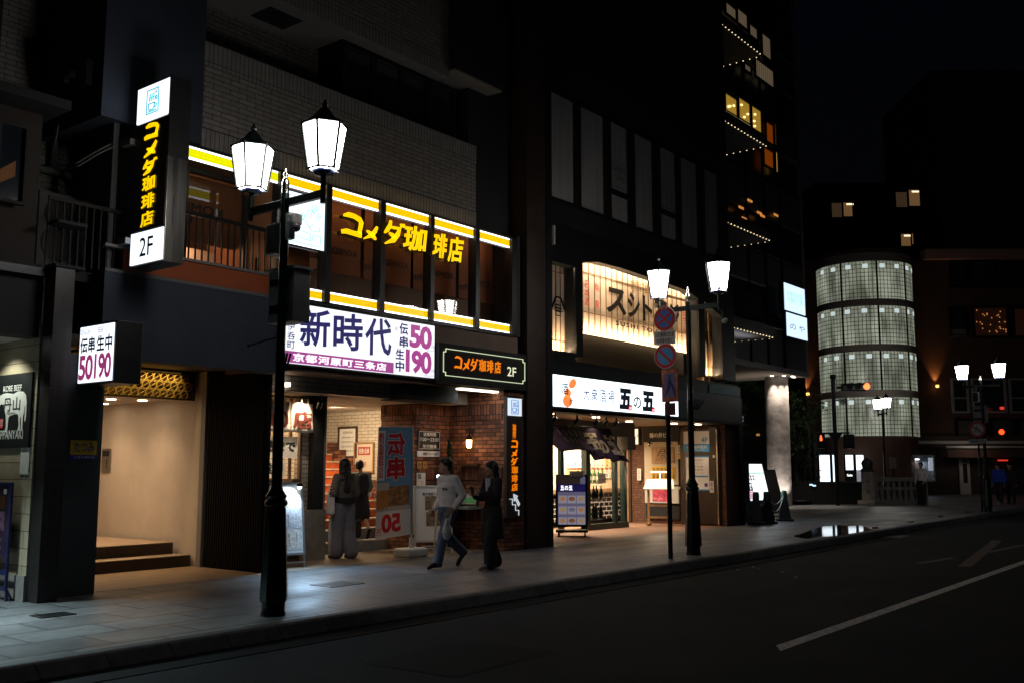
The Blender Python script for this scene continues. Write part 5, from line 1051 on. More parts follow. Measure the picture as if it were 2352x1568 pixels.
# ------------------------------------------------------------------ brick block with the glass brick tower
B4 = thing('glass_block_tower_building', 'brown brick corner block with curved glowing glass block tower', 'building', (59, 19.5, 0))
brn = mat('brown facade', (.10, .045, .028), .75, noise=.25, nscale=.7, world=True)
TC = Vector((59.0, 19.9, 0)) + CR * .38; TR = 2.72; A0, A1 = math.atan2(-CR.y, -CR.x), 0
hd = math.atan2(-FWD.y, -FWD.x)
def arcpt(a, z, r=TR): return TC + Vector((r * math.cos(hd + a), r * math.sin(hd + a), z))
def gblock():
    m, nt, b, N, L = _new('lit glass blocks'); tc = N('ShaderNodeTexCoord'); s = N('ShaderNodeSeparateXYZ'); L(tc.outputs['UV'], s.inputs[0])
    cb = N('ShaderNodeCombineXYZ'); L(s.outputs['X'], cb.inputs['X']); L(s.outputs['Y'], cb.inputs['Y'])
    t = N('ShaderNodeTexBrick'); t.offset = 0; t.inputs['Scale'].default_value = 1; t.inputs['Brick Width'].default_value = .215; t.inputs['Row Height'].default_value = .235; t.inputs['Mortar Size'].default_value = .018
    t.inputs['Color1'].default_value = (.50, .54, .45, 1); t.inputs['Color2'].default_value = (.46, .50, .42, 1); t.inputs['Mortar'].default_value = (.03, .033, .028, 1); L(cb.outputs[0], t.inputs['Vector'])
    nz = N('ShaderNodeTexNoise'); nz.inputs['Scale'].default_value = 1.1; nz.inputs['Detail'].default_value = 3; mp = N('ShaderNodeMapping'); mp.inputs['Scale'].default_value = (1.4, .35, 1); L(cb.outputs[0], mp.inputs[0]); L(mp.outputs[0], nz.inputs['Vector'])
    r = N('ShaderNodeValToRGB'); r.color_ramp.elements[0].position = .38; r.color_ramp.elements[1].position = .68; r.color_ramp.elements[0].color = (.30, .30, .26, 1); r.color_ramp.elements[1].color = (1.0, 1.0, .92, 1); L(nz.outputs['Fac'], r.inputs[0])
    mx = N('ShaderNodeVectorMath'); mx.operation = 'MULTIPLY'; L(t.outputs['Color'], mx.inputs[0]); L(r.outputs[0], mx.inputs[1]); L(mx.outputs[0], b.inputs['Emission Color']); b.inputs['Emission Strength'].default_value = .66
    b.inputs['Base Color'].default_value = (.12, .13, .12, 1); b.inputs['Roughness'].default_value = .25
    return m
gb = gblock(); spanm = mat('tower spandrel', (.5, .42, .36), .6); HW = R(100)
bands = [(3.35, 5.55), (5.95, 8.15), (8.55, 10.75), (11.15, 13.35)]
def arcsheet(nm, mt, z0, z1, r, par, n=40, a0=-HW, a1=HW):
    vs, fs, uv = [], [], []
    for i in range(n + 1):
        a = a0 + (a1 - a0) * i / n; vs += [arcpt(a, z0, r), arcpt(a, z1, r)]
    fs = [(2 * i, 2 * i + 1, 2 * i + 3, 2 * i + 2) for i in range(n)]
    o = MB().add(vs, fs).build(nm, mt, par); ul = o.data.uv_layers.new(name='UVMap')
    for p in o.data.polygons:
        for li in p.loop_indices:
            vi = o.data.loops[li].vertex_index; a = a0 + (a1 - a0) * (vi // 2) / n; ul.data[li].uv = (r * a + 20, (z1 if vi % 2 else z0))
    return o
for k, (z0, z1) in enumerate(bands):
    o = arcsheet('glass_block_window', gb, z0, z1, TR, B4)
    arcsheet('spandrel', spanm, z1, (bands[k + 1][0] if k < 3 else z1 + .5), TR + .05, B4)
    m = MB()
    for j in range(9):
        a = R(-80 + j * 20 + (k % 2) * 3); m.fbox(Frame(arcpt(a, 0, TR - .03), Vector((-math.sin(hd + a), math.cos(hd + a), 0))), -.15, .15, z1 - .40, z1 - .16, .0, .045)
    m.build('stair_light', lit('stair tube', (.66, .78, .76), .8) if k == 0 else bpy.data.materials['stair tube'], o)
    for a in (-4, 36, -46): MB().fbox(Frame(arcpt(R(a), 0, TR + .0), Vector((-math.sin(hd + R(a)), math.cos(hd + R(a)), 0))), -.05, .05, z0, z1, .0, .05).build('mullion', black, o)
MB().cyl(TC, TC + Vector((0, 0, 3.35)), TR - .1, seg=40).cyl(TC + Vector((0, 0, 3.2)), TC + Vector((0, 0, 14.2)), TR - .25, seg=40).build('tower_core', brn, B4)
F6 = FD(60.5)
def q6(nm, mt, x0, y0, x1, y1, n0, n1, par=None, F=F6):
    a, b, c, d = F.rect(x0, y0, x1, y1); return MB().fbox(F, a, b, c, d, n0, n1).build(nm, mt, par or B4)
q6('wing_wall', brn, 2095, 596, 2420, 1000, -6, 0); q6('wing_wall', brn, 1840, 600, 1900, 1160, -6, .0); q6('ground_wall', mat('dark ground floor', (.05, .032, .025), .7, noise=.2, nscale=1, world=True), 1862, 1000, 2420, 1156, -6, .6)
q6('cornice', mat('pink stone cornice', (.5, .27, .22), .7), 2118, 576, 2420, 598, -.5, .5); q6('ledge', mat('pale ledge', (.5, .46, .42), .7), 1975, 1012, 2420, 1019, .6, .9); q6('ledge', bpy.data.materials['pale ledge'], 1862, 1016, 1880, 1022, .6, .9)
q6('canopy', brn, 2150, 1032, 2420, 1050, .6, 1.6); q6('canopy_edge', bpy.data.materials['pale ledge'], 2147, 1024, 2420, 1029, 1.55, 1.7)
dw = mat('dim window glass', (.02, .022, .025), .15); wfr = mat('aluminium frame', (.33, .32, .31), .5)
def wing_window(x0, y0, x1, y1, mt, fr=None, t=.12):
    a, b, c, d = F6.rect(x0, y0, x1, y1); o = MB().frame(F6, a, b, c, d, 0, .16, t).build('window', fr or black, B4); MB().fbox(F6, a + t, b - t, c + t, d - t, .0, .05).build('pane', mt, o); return o
wing_window(2178, 600, 2232, 660, dw); o = wing_window(2214, 598, 2292, 662, dw); text('kimachi\nsanjo\nbar', F6, F6.uv(2218, 640)[0], F6.uv(2262, 640)[0], F6.uv(2240, 640)[1], F6.uv(2240, 602)[1], mat('dim white print', (.12, .12, .12), .7), o, .07); wing_window(2300, 600, 2420, 662, dw)
emb = lit('ember room', (.035, .012, .006), .2); wing_window(2178, 706, 2222, 772, dw); o = wing_window(2230, 704, 2318, 776, emb); wing_window(2322, 706, 2420, 776, emb)
m = MB()
for k in range(26): u, v = F6.uv(random.uniform(2240, 2310), random.uniform(712, 765)); m.ball(F6.p(u, v, .09), .05 if k % 5 else .12, .03, .04, 4, 6)
m.build('hanging_light', lit('ember lights', (.75, .28, .08), .7), o); q6('blank_sign', mat('pale blank sign', (.16, .14, .13), .7), 2181, 757, 2219, 774, .1, .16)
wing_window(2182, 868, 2226, 948, dw, wfr); o = wing_window(2228, 868, 2312, 948, dw, wfr); q6('transom', wfr, 2185, 912, 2226, 915, .05, .16); wing_window(2314, 868, 2420, 948, dw, wfr); q6('transom', wfr, 2316, 912, 2400, 915, .05, .16)
grw = mat('grey ground glass', (.10, .09, .08), .3); wing_window(2192, 960, 2268, 1005, grw); wing_window(2272, 960, 2330, 1005, grw); wing_window(2334, 960, 2420, 1005, grw)
for (x, y) in ((1852, 902), (2148, 884)):
    u, v = F6.uv(x, y); n = .3; MB().cyl(F6.p(u, v - .15, n), F6.p(u, v, n), .09).build('uplight_fitting', lit('amber uplight', (1, .5, .12), 3) if x < 2000 else bpy.data.materials['amber uplight'], B4)
    lamp('SPOT', 'uplight', F6.p(u, v, n - .08), 130, (1, .48, .14), B4, .05, aim=F6.p(u, v + 1.3, .0), angle=62, blend=.9)
F7 = FD(59.7)
S = thing('lit_showcase', 'row of bright white lit showcase panels under the glass block tower', 'showcase', F7.p(*F7.uv(1935, 1100), 0)); F9 = FD(55.6); swc = lit('showcase white', (.82, .93, 1.0), 1.7)
for (x0, x1) in ((1880, 1908), (1910, 1925), (1940, 1962), (1964, 1986)):
    a, b, c, d = F9.rect(x0, 1043, x1, 1106); MB().frame(F9, a - .03, b + .03, c - .03, d + .03, -.1, .06, .05).build('frame', black, S); MB().fbox(F9, a, b, c, d, -.05, .03).build('panel', swc, S)
a, b, c, d = F9.rect(1941, 1078, 1961, 1105); MB().fbox(F9, a, b, c, d, .03, .05).build('inset', matte, S); text('Cucina', F9, a + .08, b - .08, c + .3, d - .22, wh, S, .06, .01)
a, b, c, d = F9.rect(1965, 1078, 1985, 1105); MB().fbox(F9, a, b, c, d, .03, .05).build('photo', mat('busy photo print', (.4, .35, .42), .6, noise=.9, nscale=6, emis=(.4, .38, .45), es=.5), S)
a, b, c, d = F9.rect(1880, 1106, 1986, 1150); MB().fbox(F9, a, b, 0, c + (d - c), -.4, -.1).build('plinth', matte, S)
F10 = FD(56.6)
S = thing('shop_window', 'dim shop window with cold strip light right of the carved stone post', 'window', F10.p(*F10.uv(2110, 1080), 0))
a, b, c, d = F10.rect(2066, 1043, 2150, 1105); MB().frame(F10, a, b, c, d, -.3, .0, .08).build('frame', galv, S); MB().fbox(F10, a, b, c, d, -.6, -.5).build('back', mat('grey shop interior', (.20, .21, .23), .7), S); MB().fbox(F10, a + .1, b - .8, d - .3, d - .22, -.3, -.2).build('strip_light', lit('cold tube', (.8, .9, 1), 2.5), S)
e = F10.rect(2134, 1050, 2150, 1080); MB().fbox(F10, *e, -.15, -.1).build('menu_case', lit('dim case', (.38, .42, .48), .6), S); e = F10.rect(2075, 1052, 2094, 1100); MB().fbox(F10, *e, -.3, -.25).build('arch_screen', mat('dark screen', (.04, .04, .045), .5), S); e = F10.rect(2102, 1090, 2108, 1100); MB().fbox(F10, *e, -.05, -.03).build('notice', paperw, S); e = F10.rect(2139, 1088, 2146, 1097); MB().fbox(F10, *e, -.05, -.03).build('notice', paperw, S)
lamp('AREA', 'shop_tube', F10.p((a + b) / 2, d - .35, -.25), 8, (.75, .86, 1), S, 1.2, .1, aim=F10.p((a + b) / 2, 0, -.2))
S = thing('white_door', 'white door with a narrow dark pane in the brown ground floor', 'door', F7.p(*F7.uv(2217, 1150), 0)); a, b, c, d = F7.rect(2202, 1048, 2232, 1150)
MB().fbox(F7, a, b, 0, d, -.1, .0).build('leaf', mat('off white door', (.5, .48, .45), .6), S); e = F7.rect(2211, 1064, 2223, 1108); MB().fbox(F7, *e, .0, .02).build('pane', matte, S); text('II', F7, (a + b) / 2 - .12, (a + b) / 2 + .12, d - .35, d - .12, ink, S, .01, .02)
lamp('AREA', 'door_light', F7.p(a + .3, 2.9, 2.0), 4, (1, .85, .75), S, .4, aim=F7.p(a + .4, 1.2, 0))
S = thing('red_signal_reflection', 'painted red reflection of a signal in the grey ground floor windows at right', 'painted reflection', F7.p(*F7.uv(2300, 990), .1)); u, v = F7.uv(2300, 991); disc(MB(), F7, u, v, .16, 0, .05, 16).build('lamp', lit('red lamp', (1, .06, .01), 3.0), S); u, v = F7.uv(2301, 937); MB().fbox(F7, u - .12, u + .12, v - .07, v + .1, 0, .05).build('lamp', lit('dim red reflection', (.9, .05, .03), .8), S); u, v = F7.uv(2303, 1056); MB().fbox(F7, u - .3, u + .3, v - .04, v + .04, 0, .05).build('lamp', bpy.data.materials['dim red reflection'], S)  # glowing red shapes paint a reflection in the glass; no lamps here
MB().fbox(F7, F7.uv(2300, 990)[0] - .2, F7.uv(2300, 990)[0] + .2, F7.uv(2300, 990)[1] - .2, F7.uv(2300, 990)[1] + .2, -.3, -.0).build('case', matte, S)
# dark blocks against the sky
F8 = FD(85)
def blk(nm, lb, mt, x0, y0, x1, y1, dep, F=F8):
    S = thing(nm, lb, 'building', F.p(*F.uv((x0 + x1) / 2, y1), 0)); a, b, c, d = F.rect(x0, y0, x1, y1); MB().fbox(F, a, b, 0, d, -dep, 0).build('wall', mt, S); return S
S = blk('dark_tower_block', 'plain dark grey tower block against the black sky at upper right', mat('slab grey', (.16, .16, .18), .9), 2140, 160, 2460, 1000, 12); a, b, c, d = F8.rect(2205, 250, 2219, 292)
S = blk('hotel_block', 'dim block with three small amber lit windows behind the glass block tower', mat('night brown', (.02, .016, .014), .9), 1868, 420, 2139, 1000, 8)
am = lit('amber frosted window', (.30, .16, .06), .4); tb = lit('window tube', (1, .8, .5), 2)
for (x0, y0, x1, y1) in ((1909, 467, 1934, 500), (1936, 466, 1958, 498), (2056, 442, 2084, 477), (2086, 437, 2113, 474), (2068, 538, 2092, 566), (2093, 537, 2098, 562)):
    a, b, c, d = F8.rect(x0, y0, x1, y1); o = MB().frame(F8, a - .05, b + .05, c - .05, d + .05, 0, .1, .06).build('window', matte, S); MB().fbox(F8, a, b, c, d, .0, .04).build('pane', am if x0 in (1936, 2086, 2068, 2093) else lit('dim frosted window', (.08, .05, .025), .4) if 'dim frosted window' not in bpy.data.materials else bpy.data.materials['dim frosted window'], o)
    if x0 in (1936, 2086, 2068): MB().fbox(F8, a + .3, a + .9, d - .22, d - .1, .04, .07).build('tube', tb, o)

# ------------------------------------------------------------------ traffic signals at the crossing
S = thing('traffic_signal', 'black traffic signal pole with red lamp on a short arm and crossbar below', 'traffic signal', (41.5, 15.2, 0)); FSG = Frame((41.5, 15.2, 0), CR)
def sg(x, y): return FSG.uv(x, y)
MB().cyl((41.5, 15.2, 0), (41.5, 15.2, 5.35), .085, seg=14).cyl((41.5, 15.2, 5.3), (41.5, 15.2, 5.5), .12).build('pole', black, S, True)
u0, v0 = sg(1922, 889); u1, v1 = sg(1972, 887)
MB().cyl(FSG.p(u0, v0, 0), FSG.p(u1, v1, 0), .05).build('arm', black, S)
hs = MB().fbox(FSG, u0 + .15, u1 + .28, v0 - .16, v0 + .17, .0, .18).build('signal_head', black, S, bevel=.05)
u, v = sg(1987, 887); disc(MB(), FSG, u, v, .14, .18, .2, 20).build('red_lamp', lit('signal red', (1, .16, .04), 3), hs); m = MB()
for k in range(2): disc(m, FSG, u - .36 * (k + 1), v, .13, .18, .19, 20)
m.build('dark_lens', matte, hs)
m = MB()
for k in range(3): m.grid(lambda s, t: FSG.p(u - .36 * k + .16 * math.cos(R(20) + R(140) * s), v + .16 * math.sin(R(20) + R(140) * s), .18 + .16 * t), 8, 1)
m.build('visor', black, hs, solid=.008)
a, b = sg(1868, 994); c, d = sg(1951, 993); MB().cyl(FSG.p(a, b, 0), FSG.p(c, d, 0), .035).poly(FSG, [(-.3, b), (.3, b), (.1, b - .3), (-.1, b - .3)], -.03, .03).build('cross_bar', black, S)
u, v = sg(1884, 1006); MB().fbox(FSG, u - .17, u + .17, v - .42, v + .2, -.1, .1).build('walk_signal', black, S); m = MB(); disc(m, FSG, u, v + .1, .035, .1, .115, 10).fbox(FSG, u - .045, u + .045, v - .1, v + .06, .1, .115); m.build('red_walker', lit('walker red', (1, .12, .03), 2.5), S)
u, v = sg(1950, 1010); MB().fbox(FSG, u - .2, u + .2, v - .35, v + .25, -.12, .1).build('walk_signal', black, S)
u, v = sg(1935, 923); MB().fbox(FSG, .0, u, v + .05, v + .1, -.02, .02).ball(FSG.p(u, v, .05), .1, .1, .1).fbox(FSG, u - .12, u + .1, v + .04, v + .14, -.05, .1).build('crossing_camera', mat('grey camera', (.25, .25, .26), .5), S)
# ------------------------------------------------------------------ trees, planter fence, bridge
leafm = mat('night leaves', (.045, .095, .03), .6, noise=.5, nscale=4); bark = mat('bark', (.10, .085, .07), .85, noise=.3, nscale=8)
def tree(loc, label, h, w, nleaf, stems, seed, cz=.62, leaf=.09):
    rnd = random.Random(seed); S = thing('tree', label, 'tree', loc, 0, local=True); m = MB(); tips = []
    for k in range(stems):
        a = 2 * math.pi * k / stems + rnd.random(); p = Vector((.08 * math.cos(a), .08 * math.sin(a), 0)); r = .045
        for j in range(5):
            q = p + Vector((math.cos(a) * .09 * w + rnd.uniform(-.08, .08), math.sin(a) * .09 * w + rnd.uniform(-.08, .08), h * .17)); m.cyl(p, q, r, r * .8, 6); p = q; r *= .8
            if j > 1:
                for _ in range(3):
                    e = p + Vector((rnd.gauss(0, .28 * w), rnd.gauss(0, .28 * w), rnd.uniform(.05, .22) * h)); m.cyl(p, e, r * .5, r * .2, 5); tips.append(e)
        tips.append(p)
    m.build('trunk', bark, S, True); m = MB()
    cl = [t + Vector((rnd.gauss(0, .18 * w), rnd.gauss(0, .18 * w), rnd.gauss(0, .07 * h))) for t in tips for _ in range(3)]
    for _ in range(nleaf):
        c = rnd.choice(cl); p = c + Vector((rnd.gauss(0, .13), rnd.gauss(0, .13), rnd.gauss(0, .12))); d = Vector((rnd.gauss(0, 1), rnd.gauss(0, 1), rnd.gauss(-.2, .6))).normalized(); s = d.orthogonal().normalized(); s.rotate(Matrix.Rotation(rnd.random() * 6.3, 3, d)); L_ = leaf * rnd.uniform(.6, 1.3)
        m.add([p - d * L_, p + s * L_ * .42, p + d * L_, p - s * L_ * .42], [(0, 1, 2, 3)])
    m.build('crown', leafm, S); return S
tree((43.2, 17.6, 0), 'slim multi-stemmed leafy tree right of the round concrete column', 4.6, 1.15, 3200, 4, 3)
tree((42.6, 21.5, 0), 'dark bushy tree left of the round concrete column under the overhang', 5.6, 2.4, 5200, 4, 5, leaf=.11)
tree((38.6, 21.0, 0), 'dark leafy tree half hidden at the edge of the brick pier', 5.0, 1.9, 3600, 4, 8, leaf=.11)
tree((44.0, 17.8, 0), 'low leafy shrub beside the white showcase panels', 2.0, .6, 900, 4, 12)
S = thing('lit_side_sign', 'tall narrow white shop sign glowing behind the dark trees', 'lit sign', (44, 24.6, 3)); FL_ = FD(50); a, b, c, d = FL_.rect(1686, 944, 1693, 1000); MB().fbox(FL_, a, b, c, d, 0, .1).build('face', lit('far white sign', (.75, .88, 1), 1.6), S)
for k, (x, y, wd, ht) in enumerate(((1698, 955, 9, 14), (1700, 975, 6, 8), (1737, 995, 7, 5), (1765, 992, 12, 6), (1690, 1022, 5, 4))):
    a, b, c, d = FL_.rect(x, y, x + wd, y + ht); MB().fbox(FL_, a, b, c, d, 0, .1).build('far_window', lit('far window cool', (.5, .6, .75), .5) if k == 0 else (bpy.data.materials['far window cool'] if k in (1, 4) else (lit('far window amber', (.6, .28, .08), .6) if k == 2 else bpy.data.materials['far window amber'])), S)
MB().fbox(FL_, -2, 14, 0, 9, -.6, -.1).build('wall', mat('night far wall', (.015, .015, .014), .9), S)
S = thing('planter_fence', 'low dark slatted fence and planter between the column and stone post', 'fence', (42.5, 15.9, 0)); FF_ = Frame((42.3, 16.0, 0), CR); m = MB()
a, b, c, d = FF_.rect(1800, 1108, 1988, 1158)
for k in range(38): m.fbox(FF_, a + (b - a) * k / 38, a + (b - a) * (k + .55) / 38, 0, d - .0 * k, 0, .04)
m.build('slats', matte, S); MB().fbox(FF_, a, b, d, d + .06, -.02, .06).build('top_rail', blackp, S); MB().fbox(FF_, a, b, 0, .9, -.5, -.05).build('planter', matte, S)
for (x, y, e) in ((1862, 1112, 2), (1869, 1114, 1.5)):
    u, v = FF_.uv(x, y); MB().fbox(FF_, u - .07, u + .07, v - .03, v + .03, .06, .09).build('glint_label', lit('blue glint glow', (.5, .7, 1), 1.5) if x == 1862 else bpy.data.materials['blue glint glow'], S)  # glowing tabs paint a bluish glint on the planter
stoneL = mat('bridge stone', (.34, .31, .28), .8, noise=.2, nscale=4, bump=.3)
S = thing('bridge_post', 'pale carved stone bridge post with dark cap and vertical characters', 'stone post', (43.4, 14.55, 0), local=True)
MB().box(-.36, .36, -.36, .36, 0, .18).build('plinth', stoneL, S, bevel=.02); MB().lathe((0, 0, 0), [(.29, .18), (.27, 1.3), (.26, 1.4)], 24).build('shaft', stoneL, S, True)
MB().lathe((0, 0, 0), [(.28, 1.4), (.28, 1.5), (.2, 1.56), (.22, 1.66), (.25, 1.76), (.2, 1.88), (.06, 1.98), (.02, 2.02)], 20).build('cap', mat('weathered bronze', (.05, .06, .055), .5, .5), S, True)
an = math.atan2(-14.55, -43.4)
def wrapc(u, v): return Vector((.285 * math.cos(an + u / .285), .285 * math.sin(an + u / .285), v))
for k, ch in enumerate('三條小橋'):
    vs_, fs_ = glyphs(ch, .0, 1, 1); MB().add([wrapc(-.09 + .18 * a, 1.12 - k * .22 + .19 * b) for a, b, c in vs_], fs_).build('lettering', ink, S)
S = thing('bridge_parapet', 'low pale stone bridge parapet with openings behind the standing man', 'parapet', (46, 14, 0)); FP = Frame((43.6, 14.3, 0), CR)
FP = Frame((44.2, 14.2, 0), CR); a, b, c, d = FP.rect(2003, 1090, 2112, 1150); m = MB().fbox(FP, a, b, .98, 1.16, -.18, .18).fbox(FP, a, b, .62, .74, -.14, .14).fbox(FP, a, b, 0, .2, -.2, .2)
for k in range(8): x = a + (b - a) * (k + .5) / 8; m.fbox(FP, x - .07, x + .07, .2, .62, -.1, .1).fbox(FP, x - .06, x + .06, .74, .98, -.1, .1)
m.build('railing', mat('parapet stone', (.22, .20, .18), .85, noise=.2, nscale=4), S); MB().fbox(FP, b - .02, b + .3, 0, 1.2, -.2, .2).build('end_block', stoneL, S)
S = thing('information_board', 'little pale information board behind the stone bridge parapet', 'board', (46.5, 15.3, 0)); FI = Frame((46.5, 15.3, 0), CR); a, b, c, d = FI.rect(2042, 1050, 2059, 1075); MB().fbox(FI, a, b, c, d, 0, .03).build('panel', mat('beige board', (.32, .26, .2), .7), S); MB().fbox(FI, (a + b) / 2 - .03, (a + b) / 2 + .03, 0, c, -.04, 0).build('leg', black, S)
for k in range(3): text('案内図', FI, a + .05, b - .05, d - .14 - k * .15, d - .06 - k * .15, ink, S, .035)
# orange reflectors on the far kerb
for k, (x, y) in enumerate(((2010, 1211), (2092, 1197), (2160, 1185), (2222, 1175))):
    p = PZ(x, y, .02); MB().box(p.x - .12, p.x + .12, p.y - .04, p.y + .04, .004, .05).build('kerb_reflector', mat('orange reflector', (.35, .13, .03), .4) if k == 0 else bpy.data.materials['orange reflector'], label='small orange reflector block set on the far kerb', cat='reflector', group='orange reflectors on the far kerb')
# tactile strip
MB().add([PZ(1850, 1180, .006), PZ(2000, 1171, .006), PZ(2012, 1174, .006), PZ(1858, 1184, .006)], [(0, 1, 2, 3)]).build('tactile_strip', mat('tactile paving', (.20, .19, .17), .7, noise=.3, nscale=30, bump=.6), kind='structure')
# ------------------------------------------------------------------ boards and cones by the brick pier
def aboard(name, label, loc, rz, w_, h, face, lean=.16, framem=None, legs=True, cat='menu board', back=True):
    S = thing(name, label, cat, loc, rz, local=True); FA_ = Frame((0, 0, .0), X3, (0, lean, 1)); fm = framem or black
    MB().frame(FA_, -w_ / 2, w_ / 2, .2 if legs else .02, h, -.02, .02, .035).build('frame', fm, S); MB().fbox(FA_, -w_ / 2 + .03, w_ / 2 - .03, .23 if legs else .05, h - .03, -.01, .008).build('face', face, S)
    if legs:
        for sx in (-w_ / 2 + .02, w_ / 2 - .02): MB().cyl(FA_.p(sx, .0, 0), FA_.p(sx, .22, 0), .014).build('leg', fm, S)
        MB().fbox(FA_, -w_ / 2, w_ / 2, .08, .1, -.01, .01).build('cross_rail', fm, S)
    if back:
        FBk = Frame(FA_.p(0, h, -.03), X3, (0, -.42, 1)); m = MB().frame(FBk, -w_ / 2, w_ / 2, -h * 1.02, -.03, -.015, .015, .03); m.build('rear_frame', fm, S); MB().fbox(FBk, -w_ / 2 + .03, w_ / 2 - .03, -h * .8, -.05, -.006, .006).build('rear_face', fm if cat != 'x' else face, S)
    return S, FA_
whb = lit('bright menu sheet', (.85, .95, 1.0), 1.5)
ub0, ub1 = FY(12.75).uv(1720, 1145)[0], FY(12.75).uv(1768, 1145)[0]; bw_ = ub1 - ub0
S, FQ = aboard('lit_sandwich_board', 'tilted bright white lit menu board standing behind the cones', ((ub0 + ub1) / 2, 12.6, 0), 0, bw_, 1.76, whb, .22, matte, cat='menu board')
MB().fbox(FQ, -bw_ / 2, bw_ / 2, .2, .62, .0, .02).build('dark_foot_panel', matte, S)
def bq(a, b, c, d, n0, n1, nm, mt): MB().fbox(FQ, -bw_ / 2 + a * bw_, -bw_ / 2 + b * bw_, .62 + c * 1.12, .62 + d * 1.12, n0, n1).build(nm, mt, S)
for k in range(3): bq(.26 + k * .24, .27 + k * .24, 0, 1, .01, .014, 'grid_line', mat('grey line', (.3, .33, .36), .6) if k == 0 else bpy.data.materials['grey line'])
bq(.03, .97, .72, .75, .01, .015, 'green_line', lit('green print', (.3, .8, .5), .8)); bq(.03, .25, .26, .48, .01, .016, 'black_panel', ink); bq(.03, .25, .03, .2, .01, .016, 'pink_panel', lit('pale pink print', (.8, .55, .72), .8)); bq(.03, .25, .21, .245, .01, .016, 'red_panel', lit('red strip print', (.8, .1, .25), .8))
text('むすび\n   や', FQ, -bw_ * .45, -bw_ * .27, .93, 1.13, wh, S, .02, .01)
for k in range(8): bq(.05 + (k % 4) * .11, .12 + (k % 4) * .11, .54 + (k // 4) * .08, .6 + (k // 4) * .08, .01, .015, 'thumbnail', lit('food thumbnail', (.35, .22, .15), .7) if k == 0 else bpy.data.materials['food thumbnail'])
MB().box(-bw_ / 2 - .5, -bw_ / 2 - .03, .1, .2, 0, 1.76).build('side_panel', matte, S)
lamp('AREA', 'board_glow', (0, -.1, 1.2), 12, (.8, .92, 1), S, 1.2, 1.0, aim=(0, -3, .2))
S, FQ = aboard('plain_sandwich_board', 'dark brown sandwich board right behind the bright white menu board', (29.6, 12.75, 0), R(0), 1.3, 1.55, mat('brown slate board', (.07, .045, .04), .6), .22, matte)
text('本日の\nランチ', FQ, -.2, .2, .6, .9, mat('chalk brown', (.2, .14, .12), .8), S, .014)
grn = mat('green cone cover', (.01, .09, .05), .5)
CN = thing('sandwich_cone', 'green and black stand cone with no-parking mark, rightmost of the chained three', 'cone', (28.6, 12.1, 0), R(-60), 'chained stand cones', local=True)
MB().box(-.24, .24, -.24, .24, 0, .06).build('foot', matte, CN, bevel=.01); MB().lathe((0, 0, 0), [(.24, .06), (.09, .78), (.08, .8)], 4, math.pi / 4).build('body', blackp, CN); MB().lathe((0, 0, 0), [(.095, .62), (.085, .86), (.06, .9)], 12).build('top', grn, CN)
FCN = Frame((0, -.17, 0), X3, (0, .2, 1)); MB().fbox(FCN, -.09, .09, .5, .84, .0, .012).build('green_label', grn, CN); text('駐輪禁止', FCN, -.03, .03, .52, .8, wl, CN, .016, .01, vertical=True)
m = MB(); disc(m, FCN, 0, .26, .075, .0, .012, 20); dd = m.build('round_mark', swh, CN); m = MB(); disc(m, FCN, 0, .26, .06, .012, .014, 20); m.build('mark_field', mat('mark dark', (.06, .06, .07), .6), dd); m = MB(); bar(m, FCN, 0, .26, .07, .01, R(-45), .014, .017); m.build('mark_slash', swh, dd)
dup(CN, (26.4, 12.0, 0), R(-60), 'green and black stand cone nearest the brick pier, first of the chained three'); dup(CN, (27.0, 11.95, 0), R(-50), 'middle one of the three chained green and black stand cones')
def sag(a, b, s, n=10): a, b = Vector(a), Vector(b); return [a.lerp(b, k / n) - Vector((0, 0, s * 4 * (k / n) * (1 - k / n))) for k in range(n + 1)]
m = MB(); m.tube(sag((26.4, 12.0, .82), (27.0, 11.95, .8), .3), .012, 6).tube(sag((27.0, 11.95, .8), (28.6, 12.1, .8), .28), .012, 6).tube(sag((27.0, 11.95, .7), (28.6, 12.1, .8), .45), .012, 6)
m.build('cone_chain', mat('pale plastic chain', (.4, .4, .36), .6), None, True, label='pale plastic chain hanging in loops between the green cones', cat='chain')
MB().box(41.0, 42.2, 16.5, 17.1, .12, .18).build('hand_trolley', matte, None, label='flat dark trolley on the ground at the foot of the concrete column', cat='trolley')
# ------------------------------------------------------------------ boards and flag before the coffee building
mp_ = mat('menu print', (.52, .50, .42), .6, noise=.5, nscale=5)
S, FQ = aboard('lit_menu_board', 'white framed menu board lit by a clip lamp beside the near lamp post', (10.36, 12.62, 0), R(-16), .60, 1.36, mat('pale menu sheet', (.62, .66, .68), .6), .16, mat('aluminium', (.5, .5, .5), .35, .8))
for r in range(3):
    for c in range(4):
        cl = random.choice([(.62, .62, .60), (.56, .54, .42), (.48, .52, .56), (.6, .57, .53), (.42, .46, .5)]); nm = 'menu card %d%d' % (r, c)
        MB().fbox(FQ, -.26 + c * .13, -.135 + c * .13, .29 + r * .33, .6 + r * .33, .008, .011).build('card', mat(nm, cl, .6, noise=.4, nscale=25), S)
        text(random.choice(['名物伝串', '生ビール', '唐揚げ盛', '枝豆', 'もつ煮込']), FQ, -.24 + c * .13, -.215 + c * .13, .35 + r * .31, .55 + r * .31, ink if random.random() < .7 else inkred, S, .014, vertical=True)
p = FQ.p(.2, 1.30, .12); MB().cyl(FQ.p(.24, 1.36, 0), p, .012).ball(p, .05, .05, .04).build('clip_lamp', black, S); MB().ball(p - Vector((0, .0, .03)), .035).build('bulb', lit('clip bulb', (.8, .92, 1), 12), S, True)
lamp('SPOT', 'clip_lamp_light', FQ.p(.16, 1.27, .16), 40, (.62, .80, 1.0), S, .03, aim=FQ.p(-.02, .95, 0), angle=120, blend=.6)
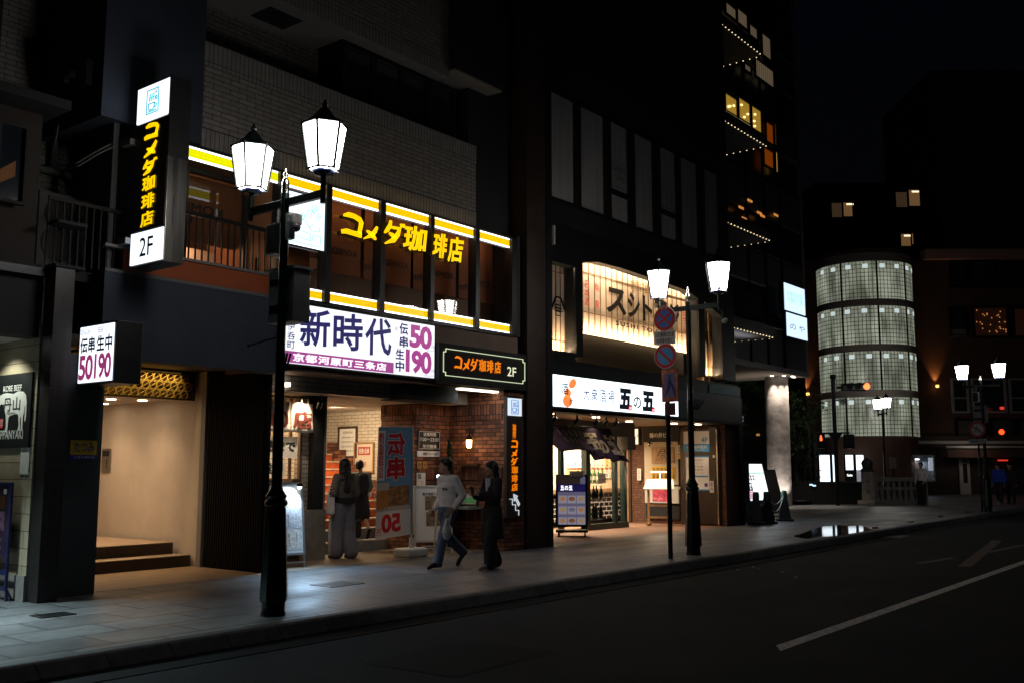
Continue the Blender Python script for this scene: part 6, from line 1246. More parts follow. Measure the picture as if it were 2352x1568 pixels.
lamp('SPOT', 'clip_lamp_spill', FQ.p(.25, 1.3, .3), 165, (.46, .72, 1.0), S, .08, aim=FQ.p(.25, -.1, 1.0), angle=108, blend=1.0)
S, FQ = aboard('food_photo_board', 'white sandwich board with food photos behind the banner pole', (13.85, 12.72, 0), R(-40), .72, 1.26, mat('cream poster', (.8, .74, .70), .6), .17, mat('pale board frame', (.55, .50, .45), .5))
for k, (a, c) in enumerate((((.02, .62)), (.0, .92))):
    MB().fbox(FQ, -.15 + a, .18 + a, c - .12, c + .14, .008, .012).build('photo', mat('dish photo %d' % k, (.25, .16, .09), .5, noise=.9, nscale=18), S)
text('焼き鳥盛り合わせ', FQ, -.2, .22, 1.07, 1.13, ink, S, .012, .01)
S = thing('banner_flag', 'tall blue and white yakitori banner flag, its red lettering seen from behind', 'banner', (13.04, 12.51, 0)); B_ = Vector((13.04, 12.51, 0))
MB().box(12.78, 13.3, 12.33, 12.72, .0, .16).build('base', mat('white water tank', (.55, .55, .54), .5, noise=.1, nscale=6), S, bevel=.04); MB().cyl(B_ + Vector((0, 0, .16)), B_ + Vector((0, 0, .34)), .045).build('socket', bpy.data.materials['white water tank'], S)
MB().cyl(B_ + Vector((0, 0, .3)), B_ + Vector((0, 0, 2.32)), .014).cyl(B_ + Vector((0, 0, 2.31)), B_ + Vector((-.40, .44, 2.31)), .008).build('pole', mat('white pole', (.5, .5, .52), .4), S)
fd_ = Vector((-.66, .75, 0)).normalized(); fn_ = Vector((-.75, -.66, 0)).normalized()
def fl(u, v, n=0.0):
    k = 1 - v; return B_ + fd_ * (u * (.60 + .03 * k) + .02) + fn_ * (.045 * math.sin(u * 5 + v * 4) * (.3 + k) + n) + Vector((0, 0, .40 + 1.9 * v - .10 * u * k))
def fpart(nm, mt, ua_, ub_, va_, vb_, n, nu=10, nv=16): MB().grid(lambda s, t: fl(ua_ + (ub_ - ua_) * s, va_ + (vb_ - va_) * t, n), nu, nv).build(nm, mt, S, True)
fpart('cloth', mat('banner blue', (.17, .36, .60), .8, noise=.06, nscale=4), 0, 1, 0, 1, 0, 14, 30)
wc = mat('banner white', (.8, .78, .77), .8); fpart('white_foot', wc, 0, 1, 0, .24, .006); fpart('white_strip', wc, .78, 1, .52, .97, .006)
fpart('food_print', mat('fried chicken print', (.30, .15, .06), .8, noise=.8, nscale=14), .05, .72, .27, .46, .006); fpart('beer_print', mat('beer print', (.50, .22, .05), .8, noise=.3, nscale=5), .66, .98, .26, .43, .009); fpart('foam_print', mat('foam print', (.6, .55, .48), .8, noise=.1, nscale=9), .64, 1.0, .43, .50, .010); fpart('tray_print', mat('tray print', (.5, .45, .42), .8), .02, 1, .24, .28, .008)
fw = lambda n: (lambda u, v: fl(u, v, n))
frd = mat('banner red', (.62, .02, .03), .8); fwh = mat('banner outline', (.8, .78, .78), .8); F0_ = FY(0)
for ch, v0_, v1_ in (('伝', .74, .955), ('串', .52, .73)):
    text(ch, F0_, .17, .73, v0_ - .008, v1_ + .008, fwh, S, bold=.075, warp=fw(.008), name='print_outline'); text(ch, F0_, .19, .71, v0_, v1_, frd, S, bold=.04, warp=fw(.014), name='print')
text('揚げ皮串発祥の店', F0_, .81, .97, .54, .95, frd, S, bold=.02, warp=fw(.012), vertical=True, line=.9, name='print')
text('50', F0_, .28, .84, .045, .215, frd, S, bold=.04, warp=fw(.014), name='print', spacing=.95); text('円', F0_, .85, .96, .03, .09, frd, S, bold=.01, warp=fw(.014), name='print')
MB().grid(lambda s, t: fl(.0, s, .01) + fd_ * -.03 * t, 12, 1).build('sleeve', mat('banner blue sleeve', (.14, .3, .45), .8), S)
# noren of the tavern in the recess, and posters
S = thing('shop_door_curtain', 'white split door curtain with brown-red characters lit from above', 'curtain', (10.7, 13.3, 2.2)); crw = mat('white cloth', (.68, .62, .54), .85)
def nor(a, b): return lambda s, t, n=0.0: Vector((a + (b - a) * s, 13.28 - n + .03 * math.sin(s * 6 + t * 2), 2.17 + .50 * t + .01 * math.sin(s * 8)))
rdb = mat('rust print', (.18, .035, .02), .8)
for (a, b), ch in (((9.84, 10.38), '串'), ((10.39, 10.87), 'の'), ((10.89, 11.38), '店')):
    f_ = nor(a, b); MB().grid(f_, 10, 8).build('cloth', crw, S, True, solid=.003); text(ch, F0_, .1, .9, .12, .74, rdb, S, bold=.05, warp=lambda u, v: f_(u, v, .012), name='cloth_print')
    for k in range(3): MB().box(a + .05 + k * .14, a + .08 + k * .14, 13.27, 13.29, 2.67, 2.75).build('tab', crw, S)
MB().cyl((9.8, 13.28, 2.76), (11.42, 13.28, 2.76), .012).build('rod', black, S)
for x in (10.1, 11.1): lamp('SPOT', 'curtain_spot', (x, 13.05, 2.78), 55, (1, .80, .55), S, .03, aim=(x, 13.3, 2.4), angle=85, blend=.7)
MB().cyl((11.3, 13.0, 2.8), (11.3, 13.05, 2.7), .02).cyl((11.28, 13.0, 2.7), (11.32, 13.1, 2.6), .045).build('spotlight', black, None, label='small black spotlight above the right end of the white door curtain', cat='spotlight')
F = FY(13.39); t = thing('opening_hours_papers', 'white papers with large black characters on the glass door under the curtain', 'poster', (10.5, 13.39, 1.7))
MB().fbox(F, 9.9, 11.12, 1.74, 2.1, 0, .004).fbox(F, 9.9, 10.88, 1.42, 1.71, 0, .004).build('sheet', paperw, t); text('4時まで', F, 10.3, 11.08, 1.84, 2.03, ink, t, .008, .035); text('営業中', F, 10.14, 10.82, 1.47, 1.66, ink, t, .008, .035)
t = thing('price_poster', 'small cream price poster with red brush characters on the lower door glass', 'poster', (10.75, 13.39, 1.1)); MB().fbox(F, 10.63, 11.01, .98, 1.36, 0, .006).build('sheet', mat('cream poster sheet', (.62, .46, .34), .8), t); text('伝\n串', F, 10.68, 10.82, 1.02, 1.3, inkred, t, .01, .02); text('50', F, 10.84, 10.98, 1.02, 1.1, inkred, t, .01, .02); MB().frame(F, 10.61, 11.03, .96, 1.38, 0, .015, .02).build('frame', wood, t)
lamp('POINT', 'poster_glow', (10.5, 13.15, 1.5), 1.2, WARM, t, .1)
# frames on the stair wall
F = FX(15.2); t = thing('framed_certificate', 'dark framed white certificate on the tiled stair wall', 'picture frame', (15.2, 16.8, 1.8)); a, b, c, d = pbx = F.rect(778, 979, 821, 1051)
MB().frame(F, a, b, c, d, 0, .03, .05).build('frame', woodd, t); MB().fbox(F, a + .05, b - .05, c + .05, d - .05, .0, .012).build('sheet', paperw, t); text('食品衛生責任者', F, a + .16, b - .16, d - .16, d - .11, ink, t, .015)
for k in range(4): text('営業許可 京都市 第二号', F, a + .12, b - .12, c + .14 + k * .1, c + .18 + k * .1, ink, t, .015)
t = thing('framed_poster', 'light wood framed poster with red headline on the stair wall beside the walker', 'picture frame', (15.2, 16.0, 1.5)); a, b, c, d = F.rect(816, 1015, 860, 1084); MB().frame(F, a, b, c, d, 0, .045, .03).build('frame', wood, t); MB().fbox(F, a + .03, b - .03, c + .03, d - .03, .0, .02).build('sheet', mat('cream print', (.62, .52, .42), .8), t); pr = mat('red headline', (.42, .07, .05), .7)
MB().fbox(F, a + .12, b - .12, d - .28, d - .1, .02, .024).build('headline', pr, t); text('名物 伝串', F, a + .15, b - .15, d - .25, d - .13, paperw, t, .028, .02); text('一本50円', F, a + .15, b - .25, c + .12, c + .24, pr, t, .024, .02)
F = FY(13.36); t = thing('opening_hours_sign', 'black opening hours sign reading 23:00 on the brick wall', 'sign', (14.4, 13.36, 2)); MB().fbox(F, 14.06, 14.68, 1.93, 2.29, .0, .02).build('panel', ink, t); text('営業時間', F, 14.2, 14.56, 2.19, 2.26, wl, t, .024, .015); text('7:00〜23:00', F, 14.10, 14.64, 2.09, 2.16, wl, t, .024, .01); text('年中無休', F, 14.18, 14.58, 1.955, 2.03, wl, t, .024, .015); MB().frame(F, 14.07, 14.67, 1.94, 2.28, .02, .024, .008).build('border', wl, t)
t = thing('smoking_space_sign', 'white strip sign with black text under the black opening hours sign', 'sign', (14.4, 13.36, 1.85)); MB().fbox(F, 14.04, 14.68, 1.79, 1.90, 0, .015).build('panel', white, t); text('喫煙スペースあり', F, 14.2, 14.64, 1.815, 1.875, ink, t, .02, .01)
for k, (a, lb) in enumerate(((14.05, 'left'), (14.2, 'right'))):
    t = thing('amber_sticker', 'small amber notice below the strip sign, the %s of two' % lb, 'notice', (a, 13.36, 1.6)); MB().fbox(F, a, a + .12, 1.56, 1.70, .0, .012).build('sheet', mat('amber sheet', (.45, .22, .06), .7) if k == 0 else bpy.data.materials['amber sheet'], t); text('禁煙', F, a + .02, a + .1, 1.6, 1.66, ink, t, .015)
t = thing('white_flyer', 'white flyer with a headline on the brick wall left of the walking man', 'notice', (14.1, 13.36, 1.3)); MB().fbox(F, 14.04, 14.28, 1.18, 1.48, .0, .012).build('sheet', paperw, t); text('新作\n登場', F, 14.06, 14.16, 1.36, 1.46, ink, t, .015, .02)
for k in range(3): text('詳しくは店内へ', F, 14.06, 14.25, 1.22 + k * .04, 1.245 + k * .04, ink, t, .015)
t = thing('food_display_case', 'slanted glass covered photo menu on the ledge between the walking pair', 'menu board', (14.7, 12.8, .85)); FQ = Frame((14.93, 12.85, .84), -Y3, (.25, 0, 1)); MB().frame(FQ, -.18, .26, .0, .62, -.03, .0, .03).build('frame', blackp, t); MB().fbox(FQ, -.15, .23, .03, .59, -.03, -.01).build('sheet', mat('green white menu', (.45, .48, .40), .15, noise=.5, nscale=7), t)
for k in range(3): MB().fbox(FQ, -.12 + (k % 2) * .18, .03 + (k % 2) * .18, .32 + (k // 2) * .13, .43 + (k // 2) * .13, -.01, -.006).build('photo', mat('coffee photo', (.18, .10, .05), .3, noise=.6, nscale=20) if k == 0 else bpy.data.materials['coffee photo'], t)
MB().fbox(FQ, -.14, .22, .06, .16, -.01, -.006).build('green_band', mat('green band', (.15, .5, .22), .4), t)
MB().box(14.55, 14.985, 12.5, 13.3, .78, .83).build('ledge', mat('glass ledge', (.25, .3, .28), .2), None, label='narrow pale ledge along the brick wall behind the walking man', cat='ledge')
S = thing('potted_conifer', 'slim dark potted conifer in the brick corner behind the walking man', 'plant', (14.72, 13.12, 0), local=True); MB().lathe((0, 0, 0), [(.12, 0), (.16, .3), (.15, .3)], 14).build('pot', mat('dark pot', (.05, .03, .02), .6), S, True); rnd = random.Random(4); m = MB()
for k in range(900):
    z = rnd.uniform(.32, 2.1); r = .20 * (1 - (z - .3) / 1.9) ** .8 * rnd.uniform(.4, 1); a = rnd.uniform(0, 6.28); p = Vector((r * math.cos(a), r * math.sin(a), z)); d = Vector((math.cos(a), math.sin(a), 1.2)).normalized() * .07; s_ = Vector((-math.sin(a), math.cos(a), 0)) * .018; m.add([p - s_, p + s_, p + d], [(0, 1, 2)])
m.build('foliage', mat('conifer', (.02, .04, .02), .7), S); MB().cyl((0, 0, .3), (0, 0, 1.9), .015).build('stem', bark, S)

# ------------------------------------------------------------------ people
skinm = mat('skin', (.48, .28, .19), .55, noise=.08, nscale=20)
hairm = mat('black hair', (.008, .006, .006), .45, noise=.3, nscale=30, stretch=(6, 6, 1), bump=.3)
def limb(m, pts):                                # chain of (point, radius): cones with balls at the joints
    for (a, ra), (b, rb) in zip(pts, pts[1:]): m.cyl(a, b, ra, rb, 14)
    for a, ra in pts: m.ball(a, ra, ra, ra, 8, 14)
    return m
def fuse(m, name, mt, parent, vox=.011, smooth=6, bulge=0.0):
    me = bpy.data.meshes.new(name); me.from_pydata([tuple(v) for v in m.v], [], m.f); o = bpy.data.objects.new(name, me); COL.objects.link(o)
    r = o.modifiers.new('r', 'REMESH'); r.mode = 'VOXEL'; r.voxel_size = vox; r.use_smooth_shade = True
    s = o.modifiers.new('s', 'SMOOTH'); s.iterations = smooth; s.factor = .5
    bpy.context.view_layer.update(); ev = bpy.data.meshes.new_from_object(o.evaluated_get(bpy.context.evaluated_depsgraph_get()))
    bpy.data.objects.remove(o); bpy.data.meshes.remove(me); ev.materials.clear(); ev.materials.append(mt); ev.name = name
    ev.polygons.foreach_set('use_smooth', [True] * len(ev.polygons))
    q = bpy.data.objects.new(name, ev); COL.objects.link(q)
    if parent: q.parent = parent; WL[q.name] = Vector()
    return q
V = Vector
def hand(m, wr, d, side, curl, sc_=1.0):         # palm, four bent fingers, thumb; wr wrist, d direction of the hand, side = towards the thumb
    d = V(d).normalized(); side = V(side); side = (side - d * side.dot(d)).normalized(); nrm = d.cross(side).normalized()
    wr = V(wr); k = .5
    for j in range(4):
        o = side * (.030 - j * .020); a = wr + d * .085 * sc_ + o; limb(m, [(wr + d * .02 + o * .6, .016), (a, .0125)])
        L_ = (.068, .078, .072, .056)[j] * sc_; b = a + (d * math.cos(curl) + nrm * math.sin(curl)) * L_ * .5; c = b + (d * math.cos(curl * 2.1) + nrm * math.sin(curl * 2.1)) * L_ * .5
        limb(m, [(a, .0105), (b, .0095), (c, .008)])
    t0 = wr + d * .03 + side * .03; t1 = t0 + (d * .5 + side * .75 + nrm * .3) * .045; t2 = t1 + (d * .85 + side * .1 + nrm * .4) * .035; limb(m, [(t0, .014), (t1, .0115), (t2, .009)])
def head(m, c, yaw, tilt=0.0):                   # c = head centre; face looks along +y turned by yaw
    rot = Matrix.Rotation(yaw, 4, 'Z') @ Matrix.Rotation(tilt, 4, 'X'); c = V(c); T = lambda x, y, z: c + rot @ V((x, y, z)); t = MB()
    t.ball((0, 0, .025), .076, .094, .098, 14, 20).ball((0, .028, -.055), .056, .062, .062, 10, 16).ball((0, .066, -.098), .026, .024, .02, 8, 10)
    t.cyl((0, .088, .02), (0, .112, -.028), .009, .015, 8).ball((0, .112, -.03), .015, .013, .012, 6, 8).ball((0, .087, -.068), .025, .012, .007, 6, 10).ball((0, .084, -.08), .021, .012, .008, 6, 10)
    for s in (-1, 1): t.ball((s * .078, -.004, -.008), .012, .02, .034, 8, 8).ball((s * .034, .082, .028), .024, .012, .008, 6, 8)
    m.add([c + rot @ v for v in t.v], t.f); return rot
def face_bits(S, c, rot):
    m = MB(); c = V(c)
    for s in (-1, 1): p = c + rot @ V((s * .031, .087, .006)); m.ball(p, .011, .008, .006, 6, 8); m.cyl(c + rot @ V((s * .016, .093, .033)), c + rot @ V((s * .05, .083, .035)), .005, .004, 6)
    m.build('eyes_and_brows', hairm, S)
def person(label, loc, rz, group=None):
    return loc, rz, label
def finish(body, label, loc, rz, sc_=1.0):
    body.location = loc; body.rotation_euler = (0, 0, rz); body.scale = (sc_,) * 3; _props(body, label, 'person'); return body
def torso(m, hip, sh, wz, ws, dz, ds):           # rounded torso between hip centre and shoulder centre
    hip, sh = V(hip), V(sh)
    for k in range(7):
        t = k / 6; c = hip.lerp(sh, t); a = wz + (ws - wz) * t - .018 * math.sin(t * math.pi); b = dz + (ds - dz) * t; m.ball(c, a, b, .085, 8, 16)
def clothed(label, loc, rz, J, shirt, trousers, shoes, hairfn, opts):
    """J: joints in metres, +y is forward. opts: radii and switches."""
    g = opts.get; m = MB(); hd = V(J['head'])
    rot = head(m, hd, J.get('yaw', 0), J.get('tilt', 0)); limb(m, [(hd + V((0, -.01, -.06)), .048), (V(J['neck']), .052)])
    torso(m, J['hip'], J['chest'], .145, .16, .09, .09)
    for s in ('L', 'R'):
        limb(m, [(V(J['neck']) + V((0, 0, -.03)), .05), (J['sh' + s], .05), (J['el' + s], .038), (J['wr' + s], .026)])
        limb(m, [(J['hp' + s], .085), (J['kn' + s], .052), (J['an' + s], .036)]); a = V(J['an' + s]); tt = V(J['toe' + s]); limb(m, [(a + V((0, 0, -.03)), .036), (tt, .028)])
        w_, e_ = V(J['wr' + s]), V(J['el' + s]); hand(m, w_, J.get('hd' + s, w_ - e_), J.get('th' + s, (0, 1, 0)), J.get('curl' + s, .5))
    body = fuse(m, 'person', skinm, None, .0085, 3); WL[body.name] = V(); face_bits(body, hd, rot)
    # top
    m = MB(); torso(m, V(J['hip']) + V((0, 0, g('hem', .0))), J['chest'], g('wz', .17), g('ws', .185), .115, .112); limb(m, [(V(J['neck']) + V((0, 0, -.035)), .062), (V(J['neck']) + V((0, 0, -.02)), .058)])
    for s in ('L', 'R'):
        limb(m, [(V(J['neck']) + V((0, 0, -.06)), .066), (J['sh' + s], .068)]); w_ = V(J['wr' + s]); e_ = V(J['el' + s])
        if g('short'): limb(m, [(J['sh' + s], .066), (V(J['sh' + s]).lerp(e_, .75), .06)])
        else: limb(m, [(J['sh' + s], .068), (e_, g('er', .056)), (e_.lerp(w_, .93), g('cr', .044))])
    if g('skirt'):
        z0, r0, r1 = g('skirt'); h = V(J['hip']); 
        for k in range(9): t = k / 8; m.ball((h.x, h.y, h.z + (z0 - h.z) * t), r0 + (r1 - r0) * t, (r0 + (r1 - r0) * t) * .72, .07, 8, 18)
    fuse(m, 'top', shirt, body, .012, 8)
    # trousers
    m = MB(); h = V(J['hip']); m.ball(h + V((0, 0, -.02)), .165, .12, .12, 8, 16); tr = g('tr', (.095, .075, .065))
    for s in ('L', 'R'):
        k_, a_ = V(J['kn' + s]), V(J['an' + s])
        if g('shorts'): limb(m, [(J['hp' + s], tr[0]), (V(J['hp' + s]).lerp(k_, .95), tr[1])])
        else: limb(m, [(J['hp' + s], tr[0]), (k_, tr[1]), (a_ + V((0, 0, .015)), tr[2])])
    fuse(m, 'trousers', trousers, body, .012, 8)
    for s in ('L', 'R'):
        m = MB(); a = V(J['an' + s]); t = V(J['toe' + s]); d = (t - a); d.z = 0; d = d.normalized() if d.length > .01 else V((0, 1, 0)); u = (t - a).normalized()
        limb(m, [(a + V((0, 0, -.035)) - u * .04, .043), (a.lerp(t, .5), .042), (t, .038), (t + u * .03, .03)]); fuse(m, 'shoe', shoes, body, .009, 4)
    m = MB(); hairfn(m, hd, rot); fuse(m, 'hair', hairm, body, .009, 3)
    return finish(body, label, loc, rz, g('scale', 1.0))
def hair_short(m, c, rot):
    T = lambda x, y, z: c + rot @ V((x, y, z)); t = MB().ball((0, -.012, .05), .088, .104, .092, 12, 20).ball((0, -.06, .0), .078, .055, .075, 10, 16).ball((0, .066, .085), .068, .042, .04, 8, 12)
    for s in (-1, 1): t.ball((s * .072, -.02, .02), .018, .05, .045, 8, 10)
    m.add([T(*v) for v in t.v], t.f)
def hair_long(m, c, rot):
    T = lambda x, y, z: c + rot @ V((x, y, z)); t = MB().ball((0, -.012, .045), .092, .108, .094, 12, 20)
    for k in range(9): z = .0 - k * .052; t.ball((0, -.062 - k * .006, z), .096 - k * .002, .05, .05, 8, 16)
    for s in (-1, 1): limb(t, [(V((s * .078, -.02, .05)), .03), (V((s * .088, -.03, -.12)), .03), (V((s * .085, -.05, -.3)), .024)])
    m.add([T(*v) for v in t.v], t.f)
def hair_bob(m, c, rot):
    T = lambda x, y, z: c + rot @ V((x, y, z)); t = MB().ball((0, -.014, .045), .096, .108, .094, 12, 20).ball((0, .06, .08), .072, .035, .032, 8, 12)
    for k in range(5): z = .03 - k * .045; t.ball((0, -.055, z), .098 - k * .003, .062, .05, 8, 16)
    for s in (-1, 1): limb(t, [(V((s * .084, .0, .06)), .03), (V((s * .094, .012, -.06)), .032), (V((s * .09, .01, -.14)), .026)])
    m.add([T(*v) for v in t.v], t.f)
def checkm():
    m, nt, b, N, L = _new('checked knit'); t = N('ShaderNodeTexCoord'); s = N('ShaderNodeSeparateXYZ'); L(t.outputs['Object'], s.inputs[0]); cb = N('ShaderNodeCombineXYZ')
    a = N('ShaderNodeMath'); L(s.outputs['X'], a.inputs[0]); L(s.outputs['Z'], a.inputs[1]); d = N('ShaderNodeMath'); d.operation = 'SUBTRACT'; L(s.outputs['X'], d.inputs[0]); L(s.outputs['Z'], d.inputs[1])
    L(a.outputs[0], cb.inputs['X']); L(d.outputs[0], cb.inputs['Y']); k = N('ShaderNodeTexBrick'); k.offset = 0; k.inputs['Scale'].default_value = 1; k.inputs['Brick Width'].default_value = .034; k.inputs['Row Height'].default_value = .034; k.inputs['Mortar Size'].default_value = .008
    k.inputs['Color1'].default_value = (.42, .38, .34, 1); k.inputs['Color2'].default_value = (.34, .31, .28, 1); k.inputs['Mortar'].default_value = (.015, .014, .014, 1); L(cb.outputs[0], k.inputs['Vector']); L(k.outputs['Color'], b.inputs['Base Color']); b.inputs['Roughness'].default_value = .9; return m
cloth = lambda n, c, **k: mat(n, c, .85, noise=.18, nscale=6, bump=.25, bscale=14, **k)
blkshoe = mat('black shoe', (.012, .012, .013), .4); beishoe = mat('beige shoe', (.35, .29, .23), .6)
STAND = dict(head=(0, .02, 1.56), neck=(0, 0, 1.42), chest=(0, 0, 1.24), hip=(0, 0, .93), shL=(-.17, 0, 1.37), elL=(-.235, -.02, 1.09), wrL=(-.235, .05, .85), shR=(.17, 0, 1.37), elR=(.235, -.02, 1.09), wrR=(.235, .05, .85),
             hpL=(-.09, 0, .88), knL=(-.10, .02, .48), anL=(-.105, 0, .09), toeL=(-.115, .15, .04), hpR=(.09, 0, .88), knR=(.10, .02, .48), anR=(.105, 0, .09), toeR=(.115, .15, .04))
# woman with long hair, seen from behind
J = dict(STAND); J.update(elL=(-.25, -.03, 1.1), wrL=(-.22, .10, .93), anL=(-.10, .06, .09), toeL=(-.11, .21, .04), knL=(-.1, .06, .49), anR=(.11, -.08, .09), toeR=(.12, .07, .04), wrR=(.2, .16, .95), yaw=R(-8))
W1 = clothed('woman with long black hair in a checked sweater and wide grey trousers seen from behind', (12.05, 13.2, 0), R(-6), J, checkm(), cloth('grey trousers', (.20, .205, .25)), blkshoe, hair_long, dict(tr=(.115, .12, .118), wz=.175, ws=.18, hem=.06, er=.07, scale=1.03))
MB().lathe((0, 0, 0), [(.178, .93), (.182, 1.0), (.175, 1.03)], 20).build('waistband', matte, W1, True)
S = thing('tote_bag', 'white cloth tote bag hanging from the long haired woman\'s left shoulder', 'bag', (12.05, 13.2, 0), R(-6), local=True); m = MB()
for k in range(8): m.ball((-.27, .03, .80 + k * .045), .05, .13 - k * .004, .05, 8, 12)
fuse(m, 'bag_body', cloth('white canvas', (.50, .50, .56)), S, .012, 6); MB().tube([(-.27, -.06, 1.12), (-.225, -.06, 1.3), (-.17, -.01, 1.455), (-.22, .08, 1.3), (-.27, .1, 1.12)], .014).build('strap', bpy.data.materials['white canvas'], S, True)
S = thing('umbrella', 'pale folded umbrella held upright beside the long haired woman\'s legs', 'umbrella', (11.83, 13.3, 0)); MB().lathe((11.83, 13.3, 0), [(.01, .06), (.035, .2), (.04, .55), (.02, .72)], 10).build('canopy', cloth('pale umbrella cloth', (.45, .45, .46)), S, True); MB().cyl((11.83, 13.3, .02), (11.83, 13.3, .9), .007).build('shaft', black, S)
# child-height walker with the backpack, climbing
J = dict(STAND); J.update(knR=(.10, -.05, .50), anR=(.11, -.30, .22), toeR=(.11, -.22, .08), knL=(-.09, .06, .5), anL=(-.09, .02, .09), toeL=(-.1, .17, .04), elR=(.26, .02, 1.12), wrR=(.27, .2, 1.0), elL=(-.24, .0, 1.1), wrL=(-.2, .18, .98), yaw=R(-30))
W2 = clothed('short haired walker in grey-green shirt and black shorts climbing the stone step, backpack on', (13.42, 14.28, .2), R(-20), J, cloth('grey green shirt', (.16, .20, .18)), cloth('black shorts', (.015, .015, .017)), blkshoe, hair_short, dict(shorts=True, tr=(.12, .13, .1), scale=.90, er=.066, cr=.056, hem=.0))
S = thing('backpack', 'black backpack with a small white charm worn by the walker on the step', 'backpack', (13.42, 14.28, .2), R(-20), local=True); m = MB()
for k in range(7): m.ball((0, -.165, .92 + k * .048), .13 - abs(k - 3) * .006, .075, .06, 8, 14)
fuse(m, 'bag_body', cloth('black nylon', (.014, .014, .016)), S, .012, 5); MB().ball((.12, -.23, .86), .035, .03, .05).build('charm', white, S, True)
for s in (-1, 1): MB().tube([(s * .09, -.1, 1.22), (s * .11, .02, 1.27), (s * .12, .11, 1.16), (s * .13, .05, 1.0), (s * .12, -.1, .92)], .018).build('strap', bpy.data.materials['black nylon'], S, True)
S = thing('shopping_bag', 'dark shopping bag hanging low at the backpack walker\'s left side', 'bag', (13.1, 13.95, .2)); m = MB()
for k in range(6): m.ball((13.1, 13.95, .32 + k * .05), .07, .05, .05, 8, 10)
fuse(m, 'bag_body', bpy.data.materials['black nylon'], None, .012, 4).parent = S
for c in S.children: c.location = -S.location
MB().tube([(13.06, 13.95, .6), (13.1, 13.95, .8), (13.14, 13.95, .6)], .008).build('handle', black, S)
# man striding left
J = dict(STAND); J.update(head=(0, .05, 1.57), neck=(0, .02, 1.43), chest=(0, .01, 1.25), knL=(-.09, .17, .5), anL=(-.095, .27, .09), toeL=(-.1, .43, .045), knR=(.09, -.06, .48), anR=(.095, -.40, .2), toeR=(.1, -.31, .05), elL=(-.225, -.12, 1.12), wrL=(-.20, .04, .92), elR=(.23, -.06, 1.1), wrR=(.24, .08, .88), yaw=R(-32), tilt=R(8), curlR=1.0)
M1 = clothed('man in white sweatshirt and jeans striding left along the pavement', (12.03, 10.75, 0), R(82), J, cloth('white sweatshirt', (.80, .77, .78)), cloth('blue jeans', (.09, .12, .19)), blkshoe, hair_short, dict(tr=(.10, .082, .078), wz=.18, ws=.19, hem=-.03, scale=1.02, er=.062))
m = MB(); F_ = Frame((0, .126, 0), -X3)
for k in range(4): m.fbox(F_, .02 + k * .03, .045 + k * .03, 1.205 - (k % 2) * .012, 1.235 - (k % 3) * .006, 0, .004)
m.build('chest_print', ink, M1)
S = thing('plastic_bag', 'translucent white plastic bag hanging from the striding man\'s hand', 'bag', (12.03, 10.75, 0), R(82), local=True); m = MB()
for k in range(7): m.ball((-.22, .20, .50 + k * .04), .075 - abs(k - 2) * .01, .09 - abs(k - 2) * .012, .05, 8, 12)
fuse(m, 'bag_body', mat('milky plastic', (.5, .5, .53), .35, noise=.1, nscale=9, bump=.8, bscale=12), S, .011, 3); MB().tube([(-.22, .14, .72), (-.215, .1, .86), (-.22, .22, .72)], .006).build('handle', bpy.data.materials['milky plastic'], S)
S = thing('lit_edge_rod', 'added pale rod with glowing tip standing in for a lit edge beside the food photo board', 'lamp', (14.0, 12.6, 0)); F = FY(12.6); u, v = F.uv(1007, 1097); u2, v2 = F.uv(1000, 1190)  # made-up rod and glowing tip in place of a board's lit edge
MB().cyl((u2 - .03, 12.6, 0), (u, 12.6, v), .017).build('tube', mat('cream tube', (.55, .5, .38), .5), S); MB().ball((u, 12.6, v + .03), .035).build('light_tip', lit('edge glow', (.7, .85, 1), 6), S, True)
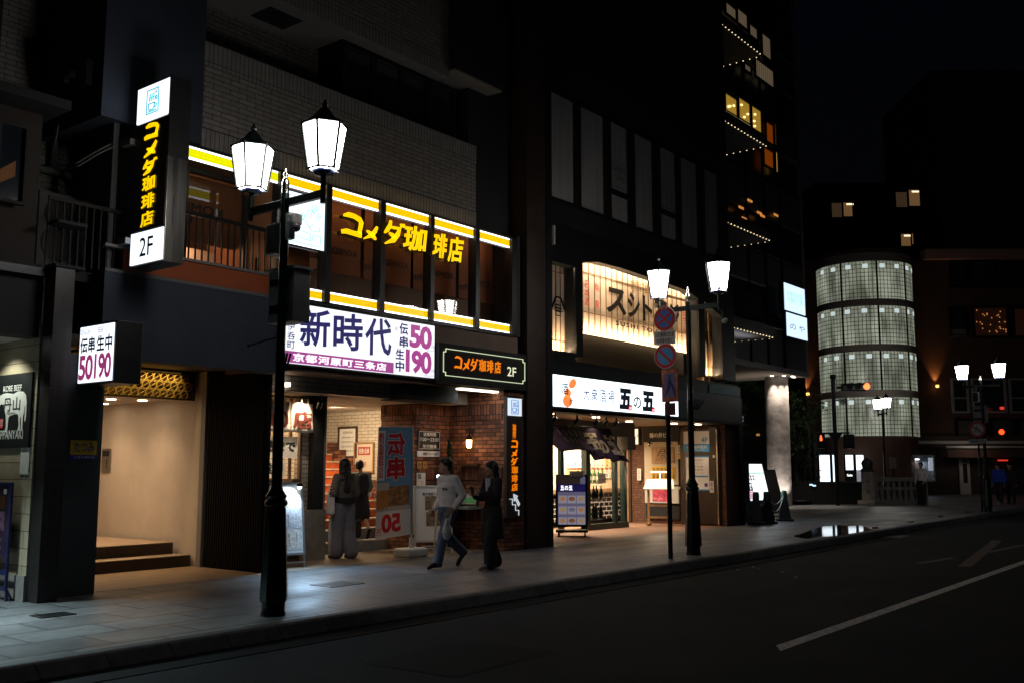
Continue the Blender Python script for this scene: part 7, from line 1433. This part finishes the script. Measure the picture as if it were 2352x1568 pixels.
# woman in the long black coat
J = dict(STAND); J.update(elL=(-.23, .06, 1.13), wrL=(-.10, .27, 1.16), elR=(.23, .05, 1.12), wrR=(.09, .26, 1.14), hdL=(.3, .8, .35), hdR=(-.3, .8, .35), thL=(.2, 0, 1), thR=(-.2, 0, 1), curlL=.9, curlR=.9, yaw=R(2), tilt=R(-6), anL=(-.1, .1, .09), toeL=(-.11, .26, .04), knL=(-.1, .1, .49), anR=(.1, -.12, .10), toeR=(.11, .04, .04))
coat = cloth('black coat', (.012, .012, .014)); 
W3 = clothed('woman with black bob hair in long black coat walking left holding a phone', (12.25, 10.0, 0), R(70), J, coat, cloth('black wide trousers', (.016, .016, .018)), beishoe, hair_bob, dict(tr=(.115, .11, .105), wz=.19, ws=.19, er=.078, cr=.066, skirt=(.52, .2, .25), hem=0, scale=1.0))
m = MB(); m.grid(lambda s, t: V(((s - .5) * (.05 + .10 * t), .118 + .012 * t - .05 * (2 * s - 1) ** 2, 1.14 + .28 * t)), 6, 8); m.build('white_blouse', cloth('white blouse', (.6, .58, .62)), W3, True)
S = thing('phone', 'dark smartphone held in both hands by the woman in black', 'phone', (12.25, 10.0, 0), R(70), local=True); MB().add([(-.045, .345, 1.16), (.045, .345, 1.16), (.045, .39, 1.29), (-.045, .39, 1.29), (-.045, .353, 1.157), (.045, .353, 1.157), (.045, .398, 1.287), (-.045, .398, 1.287)], [(0, 1, 2, 3), (7, 6, 5, 4), (0, 4, 5, 1), (1, 5, 6, 2), (2, 6, 7, 3), (3, 7, 4, 0)]).build('case', matte, S); MB().add([(-.04, .3435, 1.165), (.04, .3435, 1.165), (.04, .3865, 1.285), (-.04, .3865, 1.285)], [(0, 1, 2, 3)]).build('screen', lit('phone screen', (.3, .35, .4), .15), S)
# far people
J = dict(STAND); J.update(yaw=R(20), elL=(-.24, .03, 1.1), wrL=(-.2, .14, .9))
clothed('distant man in white sweatshirt and black trousers standing by the stone parapet', (44.9, 12.75, 0), R(75), J, bpy.data.materials['white sweatshirt'], bpy.data.materials['black wide trousers'], blkshoe, hair_short, dict(tr=(.10, .085, .08), hem=-.02, scale=1.08))
J = dict(STAND); J.update(knL=(-.1, .1, .5), anL=(-.1, .16, .09), toeL=(-.1, .31, .04), anR=(.1, -.2, .14), toeR=(.1, -.06, .05), head=(0, .08, 1.55))
clothed('person in bright blue jacket walking by the far kerb at the right edge', (46.2, 9.95, 0), R(80), J, cloth('blue jacket', (.02, .06, .42)), bpy.data.materials['black wide trousers'], beishoe, hair_short, dict(scale=1.05, er=.075, cr=.06, wz=.19, ws=.2))
J = dict(STAND); clothed('person in dark jacket close behind the blue-jacketed one at the right edge', (47.4, 9.75, 0), R(85), J, cloth('dark jacket', (.03, .028, .028)), bpy.data.materials['black wide trousers'], blkshoe, hair_short, dict(scale=1.05, er=.07))
